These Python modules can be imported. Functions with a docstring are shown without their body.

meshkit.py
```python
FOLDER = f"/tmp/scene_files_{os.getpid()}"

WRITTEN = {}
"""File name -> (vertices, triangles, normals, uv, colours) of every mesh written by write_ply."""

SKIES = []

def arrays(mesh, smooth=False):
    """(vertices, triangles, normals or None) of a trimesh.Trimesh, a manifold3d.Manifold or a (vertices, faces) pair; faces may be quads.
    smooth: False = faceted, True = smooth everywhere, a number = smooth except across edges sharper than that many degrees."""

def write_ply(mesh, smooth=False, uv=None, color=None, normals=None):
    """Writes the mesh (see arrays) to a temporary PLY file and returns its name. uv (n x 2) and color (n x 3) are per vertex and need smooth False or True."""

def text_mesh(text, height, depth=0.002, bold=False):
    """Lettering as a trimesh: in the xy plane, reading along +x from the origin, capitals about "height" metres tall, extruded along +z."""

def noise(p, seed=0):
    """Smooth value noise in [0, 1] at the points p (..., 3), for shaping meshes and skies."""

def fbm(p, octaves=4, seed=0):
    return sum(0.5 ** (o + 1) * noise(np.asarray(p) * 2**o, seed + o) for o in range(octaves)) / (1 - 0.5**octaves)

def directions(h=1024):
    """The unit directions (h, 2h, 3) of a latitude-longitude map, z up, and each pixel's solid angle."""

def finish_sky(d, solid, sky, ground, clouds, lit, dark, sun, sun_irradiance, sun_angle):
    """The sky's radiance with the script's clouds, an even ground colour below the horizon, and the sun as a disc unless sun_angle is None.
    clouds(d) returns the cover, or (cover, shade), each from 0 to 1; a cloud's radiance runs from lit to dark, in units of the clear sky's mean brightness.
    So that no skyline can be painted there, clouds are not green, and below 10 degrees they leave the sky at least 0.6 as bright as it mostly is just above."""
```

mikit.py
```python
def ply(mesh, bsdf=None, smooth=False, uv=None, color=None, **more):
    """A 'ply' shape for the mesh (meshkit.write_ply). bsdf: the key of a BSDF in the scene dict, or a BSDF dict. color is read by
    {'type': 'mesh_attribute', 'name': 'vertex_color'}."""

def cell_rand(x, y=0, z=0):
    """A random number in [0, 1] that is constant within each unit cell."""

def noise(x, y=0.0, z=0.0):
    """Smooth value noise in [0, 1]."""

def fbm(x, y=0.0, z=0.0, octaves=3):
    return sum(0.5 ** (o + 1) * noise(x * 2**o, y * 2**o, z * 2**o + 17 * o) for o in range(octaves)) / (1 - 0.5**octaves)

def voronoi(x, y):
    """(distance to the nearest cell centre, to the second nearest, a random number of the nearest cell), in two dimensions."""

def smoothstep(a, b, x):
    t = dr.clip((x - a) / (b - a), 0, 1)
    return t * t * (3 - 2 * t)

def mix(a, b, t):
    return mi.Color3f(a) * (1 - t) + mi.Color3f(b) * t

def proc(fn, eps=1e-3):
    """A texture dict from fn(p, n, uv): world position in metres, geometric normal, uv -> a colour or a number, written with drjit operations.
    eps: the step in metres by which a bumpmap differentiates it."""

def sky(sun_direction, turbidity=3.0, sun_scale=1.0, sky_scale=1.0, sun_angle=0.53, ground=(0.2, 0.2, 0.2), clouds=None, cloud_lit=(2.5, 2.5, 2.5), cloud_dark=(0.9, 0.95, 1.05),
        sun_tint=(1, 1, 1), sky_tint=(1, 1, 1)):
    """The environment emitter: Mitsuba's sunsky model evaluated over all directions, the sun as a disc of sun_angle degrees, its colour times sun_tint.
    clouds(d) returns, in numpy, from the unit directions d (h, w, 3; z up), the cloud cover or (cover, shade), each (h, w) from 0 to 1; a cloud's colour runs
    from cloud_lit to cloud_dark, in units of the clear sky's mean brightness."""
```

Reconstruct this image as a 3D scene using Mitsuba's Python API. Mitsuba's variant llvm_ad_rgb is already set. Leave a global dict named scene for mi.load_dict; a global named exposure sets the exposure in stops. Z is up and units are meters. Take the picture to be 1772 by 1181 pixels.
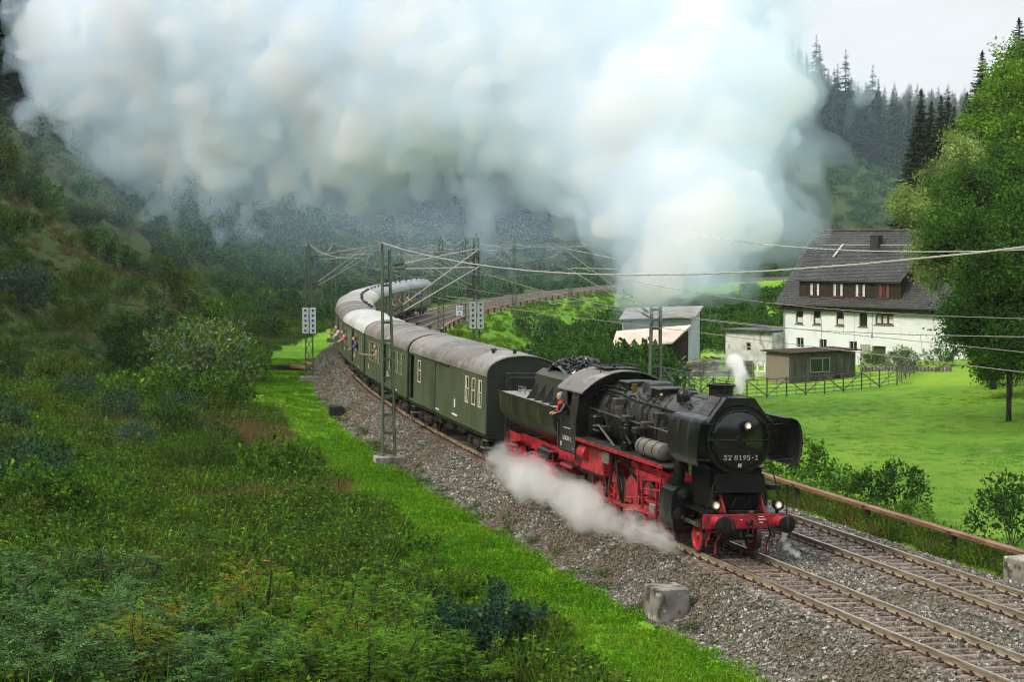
import math, random
import numpy as np
import drjit as dr
import mitsuba as mi
import mikit, meshkit
import trimesh
from scipy.spatial import cKDTree
from scipy import ndimage

T = mi.ScalarTransform4f
scene, labels = {}, {}
PI = math.pi
RNG = np.random.default_rng(52)

# ------------------------------------------------------------------ camera, sky, exposure
EYE = (46.58052, -20.28230, 8.27021)
YAW, PITCH = 2.85677704, 0.05012441
scene['camera'] = {
    'type': 'perspective', 'fov': 29.2098, 'fov_axis': 'x', 'near_clip': 0.5, 'far_clip': 6000.0,
    'to_world': T().look_at(list(EYE), [EYE[0] + math.cos(YAW) * math.cos(PITCH), EYE[1] + math.sin(YAW) * math.cos(PITCH), EYE[2] - math.sin(PITCH)], [0, 0, 1]),
    'medium': {'type': 'ref', 'id': 'air'}}


def overcast(d):
    # an even cloud deck, a little brighter towards the zenith, as a thick overcast is; faint broken structure
    up = np.clip(d[..., 2], 0, 1)
    n = meshkit.fbm(np.stack([d[..., 0] / (up + .25) * 2.2, d[..., 1] / (up + .25) * 2.2, up], -1), 4, 3)
    shade = np.clip(.98 - .85 * up + (n - .5) * .45, 0, 1)
    return np.ones(up.shape), shade


scene['sky'] = mikit.sky((.12, -.72, .68), turbidity=3.0, sun_scale=0.30, sun_angle=18, sun_tint=(.94, 1.0, 1.07), ground=(.06, .09, .04), clouds=overcast,
                         cloud_lit=(2.75, 2.95, 3.15), cloud_dark=(1.24, 1.29, 1.33))
exposure = 3.0

# the air of the valley
scene['air'] = {'type': 'homogeneous', 'albedo': {'type': 'rgb', 'value': [.93, .95, .97]}, 'sigma_t': 0.00011, 'phase': {'type': 'hg', 'g': 0.2}}


# ------------------------------------------------------------------ helpers
USED = {}


def number(name):
    n = USED.get(name, 0)
    USED[name] = n + 1
    return name if n == 0 else f'{name}_{n:03d}'


def thing(name, label, cat, group=None, kind=None):
    k = number(name)
    labels[k] = {'label': label, 'category': cat}
    if group:
        labels[k]['group'] = group
    if kind:
        labels[k]['kind'] = kind
    return k


def structure(name, label=None):
    k = number(name)
    labels[k] = {'kind': 'structure'}
    if label:
        labels[k]['label'] = label
    return k


def part(parent, name, label=None, kind=None):
    k = number(parent + '__' + name)
    if label or kind:
        labels[k] = {a: b for a, b in (('label', label), ('kind', kind)) if b}
    return k


def put(key, mesh, bsdf, smooth=False, color=None, xf=None, uv=None):
    d = mikit.ply(mesh, bsdf, smooth=smooth, color=color, uv=uv)
    if xf is not None:
        d['to_world'] = xf
    scene[key] = d
    return key


class Mesh:
    """collects primitives into one mesh"""

    def __init__(self):
        self.v, self.f, self.c, self.n = [], [], [], 0

    def add(self, v, f, c=None):
        v = np.asarray(v, float)
        f = np.asarray(f, int)
        if f.ndim == 2 and f.shape[1] == 4:
            f = np.vstack([f[:, [0, 1, 2]], f[:, [0, 2, 3]]])
        self.v.append(v)
        self.f.append(f + self.n)
        if c is not None:
            self.c.append(np.broadcast_to(np.asarray(c, float), (len(v), 3)))
        self.n += len(v)
        return self

    def tm(self, m, c=None):
        return self.add(np.array(m.vertices), np.array(m.faces), c)

    def man(self, m, c=None):
        q = m.to_mesh()
        return self.add(q.vert_properties[:, :3], q.tri_verts, c)

    def box(self, lo, hi, c=None, M=None):
        (x0, y0, z0), (x1, y1, z1) = lo, hi
        v = np.array([[x0, y0, z0], [x1, y0, z0], [x1, y1, z0], [x0, y1, z0], [x0, y0, z1], [x1, y0, z1], [x1, y1, z1], [x0, y1, z1]], float)
        if M is not None:
            v = v @ np.asarray(M)[:3, :3].T + np.asarray(M)[:3, 3]
        return self.add(v, [[0, 3, 2, 1], [4, 5, 6, 7], [0, 1, 5, 4], [1, 2, 6, 5], [2, 3, 7, 6], [3, 0, 4, 7]], c)

    def cbox(self, lo, hi, b=.015, c=None):
        """box with chamfered edges"""
        lo, hi = np.array(lo, float), np.array(hi, float)
        b = min(b, (hi - lo).min() * .45)
        pts = []
        for s in np.ndindex(2, 2, 2):
            s = np.array(s)
            cn = np.where(s, hi, lo)
            for a in range(3):
                q = cn + np.where(s, -b, b)
                q[a] = cn[a]
                pts.append(q)
        return self.tm(trimesh.convex.convex_hull(np.array(pts)), c)

    def tube(self, pts, r, n=8, c=None, cap=True):
        """polyline tube, radius may vary"""
        p = np.asarray(pts, float)
        r = np.broadcast_to(np.asarray(r, float), (len(p),))
        t = np.gradient(p, axis=0)
        t /= np.linalg.norm(t, axis=1, keepdims=True) + 1e-12
        ref = np.array([0, 0, 1.0]) if abs(t[0, 2]) < .9 else np.array([1.0, 0, 0])
        a = np.cross(t[0], ref)
        A = []
        for i in range(len(p)):
            a = a - t[i] * (a @ t[i])
            if np.linalg.norm(a) < 1e-6:
                a = np.cross(t[i], [1.0, .3, .2])
            a = a / np.linalg.norm(a)
            A.append(a)
        A = np.array(A)
        B = np.cross(t, A)
        th = np.arange(n) * 2 * PI / n
        ring = p[:, None] + r[:, None, None] * (np.cos(th)[None, :, None] * A[:, None] + np.sin(th)[None, :, None] * B[:, None])
        v = ring.reshape(-1, 3)
        i = np.arange(n)
        F = []
        for k in range(len(p) - 1):
            F.append(np.stack([k * n + i, k * n + (i + 1) % n, (k + 1) * n + (i + 1) % n, (k + 1) * n + i], 1))
        F = np.vstack(F)
        F = np.vstack([F[:, [0, 1, 2]], F[:, [0, 2, 3]]])
        if cap:
            m = len(v)
            v = np.vstack([v, p[:1], p[-1:]])
            F = np.vstack([F, np.stack([(i + 1) % n, i, i * 0 + m], 1), np.stack([i + (len(p) - 1) * n, (i + 1) % n + (len(p) - 1) * n, i * 0 + m + 1], 1)])
        return self.add(v, F, c)

    def lathe(self, prof, o, axis='x', n=24, c=None, a0=0, a1=2 * PI):
        """prof: (along, radius) rows turned about an axis through o"""
        prof = np.asarray(prof, float)
        full = abs(a1 - a0 - 2 * PI) < 1e-6
        th = a0 + (a1 - a0) * np.arange(n + (not full)) / n
        m = len(th)
        L, R = prof[:, 0], prof[:, 1]
        u, w = np.cos(th), np.sin(th)
        al = np.repeat(L[:, None], m, 1)
        q1, q2 = R[:, None] * u, R[:, None] * w
        if axis == 'x':
            v = np.stack([al, q1, q2], -1)
        elif axis == 'y':
            v = np.stack([q2, al, q1], -1)
        else:
            v = np.stack([q1, q2, al], -1)
        v = v.reshape(-1, 3) + np.asarray(o, float)
        i = np.arange(n)
        j = (i + 1) % m
        F = np.vstack([np.stack([k * m + i, k * m + j, (k + 1) * m + j, (k + 1) * m + i], 1) for k in range(len(L) - 1)])
        return self.add(v, F, c)

    def prism(self, poly, lo, hi, axis='y', c=None, M=None):
        """extrude a polygon (2D rows) along an axis; poly coordinates are the other two axes in order"""
        from shapely.geometry import Polygon
        g = poly if hasattr(poly, 'exterior') else Polygon(poly).buffer(0)
        for q in getattr(g, 'geoms', [g]):
            m = trimesh.creation.extrude_polygon(q, hi - lo, engine='earcut')
            a, b, h = m.vertices[:, 0], m.vertices[:, 1], m.vertices[:, 2] + lo
            v = {'x': np.stack([h, a, b], 1), 'y': np.stack([a, h, b], 1), 'z': np.stack([a, b, h], 1)}[axis]
            f = np.array(m.faces)
            if axis == 'y':
                f = f[:, ::-1]
            if M is not None:
                v = v @ np.asarray(M)[:3, :3].T + np.asarray(M)[:3, 3]
            self.add(v, f, c)
        return self

    def pieces(self):
        off = 0
        for v, f, c in zip(self.v, self.f, self.c or [None] * len(self.v)):
            m = Mesh()
            m.add(v, f - off, c)
            off += len(v)
            yield m

    def get(self):
        return np.vstack(self.v), np.vstack(self.f)

    def cols(self):
        return np.vstack(self.c) if self.c else None

    def put(self, key, bsdf, smooth=False, xf=None):
        col = self.cols()
        if col is not None and smooth not in (False, True):
            smooth = False
        return put(key, self.get(), bsdf, smooth, col, xf)


def rgb(*c):
    return {'type': 'rgb', 'value': list(c)}


def rot(z=0, y=0, x=0, at=(0, 0, 0)):
    cz, sz, cy, sy, cx, sx = math.cos(z), math.sin(z), math.cos(y), math.sin(y), math.cos(x), math.sin(x)
    m = np.eye(4)
    m[:3, :3] = np.array([[cz, -sz, 0], [sz, cz, 0], [0, 0, 1]]) @ np.array([[cy, 0, sy], [0, 1, 0], [-sy, 0, cy]]) @ np.array([[1, 0, 0], [0, cx, -sx], [0, sx, cx]])
    m[:3, 3] = at
    return m


# ------------------------------------------------------------------ the line: a left-hand curve, s metres ahead of the engine's front buffers (behind: negative), lat metres to its left
CANT = 0.024
KS = [-700, -600, -420., -320, -220, -140, -80, -40, 0, 40]
KV = [.0004, .0012, .0040, .00174, .00084, .00263, .00205, .00186, .00121, .00093]
SS = np.arange(110, -760.01, -.5)
_kap = np.interp(SS, KS, KV)
_th = -np.cumsum(_kap) * .5
_i0 = int(np.argmin(abs(SS)))
TH = _th - _th[_i0] - .0168
CX = -np.cumsum(np.cos(TH)) * .5
CY = -np.cumsum(np.sin(TH)) * .5
CX -= CX[_i0]
CY -= CY[_i0] + .095
_tree = cKDTree(np.stack([CX, CY], 1))


def line(s, lat=0., z=0.):
    s = np.asarray(s, float)
    x, y, t = (np.interp(-s, -SS, a) for a in (CX, CY, TH))
    return np.stack(np.broadcast_arrays(x - lat * np.sin(t), y + lat * np.cos(t), z), -1)


def heading(s):
    return float(np.interp(-s, -SS, TH))


def s_lat(x, y):
    q = np.stack(np.broadcast_arrays(np.asarray(x, float), y), -1)
    i = _tree.query(q)[1]
    return SS[i], -(q[..., 0] - CX[i]) * np.sin(TH[i]) + (q[..., 1] - CY[i]) * np.cos(TH[i])


def step(a, b, x):
    t = np.clip((np.asarray(x, float) - a) / (b - a), 0, 1)
    return t * t * (3 - 2 * t)


def height(s, lat):
    """ground height relative to rail level at line coordinates"""
    s, lat = np.broadcast_arrays(np.asarray(s, float), np.asarray(lat, float))
    o = -lat
    w = line(s, lat)
    n1 = meshkit.fbm(np.stack([w[..., 0] * .045, w[..., 1] * .045, w[..., 0] * 0], -1), 3, 5) - .5
    n2 = meshkit.fbm(np.stack([w[..., 0] * .22, w[..., 1] * .22, w[..., 0] * 0], -1), 3, 9) - .5
    # outside of the curve: shoulder, grass strip, then the hillside
    foot = np.interp(s, [-600, -400, -260, -150, -90, -60, -25, 20], [20, 24, 14, 14, 15, 19, 23, 26])
    g1 = np.interp(s, [-720, -650, -600, -560, -530, -420, -300, -150, -60, 20], [.16, .24, .42, .68, .74, .66, .6, .86, .95, .75])
    d = np.maximum(o - foot, 0)
    rise = g1 * (np.sqrt(d * d + 16) - 4)
    rise = np.where(rise > 20, 20 + (rise - 20) * .75, rise)
    rise = np.where(rise > 62, 62 + (rise - 62) * .25, rise)
    left = -1.15 + .35 * step(7, 22, o) + rise + n1 * (2.0 * step(8, 30, o) + 4 * step(40, 120, o)) + n2 * .5 * step(5, 9, o)
    # inside of the curve: the bank down to the meadow
    r = lat - 6.4
    low = np.interp(s, [-500, -330, -200, -120, -60, 0, 40], [-1.5, -4.5, -4.6, -3.3, -2.7, -2.6, -3.2])
    right = -.55 + (low + .55) * step(0.6, np.interp(s, [-260, -120], [11, 6.5]), r) + n1 * .9 * step(10, 25, r) + n2 * .12
    right = right + step(28, 60, r) * np.interp(s, [-200, -150, -125, -95, -70, -30], [2.2, .9, 2.2, 3.0, 3.4, 3.4]) + .36 * np.maximum(r - 49, 0) * step(-300, -190, s) * (1 - .6 * step(80, 160, r))
    bed = -.24 - .02 * n2
    z = np.where(o > 0, np.where(o > 2.95, left, bed - .91 * step(1.35, 3.0, o)), np.where(lat > 6.3, right, bed - .33 * step(5.4, 6.4, lat)))
    return z


def ground(x, y):
    s, l = s_lat(x, y)
    return height(s, l)
# ------------------------------------------------------------------ materials
N, FB, SM, MX = mikit.noise, mikit.fbm, mikit.smoothstep, mikit.mix


def principled(key, base, rough=.5, metal=0., spec=.5, bump=None, bscale=1., eps=2e-3, **more):
    b = {'type': 'principled', 'base_color': rgb(*base) if isinstance(base, (tuple, list)) else base, 'roughness': rough, 'metallic': metal, 'specular': spec, **more}
    if bump is not None:
        b = {'type': 'bumpmap', 'tex': mikit.proc(bump, eps=eps), 'scale': bscale, 'bsdf': b}
    scene[key] = {'type': 'twosided', 'bsdf': b}


VC = {'type': 'mesh_attribute', 'name': 'vertex_color'}


def f_soil(p, n, uv):
    a = FB(p.x * .35, p.y * .35, p.z * .35, 4)
    b = FB(p.x * 3.1, p.y * 3.1, p.z * 3.1, 3)
    c = MX([.036, .062, .014], [.058, .066, .022], SM(.30, .75, a))
    c = MX(c, [.034, .066, .012], SM(.45, .7, b))
    return c


def f_verge(p, n, uv):
    a = FB(p.x * .5, p.y * .5, 2., 4)
    b = FB(p.x * 7., p.y * 7., 3., 3)
    c = MX([.085, .20, .010], [.13, .27, .014], SM(.35, .65, a))
    return MX(c, [.05, .06, .02], SM(.55, .8, b))


def f_meadow(p, n, uv):
    a = FB(p.x * .11, p.y * .11, 4., 4)
    b = FB(p.x * 1.4, p.y * .9, 5., 4)
    c = MX([.070, .165, .011], [.125, .235, .017], SM(.3, .7, a))
    c = MX(c, [.16, .215, .028], SM(.5, .8, b) * .7)
    return MX(c, [.09, .085, .03], SM(.72, .86, FB(p.x * .6, p.y * .6, 9., 3)))


def f_ballast(p, n, uv):
    d, e, r = mikit.voronoi(p.x * 17., p.y * 17.)
    a = FB(p.x * .8, p.y * .8, 1., 3)
    c = MX([.055, .048, .037], [.165, .152, .128], r)
    c = MX(c, [.10, .074, .052], SM(.4, .7, a))
    return c * (.55 + .45 * SM(.0, .25, e - d))


def h_ballast(p, n, uv):
    d, e, r = mikit.voronoi(p.x * 17., p.y * 17.)
    return (.5 - d) * (.6 + .8 * r)


def f_stone(p, n, uv):
    r = mikit.cell_rand(dr.floor(p.x * 11.), dr.floor(p.y * 11.), dr.floor(p.z * 14.))
    g = FB(p.x * 30., p.y * 30., p.z * 30., 2)
    a = FB(p.x * .45, p.y * .45, 1., 3)
    c = MX([.070, .063, .048], [.240, .226, .194], r)
    c = MX(c, [.45, .44, .41], SM(.84, .95, r))
    c = MX(c, [.125, .096, .068], SM(.46, .66, a) * .6)
    return c * (.75 + .5 * g)


def f_black(p, n, uv):
    a = FB(p.x * 1.3, p.y * 1.3, p.z * 1.3, 4)
    b = FB(p.x * 5., p.y * 5., p.z * .9, 3)
    c = MX([.004, .004, .0043], [.011, .0106, .010], SM(.35, .7, a))
    return MX(c, [.05, .046, .040], SM(.60, .82, b) * .6)


def r_black(p, n, uv):
    return .16 + .34 * FB(p.x * 2., p.y * 2., p.z * 2., 4)


def f_soot(p, n, uv):
    a = FB(p.x * 1.1, p.y * 1.1, p.z * 1.1, 4)
    b = FB(p.x * 6., p.y * 6., p.z * 1.2, 3)
    c = MX([.012, .0118, .0112], [.040, .037, .033], SM(.3, .72, a))
    return MX(c, [.070, .062, .052], SM(.58, .85, b) * .6)


def f_red(p, n, uv):
    a = FB(p.x * 2.3, p.y * 2.3, p.z * 2.3, 4)
    c = MX([.37, .010, .024], [.24, .009, .019], SM(.4, .7, a))
    return MX(c, [.05, .020, .018], SM(.46, .74, FB(p.x * 4., p.y * 4., p.z * 4., 4)) * .85)


def f_coach(p, n, uv):
    a = FB(p.x * .7, p.y * .7, p.z * .7, 4)
    b = FB(p.x * 4., p.y * 4., p.z * .5, 3)
    c = MX([.056, .070, .042], [.074, .088, .056], SM(.3, .7, a))
    return MX(c, [.034, .042, .025], SM(.55, .85, b) * .6)


def f_roof(p, n, uv):
    a = FB(p.x * .5, p.y * .5, p.z * .5, 4)
    b = FB(p.x * 2.2, p.y * 2.2, p.z * 2.2, 4)
    c = MX([.125, .116, .108], [.19, .18, .17], SM(.3, .7, a))
    c = MX(c, [.28, .285, .275], SM(.60, .72, FB(p.x * .9, p.y * .9, p.z * 2. + 3., 4)) * .6)
    return MX(c, [.075, .068, .062], SM(.55, .8, b) * .7)


def f_lightroof(p, n, uv):
    a = FB(p.x * .6, p.y * .6, p.z * .6, 4)
    c = MX([.36, .39, .39], [.47, .50, .50], SM(.3, .7, a))
    return MX(c, [.26, .25, .23], SM(.58, .8, FB(p.x * 2., p.y * 2., p.z * 2., 4)) * .6)


def f_greyroof(p, n, uv):
    c = MX([.17, .18, .185], [.25, .26, .265], FB(p.x * .6, p.y * .6, p.z * .6, 4))
    return MX(c, [.13, .125, .12], SM(.55, .8, FB(p.x * 2., p.y * 2., p.z * 2., 4)) * .6)


def f_creamroof(p, n, uv):
    return MX([.34, .30, .26], [.46, .42, .37], FB(p.x * .8, p.y * .8, p.z * .8, 4))


def f_rust(p, n, uv):
    a = FB(p.x * 1.5, p.y * 1.5, p.z * 4., 4)
    b = FB(p.x * 14., p.y * 14., p.z * 14., 3)
    c = MX([.135, .068, .044], [.215, .115, .076], SM(.3, .7, a))
    return MX(c, [.11, .05, .035], SM(.5, .8, b) * .7)


def f_sleeper(p, n, uv):
    b = FB(p.x * 9., p.y * 9., p.z * 9., 3)
    a = FB(p.x * 1.7, p.y * 1.7, 7., 3)
    c = MX([.125, .088, .070], [.205, .152, .124], SM(.3, .7, a))
    return MX(c, [.075, .052, .042], SM(.45, .75, b))


def f_concrete(p, n, uv):
    a = FB(p.x * 1.6, p.y * 1.6, p.z * 1.6, 4)
    b = FB(p.x * 5., p.y * 5., p.z * 3.5, 4)
    c = MX([.13, .12, .105], [.25, .235, .21], SM(.3, .7, a))
    c = MX(c, [.06, .053, .046], SM(.5, .72, b))
    return MX(c, [.40, .38, .34], SM(.68, .8, FB(p.x * 5., p.y * 5., p.z * 5. + 4., 3)))


def f_mast(p, n, uv):
    a = FB(p.x * 3., p.y * 3., p.z * 1.4, 4)
    c = MX([.055, .080, .055], [.085, .115, .080], SM(.3, .7, a))
    return MX(c, [.09, .06, .045], SM(.62, .8, FB(p.x * 11., p.y * 11., p.z * 5., 3)) * .8)


def f_plaster(p, n, uv):
    a = FB(p.x * .35, p.y * .35, p.z * .35, 4)
    b = FB(p.x * 2.4, p.y * 2.4, p.z * .5, 4)
    c = MX([.70, .745, .785], [.77, .81, .84], SM(.3, .7, a))
    return MX(c, [.52, .51, .48], SM(.60, .85, b) * .55)


def f_oldplaster(p, n, uv):
    a = FB(p.x * .9, p.y * .9, p.z * .9, 4)
    b = FB(p.x * 2.6, p.y * 2.6, p.z * 1.1, 4)
    c = MX([.42, .43, .42], [.62, .63, .62], SM(.35, .65, a))
    return MX(c, [.25, .235, .21], SM(.52, .74, b) * .8)


def f_slate(p, n, uv):
    a = FB(p.x * .5, p.y * .5, p.z * .5, 4)
    b = FB(p.x * 5., p.y * 5., p.z * 5., 2)
    c = MX([.028, .0285, .030], [.050, .050, .051], SM(.3, .7, a))
    return MX(c, [.10, .095, .088], SM(.55, .8, b) * .5)


def f_wood(p, n, uv):
    a = FB(p.x * 7., p.y * 7., p.z * .5, 4)
    b = FB(p.x * 1.1, p.y * 1.1, p.z * .7, 3)
    c = MX([.065, .060, .054], [.155, .145, .13], SM(.3, .7, a))
    return MX(c, [.075, .058, .042], SM(.4, .7, b) * .6)


def f_bark(p, n, uv):
    a = FB(p.x * 9., p.y * 9., p.z * 2., 4)
    return MX([.022, .017, .012], [.085, .070, .052], SM(.3, .75, a))


def f_pinkroof(p, n, uv):
    a = FB(p.x * .7, p.y * .7, p.z * .7, 4)
    c = MX([.44, .34, .28], [.58, .46, .39], SM(.3, .7, a))
    return MX(c, [.33, .27, .23], SM(.55, .8, FB(p.x * 3., p.y * 3., p.z * 3., 3)) * .6)


PR = mikit.proc
principled('m_soil', PR(f_soil), .95, spec=.1)
principled('m_verge', PR(f_verge), .95, spec=.1)
principled('m_meadow', PR(f_meadow), .9, spec=.15)
principled('m_ballast', PR(f_ballast), .9, spec=.2, bump=h_ballast, bscale=.03, eps=6e-3)
principled('m_stone', PR(f_stone), .85, spec=.25)
principled('m_black', PR(f_black), PR(r_black), spec=.34)
principled('m_soot', PR(f_soot), .50, spec=.45)
principled('m_red', PR(f_red), .5, spec=.5)
principled('m_coach', PR(f_coach), .42, spec=.45)
principled('m_roof', PR(f_roof), .55, spec=.4)
principled('m_lightroof', PR(f_lightroof), .45, spec=.45)
principled('m_greyroof', PR(f_greyroof), .5, spec=.45)
principled('m_creamroof', PR(f_creamroof), .5, spec=.4)
principled('m_rust', PR(f_rust), .7, spec=.3)
principled('m_sleeper', PR(f_sleeper), .75, spec=.3)
principled('m_concrete', PR(f_concrete), .9, spec=.2)
principled('m_mast', PR(f_mast), .5, spec=.4)
principled('m_plaster', PR(f_plaster), .9, spec=.2)
principled('m_oldplaster', PR(f_oldplaster), .95, spec=.15)
principled('m_slate', PR(f_slate), .55, spec=.4)
principled('m_wood', PR(f_wood), .85, spec=.2)
principled('m_bark', PR(f_bark), .9, spec=.2)
principled('m_pinkroof', PR(f_pinkroof), .8, spec=.3)
# plain paints and small things carry their colour per vertex
principled('m_paint', VC, .45, spec=.45)
principled('m_matte', VC, .85, spec=.2)
principled('m_steel', (.42, .40, .37), .32, metal=1.)
principled('m_railtop', (.55, .52, .48), .30, metal=1.)
principled('m_tube', (.36, .355, .31), .40, spec=.5)
principled('m_brass', (.55, .36, .10), .30, metal=1.)
principled('m_lamp', (.52, .45, .38), .15, spec=.6, clearcoat=1.)
principled('m_coal', (.012, .012, .013), .30, spec=.6)
scene['m_glass'] = {'type': 'twosided', 'bsdf': {'type': 'principled', 'base_color': rgb(.015, .017, .018), 'roughness': .05, 'specular': .8}}
scene['m_leaf'] = {'type': 'principledthin', 'base_color': VC, 'roughness': .42, 'diff_trans': .55, 'eta': 1.4}
scene['m_needle'] = {'type': 'twosided', 'bsdf': {'type': 'diffuse', 'reflectance': VC}}
scene['m_null'] = {'type': 'null'}
# ------------------------------------------------------------------ ground
def sheet(key, ss, ll, bsdf, clip=None):
    S, L = np.meshgrid(ss, ll, indexing='ij')
    v = line(S, L, 0)
    v[..., 2] = height(S, L)
    n, m = S.shape
    i = np.arange(n * m).reshape(n, m)
    f = np.stack([i[:-1, :-1], i[:-1, 1:], i[1:, 1:], i[1:, :-1]], -1).reshape(-1, 4)
    put(key, (v.reshape(-1, 3), f), bsdf, True)


s_fine = np.concatenate([np.arange(100, 22, -3.), np.arange(22, -70, -.5), np.arange(-70, -210, -1.25), np.arange(-210, -745, -4.)])
s_mid = np.concatenate([np.arange(100, 22, -3.), np.arange(22, -210, -1.25), np.arange(-210, -745, -4.)])
sheet(structure('track_bed', 'grey brown stone ballast bed under the two curving tracks'), s_fine, np.concatenate([np.arange(-2.96, 6.4, .26), [6.4]]), 'm_ballast')
sheet(structure('grass_verge', 'bright green grass strip beside the ballast'), s_fine, -np.concatenate([[2.955], np.arange(3.2, 7.3, .4), [7.4]]), 'm_verge')
sheet(structure('hillside', 'overgrown hillside along the outside of the curve'), s_mid, -np.concatenate([[7.4], np.arange(8, 40, .9), np.arange(40, 130, 4.), np.arange(130, 430, 15.)]), 'm_soil')
sheet(structure('embankment', 'weedy bank below the railing'), s_mid, np.array([6.4, 6.7, 7., 7.5, 8, 8.6, 9.3, 10, 11, 12, 13, 14.5]), 'm_verge')
sheet(structure('meadow', 'bright green mown meadow sloping to the white house'), s_mid, np.concatenate([np.arange(14.5, 80, 1.2), np.arange(80, 222, 6.)]), 'm_meadow')
# ------------------------------------------------------------------ the two tracks
def f_rail(p, n, uv):
    a = FB(p.x * 2., p.y * 2., p.z * 9., 4)
    return MX([.17, .13, .092], [.27, .225, .165], SM(.3, .7, a))


principled('m_rail', PR(f_rail), .6, spec=.35)
principled('m_clip', (.040, .030, .024), .8, spec=.2)
RAILP = np.array([[-.062, -.159], [.062, -.159], [.062, -.148], [.010, -.130], [.010, -.045], [.0335, -.035], [.0335, -.002], [.029, .000], [-.029, 0], [-.0335, -.002], [-.0335, -.035], [-.010, -.045], [-.010, -.130], [-.062, -.148]])
TOPP = np.array([[-.027, .001], [.027, .001], [.027, .004], [-.027, .004]])
S_RAIL = np.concatenate([np.arange(30, -90, -.75), np.arange(-90, -200, -1.5), np.arange(-200, -520, -3.)])


def sweep(prof, c, lat):
    t = line(S_RAIL, 0)
    h = np.interp(-S_RAIL, -SS, TH)
    L = c + lat + prof[:, 0]
    v = np.stack([t[:, 0:1] - L * np.sin(h)[:, None], t[:, 1:2] + L * np.cos(h)[:, None], np.broadcast_to(prof[:, 1] - (L - c) * CANT, (len(t), len(prof)))], -1)
    n, m = v.shape[:2]
    i = np.arange(n * m).reshape(n, m)
    j = np.roll(i, -1, 1)
    f = np.stack([i[:-1], j[:-1], j[1:], i[1:]], -1).reshape(-1, 4)[:, ::-1]
    cap0 = [[0, k, k + 1] for k in range(1, m - 1)]
    f = np.vstack([f[:, [0, 1, 2]], f[:, [0, 2, 3]], cap0])
    return v.reshape(-1, 3), f


def on_line(s, c, lo=(0, 0, 0), roll=True):
    """4x4 from track coordinates at s (x along, y to the left of centre line c) to the world"""
    o, h = line(s, c), heading(s)
    return rot(z=h, x=-CANT if roll else 0, at=o)


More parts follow.
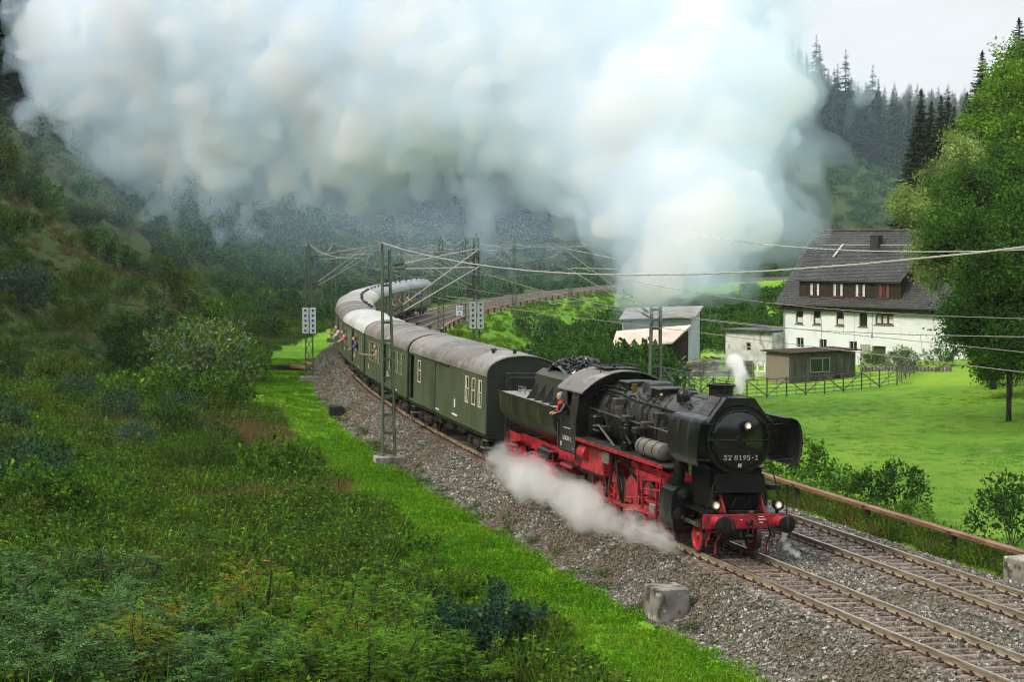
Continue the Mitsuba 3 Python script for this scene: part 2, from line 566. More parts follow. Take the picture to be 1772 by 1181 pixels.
def sleeper_mesh(rng):
    x = np.array([-.13, -.085, .085, .13])
    z = np.array([-.235, -.168, -.168, -.235])
    ys = np.array([-1.26, -1.20, -1.05, 1.05, 1.20, 1.26])
    drop = np.array([.10, .02, 0, 0, .02, .10])
    v = np.array([[a, y, b - d] for y, d in zip(ys, drop) for a, b in zip(x, z)])
    f = []
    for i in range(5):
        for k in range(3):
            f.append([i * 4 + k, i * 4 + k + 1, i * 4 + k + 5, i * 4 + k + 4])
    f += [[3, 2, 1, 0], [20, 21, 22, 23]]
    return v, np.array(f)


def make_track(c, label, s0):
    k = structure('railway_track', label)
    for sd in (-1, 1):
        r = part(k, 'rail')
        put(r, sweep(RAILP, c, sd * .7505), 'm_rail', 30)
        put(part(r, 'running_surface'), sweep(TOPP, c, sd * .7505), 'm_railtop')
    sm = sleeper_mesh(RNG)
    ply = mikit.ply(sm, 'm_sleeper')
    clips = Mesh()
    rest = Mesh()
    s, i = s0, 0
    while s > -150:
        j = RNG.normal(0, .012, 2)
        M = on_line(s + j[0], c + j[1])
        M = M @ rot(z=RNG.normal(0, .006))
        if s > -46:
            scene[part(k, 'sleeper')] = {**ply, 'to_world': T(M)}
        else:
            rest.add(sm[0] @ M[:3, :3].T + M[:3, 3], sm[1])
        if s > -75:
            for y in (-.7505, .7505):
                for sg in (-1, 1):
                    q = Mesh().cbox((-.065, y + sg * .115 - .05, -.170), (.065, y + sg * .115 + .05, -.118), .02)
                    q.lathe([(-.13, .030), (-.07, .030), (-.065, .012), (-.062, 0)], (0, y + sg * .125, 0), 'z', 6)
                    v, f = q.get()
                    clips.add(v @ M[:3, :3].T + M[:3, 3], f)
        s -= .602
    clips.put(part(k, 'rail_clip', kind='stuff'), 'm_clip')
    rest.put(part(k, 'sleeper', 'brown steel sleepers far along the curve', 'stuff'), 'm_sleeper')


make_track(0., 'near railway track on reddish steel sleepers, the one carrying the train', 20.)
make_track(3.8, 'second empty railway track on reddish steel sleepers beside the railing', 20.)


def stones(n, s0, s1, l0, l1, size, rng, skip=None):
    """loose angular stones scattered on the bed"""
    s, l = rng.uniform(min(s0, s1), max(s0, s1), n), rng.uniform(l0, l1, n)
    keep = np.ones(n, bool)
    for c in (0., 3.8):
        u = (s - 20.) % .602
        on = (abs(l - c) < 1.22) & ((u < .11) | (u > .602 - .11))
        keep &= ~on & (abs(abs(l - c) - .75) > .10)
    s, l = s[keep], l[keep]
    n = len(s)
    w = line(s, l)
    r = size * np.exp(rng.normal(0, .28, n))
    z = height(s, l) + r * .25 + rng.uniform(0, .03, n)
    for c in (0., 3.8):
        inside = abs(l - c) < 1.45
        z[inside] = np.minimum(z[inside] + .03, -.155 - (l[inside] - c) * CANT)
    w[:, 2] = z
    base = np.array([[1, 0, 0], [-1, 0, 0], [0, 1, 0], [0, -1, 0], [0, 0, 1], [0, 0, -1], ], float)
    tri = np.array([[0, 2, 4], [2, 1, 4], [1, 3, 4], [3, 0, 4], [2, 0, 5], [1, 2, 5], [3, 1, 5], [0, 3, 5]])
    v = base[None] * (r[:, None, None] * np.array([1, .85, .62]) * rng.uniform(.7, 1.3, (n, 6, 1))) + rng.normal(0, .22, (n, 6, 3)) * r[:, None, None]
    q = rng.normal(size=(n, 4))
    q /= np.linalg.norm(q, axis=1, keepdims=True)
    a, b, c, d = q.T
    R = np.stack([1 - 2 * (c * c + d * d), 2 * (b * c - a * d), 2 * (b * d + a * c), 2 * (b * c + a * d), 1 - 2 * (b * b + d * d), 2 * (c * d - a * b), 2 * (b * d - a * c), 2 * (c * d + a * b), 1 - 2 * (b * b + c * c)], -1).reshape(n, 3, 3)
    v = np.einsum('nij,nkj->nki', R, v) + w[:, None]
    f = (tri[None] + (np.arange(n) * 6)[:, None, None]).reshape(-1, 3)
    return v.reshape(-1, 3), f


m = Mesh()
for a in ((24000, 21, -14, -3.35, -1.1, .040), (13000, -14, -34, -3.3, -1.2, .042), (12000, -34, -75, -3.3, -1.2, .052), (9000, 21, -6, -1.1, 1.1, .036), (11000, 21, -10, 1.1, 2.65, .040), (9000, 21, -12, 2.65, 4.95, .036), (8000, 21, -14, 4.9, 6.5, .040), (5000, -75, -140, -3.2, -1.2, .06)):
    m.add(*stones(*a, RNG))
m.put(thing('ballast', 'loose grey and brown ballast stones around the tracks', 'gravel', kind='stuff'), 'm_stone')
# ------------------------------------------------------------------ steam engine and tender (local axes: x forward, y left, z up, origin on rail level below the front buffer faces)
def between(s_front, s_rear, c=0., roll=True):
    """place a vehicle on the chord between two track points; returns 4x4 whose origin is the line point at s_front"""
    a, b = line(s_front, c), line(s_rear, c)
    h = math.atan2(a[1] - b[1], a[0] - b[0])
    return h, a


h_, a_ = between(-2.0, -10.0)
o_ = a_ + 2.0 * np.array([math.cos(h_), math.sin(h_), 0])
ENG = T(rot(z=h_, x=-CANT, at=o_))


def arc(r, a0, a1, n, cy=0., cz=0.):
    t = np.radians(np.linspace(a0, a1, n))
    return np.stack([cy + r * np.cos(t), cz + r * np.sin(t)], 1)


def spoked_wheel(r, spokes, width=.13, rim=.07, weight=None):
    """wheel in the xz plane, outer face towards -y"""
    m = Mesh()
    m.lathe([(-width / 2, r - rim), (-width / 2, r), (width / 2, r), (width / 2 + .004, r + .028), (width / 2 + .03, r + .028), (width / 2 + .03, r - rim), (-width / 2, r - rim)], (0, 0, 0), 'y', 36)
    m.lathe([(-width / 2 - .03, 0), (-width / 2 - .03, .11), (width / 2, .13), (width / 2, 0)], (0, 0, 0), 'y', 16)
    for i in range(spokes):
        a = 2 * PI * i / spokes
        ca, sa = math.cos(a), math.sin(a)
        m.tube([(.10 * ca, 0, .10 * sa), ((r - rim + .01) * ca, 0, (r - rim + .01) * sa)], [.034, .026], 6)
    if weight is not None:
        t = np.linspace(weight[0], weight[1], 14)
        pts = [((r - rim + .005) * math.cos(a), (r - rim + .005) * math.sin(a)) for a in t]
        m.prism(pts, -width / 2 + .005, width / 2 - .02, 'y')
    return m


def disc_wheel(r, width=.13):
    m = Mesh()
    m.lathe([(-width / 2 - .02, 0), (-width / 2 - .02, .09), (-width / 2 + .03, .12), (-width / 2 + .05, r - .09), (-width / 2, r - .06), (-width / 2, r), (width / 2, r), (width / 2 + .004, r + .028), (width / 2 + .03, r + .028), (width / 2 + .03, 0)], (0, 0, 0), 'y', 32)
    return m


def at(m, x, y, z):
    for v in m.v:
        v += np.array([x, y, z], float)
    return m


def mirrored(m):
    v, f = m.get()
    return Mesh().add(v * [1, -1, 1], f[:, ::-1])


def engine():
    K = thing('steam_locomotive', 'black steam locomotive with red wheels and running board edge at the head of the train', 'locomotive')
    X = ENG

    def P(name, mesh, bsdf, smooth=False, parent=K, label=None, kind=None, each=False):
        for q in (mesh.pieces() if each else (mesh,)):
            k = part(parent, name, label, kind)
            q.put(k, bsdf, smooth, X)
        return k

    # boiler and smokebox
    Z = 3.05
    m = Mesh().lathe([(-11.3, .0), (-11.3, .90), (-9.3, .90), (-9.28, .915), (-9.2, .915), (-9.18, .90), (-7.35, .885), (-7.33, .90), (-7.26, .90), (-7.24, .885), (-5.55, .875), (-5.53, .89), (-5.46, .89), (-5.44, .875), (-4.0, .87), (-3.98, .885), (-3.91, .885), (-3.9, .87), (-3.2, .87)], (0, 0, Z), 'x', 48)
    boiler = P('boiler', m, 'm_soot', 25)
    m = Mesh().lathe([(-3.2, .87), (-3.2, .925), (-1.42, .925), (-1.40, .915), (-1.36, .915), (-1.34, .90), (-1.34, .80), (-1.37, .78), (-1.37, 0)], (0, 0, Z), 'x', 48)
    sb = P('smokebox', m, 'm_black', 25)
    # door: dished disc, hinge straps, wheel, dogs
    m = Mesh().lathe([(-1.36, .765), (-1.325, .765), (-1.315, .75), (-1.29, .70), (-1.235, .45), (-1.205, .18), (-1.20, 0)], (0, 0, Z), 'x', 48)
    door = P('smokebox_door', m, 'm_doorblack', 30)
    m = Mesh().lathe([(-1.335, .81), (-1.30, .80), (-1.29, .775), (-1.31, .765)], (0, 0, Z), 'x', 48)
    P('rim', m, 'm_black', 30, door)
    m = Mesh()
    for z in (3.06,):
        m.cbox((-1.24, -.93, z - .018), (-1.19, .93, z + .018), .008)
    P('hinge_strap', m, 'm_black', parent=door)
    m = Mesh()
    t = np.linspace(0, 2 * PI, 21)
    m.tube(np.stack([t * 0 - 1.13, .165 * np.cos(t) + .02, .165 * np.sin(t) + Z], 1), .014, 6, cap=False)
    m.lathe([(-1.2, .035), (-1.11, .03), (-1.10, 0)], (0, .02, Z), 'x', 10)
    for a in np.arange(5) * 2 * PI / 5 + .3:
        m.tube([(-1.13, .02, Z), (-1.13, .02 + .165 * math.cos(a), Z + .165 * math.sin(a))], .010, 5)
    P('handwheel', m, 'm_black', 40, door)
    m = Mesh()
    for a in np.radians(np.arange(0, 360, 30) + 15):
        y, z = .79 * math.cos(a), Z + .79 * math.sin(a)
        m.cbox((-1.33, y - .035, z - .035), (-1.265, y + .035, z + .035), .012)
    P('clamp', m, 'm_black', parent=door, each=True)
    # number and the small emblem on the door
    tm = meshkit.text_mesh('52 8195-1', .135, .006)
    v = np.array(tm.vertices)
    w = v[:, 0].max()
    # follows the dish of the door
    yy, zz = v[:, 0] - w / 2 + .03, v[:, 1] + Z - .52
    rr = np.sqrt(yy ** 2 + (zz - Z) ** 2)
    xx = np.interp(rr, [0, .18, .45, .70, .75], [-1.20, -1.205, -1.235, -1.29, -1.315]) + .010 + v[:, 2]
    m = Mesh().add(np.stack([xx, yy, zz], 1), np.array(tm.faces), (.62, .63, .60))
    P('number', m, 'm_paint', parent=door, label='grey painted number 52 8195-1 on the smokebox door')
    m = Mesh()
    for y in (-.045, .015):
        for dz in (0,):
            m.prism([(y + .0, 2.335), (y + .035, 2.335), (y + .048, 2.44), (y + .013, 2.44)], -1.278, -1.268, 'x', c=(.6, .61, .6))
    m.prism([(-.03, 2.38), (.05, 2.38), (.052, 2.398), (-.028, 2.398)], -1.277, -1.266, 'x', c=(.6, .61, .6))
    P('emblem', m, 'm_paint', parent=door, label='small pale emblem of two slanted bars under the number')
    # headlamps
    def lamp(y, z, x, r, foot):
        k = part(K, 'headlight')
        m = Mesh().lathe([(x - .22, 0), (x - .22, r * .75), (x - .16, r), (x + .01, r), (x + .02, r * 1.06), (x + .035, r * 1.06), (x + .035, r * .9), (x - .02, r * .86), (x - .04, 0)], (0, y, z), 'x', 24)
        m.cbox((x - .16, y - .04, z - r - foot), (x - .06, y + .04, z - r * .8), .01)
        m.put(k, 'm_black', 30, X)
        m = Mesh().lathe([(x - .015, r * .87), (x + .02, r * .6), (x + .035, 0)], (0, y, z), 'x', 24)
        m.put(part(k, 'lens'), 'm_lamp', 30, X)
        b = part(k, 'bulb', 'small warm glowing bulb')
        d = mikit.ply(Mesh().tm(trimesh.creation.icosphere(1, .028).apply_translation((x + .045, y, z - .02))).get())
        d['to_world'] = X
        d['emitter'] = {'type': 'area', 'radiance': rgb(6., 3.6, 1.5)}
        scene[b] = d

    lamp(.13, 3.46, -1.06, .125, .1)
    for y in (-.87, .87):
        lamp(y, 1.42, -.62, .135, .08)
    # angular hood over the smokebox
    out = [(-.40, 4.17), (.40, 4.17), (.88, 3.52), (.80, 3.45), (-.80, 3.45), (-.88, 3.52)]
    from shapely.geometry import Polygon, Point
    g = Polygon(out).difference(Point(0, Z).buffer(.93, 32))
    m = Mesh().prism(g, -1.62, -1.33, 'x')
    hood = P('hood', m, 'm_black')
    m = Mesh()
    for sg in (-1, 1):
        n = np.array([0, sg * .65, .48]) / np.linalg.norm([.65, .48])
        for i, (a, b) in enumerate(((.02, .30), (.31, .60), (.61, .93))):
            p0 = np.array([0, sg * (.41 + .47 * a), 4.16 - .64 * a])
            p1 = np.array([0, sg * (.41 + .47 * b), 4.16 - .64 * b])
            q = [p0 + n * .0, p1 + n * .0, p1 + n * .018, p0 + n * .018]
            vv = np.array([[x, *k[1:]] for x in (-1.625, -2.45) for k in q])
            m.add(vv, np.array([[0, 1, 2, 3], [7, 6, 5, 4], [0, 4, 5, 1], [1, 5, 6, 2], [2, 6, 7, 3], [3, 7, 4, 0]]) if sg > 0 else np.array([[3, 2, 1, 0], [4, 5, 6, 7], [1, 5, 4, 0], [2, 6, 5, 1], [3, 7, 6, 2], [0, 4, 7, 3]]))
    P('side_plate', m, 'm_soot', parent=hood, label='grey sloping plate beside the chimney')
    m = Mesh().box((-2.45, -.40, 4.155), (-1.625, .40, 4.168))
    for x in np.arange(-2.4, -1.3, .16):
        m.lathe([(4.16, .02), (4.20, .02), (4.205, 0)], (x, .33, 0), 'z', 6)
        m.lathe([(4.16, .02), (4.20, .02), (4.205, 0)], (x, -.33, 0), 'z', 6)
    P('top_plate', m, 'm_black', parent=hood)
    # chimney
    m = Mesh().lathe([(3.9, .45), (4.02, .36), (4.10, .325), (4.34, .335), (4.36, .37), (4.44, .385), (4.45, .36), (4.45, .29), (4.2, .27), (3.95, .27)], (-2.75, 0, 0), 'z', 32)
    P('chimney', m, 'm_black', 35)
    # domes, sandboxes, boiler top fittings
    m = Mesh().lathe([(3.55, .10), (3.78, .10), (3.80, .19), (3.95, .20), (4.06, .185), (4.16, .12), (4.20, .04), (4.25, .03), (4.25, 0)], (-4.55, -.42, 0), 'z', 20)
    P('bell_dome', m, 'm_black', 35)
    for x0, x1 in ((-9.95, -9.08), (-7.05, -6.15)):
        m = Mesh().cbox((x0, -.52, 3.55), (x1, .52, 4.03), .02)
        k = P('sandbox', m, 'm_black')
        m = Mesh()
        m.prism([(-.56, 4.03), (.56, 4.03), (.50, 4.065), (0, 4.085), (-.50, 4.065)], x0 - .03, x1 + .03, 'x')
        P('lid', m, 'm_soot', parent=k)
    m = Mesh()
    pts = []
    for z, r in ((3.75, .46), (4.05, .46), (4.12, .43), (4.15, .36)):
        pts.append((z, r))
    m.lathe([(3.7, .5), (3.95, .46), (4.08, .45), (4.13, .42), (4.16, .3), (4.17, 0)], (-8.05, .05, 0), 'z', 28)
    P('steam_dome', m, 'm_soot', 35)
    m = Mesh().lathe([(3.75, .30), (4.02, .27), (4.06, .2), (4.07, 0)], (-5.55, .1, 0), 'z', 24)
    m.cbox((-5.3, .05, 3.8), (-3.5, .75, 3.98), .04)
    P('feed_dome', m, 'm_black', 35)
    m = Mesh().lathe([(3.72, .07), (3.98, .07), (4.0, .09), (4.03, .09), (4.03, 0)], (-8.62, -.50, 0), 'z', 12)
    P('whistle', m, 'm_brass', 35)
    m = Mesh()
    for x, y in ((-8.85, -.48), (-6.05, -.55), (-9.0, -.40)):
        m.lathe([(3.70, .035), (3.86, .04), (3.9, .055), (3.93, .03), (3.95, 0)], (x, y, 0), 'z', 10)
    P('valve', m, 'm_brass', 35, each=True)
    m = Mesh()
    for i in range(14):       # wash-out plugs and staybolt caps along the firebox shoulder
        x = -11.1 + i * .145
        a = math.radians(128)
        m.tube([(x, .88 * math.cos(a), Z + .88 * math.sin(a)), (x, .99 * math.cos(a), Z + .99 * math.sin(a))], .030, 6)
    for x in (-4.45, -3.55):
        a = math.radians(197)
        m.tube([(x, .86 * math.cos(a), Z + .86 * math.sin(a)), (x, .93 * math.cos(a), Z + .93 * math.sin(a))], .13, 14)
    P('plug', m, 'm_black', each=True)
    # handrails and pipes on the visible flank and its twin
    for sg in (-1, 1):
        m = Mesh()
        m.tube([(-11.2, sg * 1.08, 3.12), (-7.6, sg * 1.06, 3.05), (-3.25, sg * 1.03, 3.02)], .020, 6)
        for x in (-10.4, -9.0, -7.6, -6.2, -4.8, -3.5):
            m.tube([(x, sg * 1.05, 3.05), (x, sg * .86, 3.06)], .014, 5)
        P('handrail', m, 'm_steel', 40, label=None)
        m = Mesh()
        rr = np.random.default_rng(3)
        m.tube([(-11.2, sg * .74, 3.72), (-9.0, sg * .74, 3.70), (-7.9, sg * .78, 3.62), (-3.3, sg * .80, 3.55)], .030, 7)
        m.tube([(-11.2, sg * .80, 3.64), (-8.2, sg * .82, 3.58), (-7.6, sg * .98, 3.1), (-7.5, sg * 1.05, 2.75)], .022, 6)
        m.tube([(-9.9, sg * .56, 3.9), (-9.9, sg * .85, 3.5), (-9.7, sg * 1.0, 2.9), (-9.6, sg * 1.0, 2.15)], .028, 6)
        m.tube([(-6.9, sg * .55, 3.85), (-6.9, sg * .84, 3.45), (-6.75, sg * .97, 2.9), (-6.7, sg * 1.0, 2.15)], .028, 6)
        m.tube([(-6.4, sg * .55, 3.85), (-6.35, sg * .84, 3.42), (-6.2, sg * .97, 2.9), (-6.2, sg * 1.0, 2.15)], .026, 6)
        m.tube([(-8.7, sg * .52, 3.7), (-8.5, sg * .80, 3.5), (-8.3, sg * .93, 3.2), (-8.35, sg * 1.0, 2.6), (-8.3, sg * 1.05, 2.2)], .040, 7)
        m.tube([(-5.5, sg * .40, 3.85), (-5.3, sg * .80, 3.5), (-5.2, sg * .95, 3.1), (-5.25, sg * .99, 2.5), (-5.2, sg * 1.0, 2.1)], .034, 7)
        for q in range(26):
            x = rr.uniform(-10.9, -3.6)
            a0 = math.radians(rr.uniform(105, 165))
            a1 = a0 + rr.uniform(-.3, .5)
            x1 = x + rr.normal(0, .5)
            f = lambda a, R: (sg * -R * math.cos(a), Z + R * math.sin(a))
            m.tube([(x, *f(a0, .88)), (x, *f(a0, .97)), (x1, *f(a1, .97)), (x1, *f(a1, .88))], rr.uniform(.012, .028), 5)
        P('pipe', m, 'm_black', 40)
        m = Mesh()
        for x, z, w in ((-7.75, 2.98, .42), (-6.75, 2.72, .38), (-5.95, 2.95, .25), (-8.6, 3.42, .3), (-4.9, 3.3, .28), (-9.7, 2.5, .3)):
            m.cbox((x, sg * .90 if sg > 0 else -1.20, z), (x + w, 1.20 if sg > 0 else -.90, z + .20), .025)
        P('fitting', m, 'm_soot', each=True)
        # smoke deflector: curved plate on stays
        sec = np.array([(1.02, 3.70), (1.16, 3.705), (1.30, 3.65), (1.40, 3.52), (1.455, 3.30), (1.475, 3.0), (1.46, 2.72), (1.40, 2.52), (1.33, 2.42)])
        n = len(sec)
        out = []
        for th_ in (0, .014):
            for k, (y, z) in enumerate(sec):
                u = k / (n - 1)
                xf_ = -.55 - .32 * max(0, (u - .62) / .38) ** 2 - .10 * max(0, (.2 - u) / .2)
                xr = -2.85 + .25 * max(0, (u - .7) / .3)
                for j in np.linspace(0, 1, 5):
                    out.append((xf_ + (xr - xf_) * j, sg * (y - th_), z))
        v = np.array(out)
        f = []
        for L in (0, 1):
            for k in range(n - 1):
                for j in range(4):
                    a = L * n * 5 + k * 5 + j
                    q = [a, a + 1, a + 6, a + 5]
                    f.append(q if (L == 0) == (sg < 0) else q[::-1])
        e = n * 5
        for k in range(n - 1):
            for j in (0, 4):
                a = k * 5 + j
                f.append([a, a + 5, a + 5 + e, a + e])
        for j in range(4):
            for k in (0, n - 1):
                a = k * 5 + j
                f.append([a, a + 1, a + 1 + e, a + e])
        m = Mesh().add(v, f)
        d = P('smoke_deflector', m, 'm_black', 30)
        m = Mesh()
        for x, z in ((-.9, 3.6), (-2.5, 3.6), (-1.1, 2.62), (-2.6, 2.62)):
            m.tube([(x, sg * 1.40, z - .05), (x - .15, sg * .85, z - .1)], .02, 6)
        P('stay', m, 'm_black', parent=d, each=True)
        m = Mesh()
        m.tube([(-1.6, sg * 1.1, 3.5), (-1.9, sg * .97, 3.62), (-2.15, sg * .93, 3.5), (-2.1, sg * .98, 3.3)], .055, 8)
        P('blower_pipe', m, 'm_black', 40)
        # running board with its red valance
        m = Mesh().box((-11.45, min(sg * .86, sg * 1.43), 2.135), (-2.9, max(sg * .86, sg * 1.43), 2.165))
        rb = P('running_board', m, 'm_soot')
        m = Mesh().box((-11.45, sg * 1.43 if sg > 0 else -1.455, 2.07), (-7.05, 1.455 if sg > 0 else -1.43, 2.172))
        m.box((-7.0, sg * 1.43 if sg > 0 else -1.455, 2.07), (-3.25, 1.455 if sg > 0 else -1.43, 2.172))
        P('red_edge', m, 'm_red', parent=rb)
        m = Mesh()
        for x in (-11.0, -9.9, -8.8, -7.4, -6.2, -5.0, -3.8):
            m.prism([(sg * .60, 1.75), (sg * .66, 1.75), (sg * 1.40, 2.10), (sg * 1.40, 2.135), (sg * .6, 2.135)], x - .012, x + .012, 'x')
        P('bracket', m, 'm_black', parent=rb, each=True)
        # air reservoir on the board
        m = Mesh().lathe([(-5.95, 0), (-5.95, .12), (-5.90, .22), (-5.84, .255), (-4.05, .255), (-3.98, .22), (-3.93, .12), (-3.93, 0)], (0, sg * 1.13, 2.45), 'x', 28)
        tk = P('air_reservoir', m, 'm_greyiron', 30)
        m = Mesh()
        for x in (-5.6, -5.05, -4.35):
            m.lathe([(x - .025, .258), (x - .025, .266), (x + .025, .266), (x + .025, .258)], (0, sg * 1.13, 2.45), 'x', 28)
            m.cbox((x - .04, min(sg * 1.0, sg * 1.26), 2.165), (x + .04, max(sg * 1.0, sg * 1.26), 2.24), .01)
        P('strap', m, 'm_black', parent=tk, each=True)
        # pumps
        m = Mesh()
        for z0, z1, r in ((2.17, 2.42, .17), (2.42, 2.52, .10), (2.52, 2.86, .20), (2.86, 2.95, .14)):
            m.lathe([(z0, 0), (z0, r * .9), (z0 + .03, r), (z1 - .03, r), (z1, r * .9), (z1, 0)], (-7.35, sg * 1.13, 0), 'z', 18)
        m.tube([(-7.2, sg * 1.2, 2.6), (-6.9, sg * 1.25, 2.55), (-6.75, sg * 1.2, 2.4)], .05, 8)
        m.tube([(-7.35, sg * 1.13, 2.95), (-7.4, sg * 1.1, 3.1), (-7.6, sg * .95, 3.2)], .04, 8)
        P('air_pump', m, 'm_black', 35)
        m = Mesh()
        for x in (-8.1, -7.85):
            m.prism([(x - .0, 2.165), (x + .55, 2.165), (x + .50, 2.72), (x + .38, 2.72)], sg * 1.0 - .01, sg * 1.0 + .01, 'y')
        P('pump_bracket', m, 'm_black', each=True)
        # reversing rod and washout cover by the cab
        if sg < 0:
            m = Mesh().tube([(-10.45, -1.18, 2.62), (-9.9, -1.18, 2.68), (-8.25, -1.2, 2.20)], .035, 6)
            m.tube([(-10.5, -1.18, 2.50), (-9.95, -1.18, 2.50)], .03, 6)
            P('reversing_rod', m, 'm_steel')
        m = Mesh().cbox((-10.95, min(sg * .8, sg * 1.22), 2.35), (-10.35, max(sg * .8, sg * 1.22), 2.98), .09)
        P('cover_box', m, 'm_black')
        # outside steam pipe
        m = Mesh().tube([(-2.9, sg * .60, 2.75), (-2.9, sg * .92, 2.55), (-2.95, sg * 1.05, 2.25), (-2.98, sg * 1.08, 1.85), (-3.0, sg * 1.05, 1.45)], [.17, .18, .18, .18, .2], 14)
        P('steam_pipe', m, 'm_black', 40)
        # cylinder block
        m = Mesh()
        sec = [(.62, .50), (.78, .42), (1.05, .40), (1.28, .50), (1.37, .70), (1.39, 1.0), (1.385, 1.35), (1.34, 1.55), (1.22, 1.66), (1.0, 1.70), (.62, 1.70)]
        m.prism([(sg * y, z) for y, z in sec], -3.62, -2.62, 'x')
        cyl = P('cylinder', m, 'm_black', 30)
        m = Mesh()
        m.lathe([(-2.62, .35), (-2.55, .35), (-2.53, .30), (-2.50, .14), (-2.40, .11), (-2.38, 0)], (0, sg * 1.03, .80), 'x', 24)
        m.lathe([(-2.62, .22), (-2.56, .22), (-2.54, .18), (-2.52, .08), (-2.48, 0)], (0, sg * 1.03, 1.40), 'x', 20)
        for a in np.radians(np.arange(0, 360, 30)):
            m.lathe([(-2.56, .022), (-2.525, .022), (-2.52, 0)], (0, sg * 1.03 + .31 * math.cos(a), .80 + .31 * math.sin(a)), 'x', 6)
        P('cover', m, 'm_black', 35, cyl)
        m = Mesh().tube([(-2.45, sg * 1.03, .80), (-1.55, sg * 1.03, .80)], .065, 12)
        P('piston_rod_sleeve', m, 'm_steel', 40, cyl)
        m = Mesh()
        for x in (-3.45, -3.1, -2.78):
            m.tube([(x, sg * 1.1, .45), (x + .02, sg * 1.12, .25), (x + .12, sg * 1.16, .16)], .026, 6)
        P('drain_cock', m, 'm_black', 40, cyl, each=True)
        # motion: slide bars, crosshead, rods, valve gear
        m = Mesh()
        m.cbox((-6.0, min(sg * 1.05, sg * 1.17), .93), (-3.62, max(sg * 1.05, sg * 1.17), .99), .008)
        m.cbox((-6.0, min(sg * 1.05, sg * 1.17), .56), (-3.62, max(sg * 1.05, sg * 1.17), .64), .008)
        P('slide_bar', m, 'm_red', each=True)
        m = Mesh().cbox((-5.0, min(sg * 1.02, sg * 1.2), .64), (-4.55, max(sg * 1.02, sg * 1.2), .93), .02)
        m.tube([(-4.6, sg * 1.1, .79), (-3.6, sg * 1.1, .79)], .045, 10)
        P('crosshead', m, 'm_steel')
        m = Mesh()
        m.prism([(-4.85, .72), (-4.72, .70), (-4.72, .86), (-4.85, .86), (-7.5, .58), (-7.68, .56), (-7.68, .36), (-7.5, .38)], min(sg * 1.02, sg * 1.08), max(sg * 1.02, sg * 1.08), 'y')
        P('main_rod', m, 'm_redsteel')
        m = Mesh()
        m.cbox((-10.9, min(sg * .93, sg * .98), .40), (-4.2, max(sg * .93, sg * .98), .50), .01)
        for x in WX:
            m.lathe([(sg * .96 - .05, 0), (sg * .96 - .05, .10), (sg * .96 + .05, .10), (sg * .96 + .05, 0)], (x, 0, .45), 'y', 14)
        P('coupling_rod', m, 'm_redsteel')
        m = Mesh()
        m.cbox((-6.2, min(sg * 1.1, sg * 1.22), 1.60), (-3.75, max(sg * 1.1, sg * 1.22), 1.74), .012)
        m.prism([(-5.9, 1.2), (-5.75, 1.2), (-5.3, 1.6), (-5.9, 1.6)], sg * 1.16 - .02, sg * 1.16 + .02, 'y')
        P('motion_bracket', m, 'm_red')
        m = Mesh()
        for x, z0, z1 in ((-5.95, 1.05, 2.1), (-5.55, .7, 1.6), (-4.35, .35, 1.6), (-4.05, .95, 1.6), (-3.85, .35, 1.0)):
            m.cbox((x - .025, min(sg * 1.18, sg * 1.24), z0), (x + .025, max(sg * 1.18, sg * 1.24), z1), .006)
        m.tube([(-7.1, sg * 1.16, .82), (-5.2, sg * 1.16, 1.05)], .03, 6)
        m.tube([(-5.6, sg * 1.2, 1.25), (-3.7, sg * 1.2, 1.42)], .03, 6)
        m.tube([(-5.95, sg * 1.2, 1.5), (-4.3, sg * 1.2, 1.62)], .022, 6)
        m.tube([(-4.3, sg * 1.25, 1.75), (-4.1, sg * 1.26, 1.85), (-3.9, sg * 1.25, 1.72), (-3.95, sg * 1.22, 1.55)], .02, 6)
        P('valve_gear', m, 'm_red', each=True)
        # frame, tanks and pipes below the board
        m = Mesh().cbox((-12.9, min(sg * .48, sg * .56), .55), (-2.2, max(sg * .48, sg * .56), 1.55), .01)
        P('main_frame', m, 'm_red')
        m = Mesh()
        m.cbox((-12.4, min(sg * .7, sg * 1.2), 1.15), (-9.4, max(sg * .7, sg * 1.2), 2.10), .05)
        P('ashpan', m, 'm_red')
        m = Mesh().lathe([(-11.75, 0), (-11.75, .17), (-11.70, .20), (-10.85, .20), (-10.80, .17), (-10.80, 0)], (0, sg * 1.22, 1.72), 'x', 20)
        P('reservoir', m, 'm_red', 30)
        m = Mesh().cbox((-9.25, sg * 1.26 - .02, 1.62), (-8.55, sg * 1.26 + .02, 1.98), .01)
        P('plate', m, 'm_greyiron')
        m = Mesh()
        m.tube([(-8.3, sg * 1.1, 2.1), (-8.3, sg * 1.12, 1.6), (-8.1, sg * 1.1, 1.2), (-8.1, sg * 1.0, .6)], .05, 8)
        m.tube([(-8.9, sg * 1.0, 2.0), (-8.9, sg * 1.05, 1.4), (-9.2, sg * 1.0, 1.0)], .035, 8)
        m.tube([(-6.9, sg * 1.15, 2.1), (-6.9, sg * 1.18, 1.7), (-6.6, sg * 1.1, 1.5)], .04, 8)
        m.tube([(-12.3, sg * 1.2, 1.2), (-11.2, sg * 1.15, 1.1), (-9.4, sg * 1.1, 1.3)], .04, 8)
        P('brake_pipe', m, 'm_black', 40, each=True)
        # cab
        side = Polygon([(-13.2, 1.66), (-11.46, 1.66), (-11.46, 2.62), (-11.05, 3.66), (-13.2, 3.66)])
        hole = Polygon([(-13.06, 2.74), (-12.15, 2.74), (-11.86, 3.54), (-13.06, 3.54)])
        m = Mesh().prism(side.difference(hole), min(sg * 1.43, sg * 1.455), max(sg * 1.43, sg * 1.455), 'y')
        m.box((-13.08, min(sg * 1.42, sg * 1.49), 2.70), (-12.1, max(sg * 1.42, sg * 1.49), 2.74))
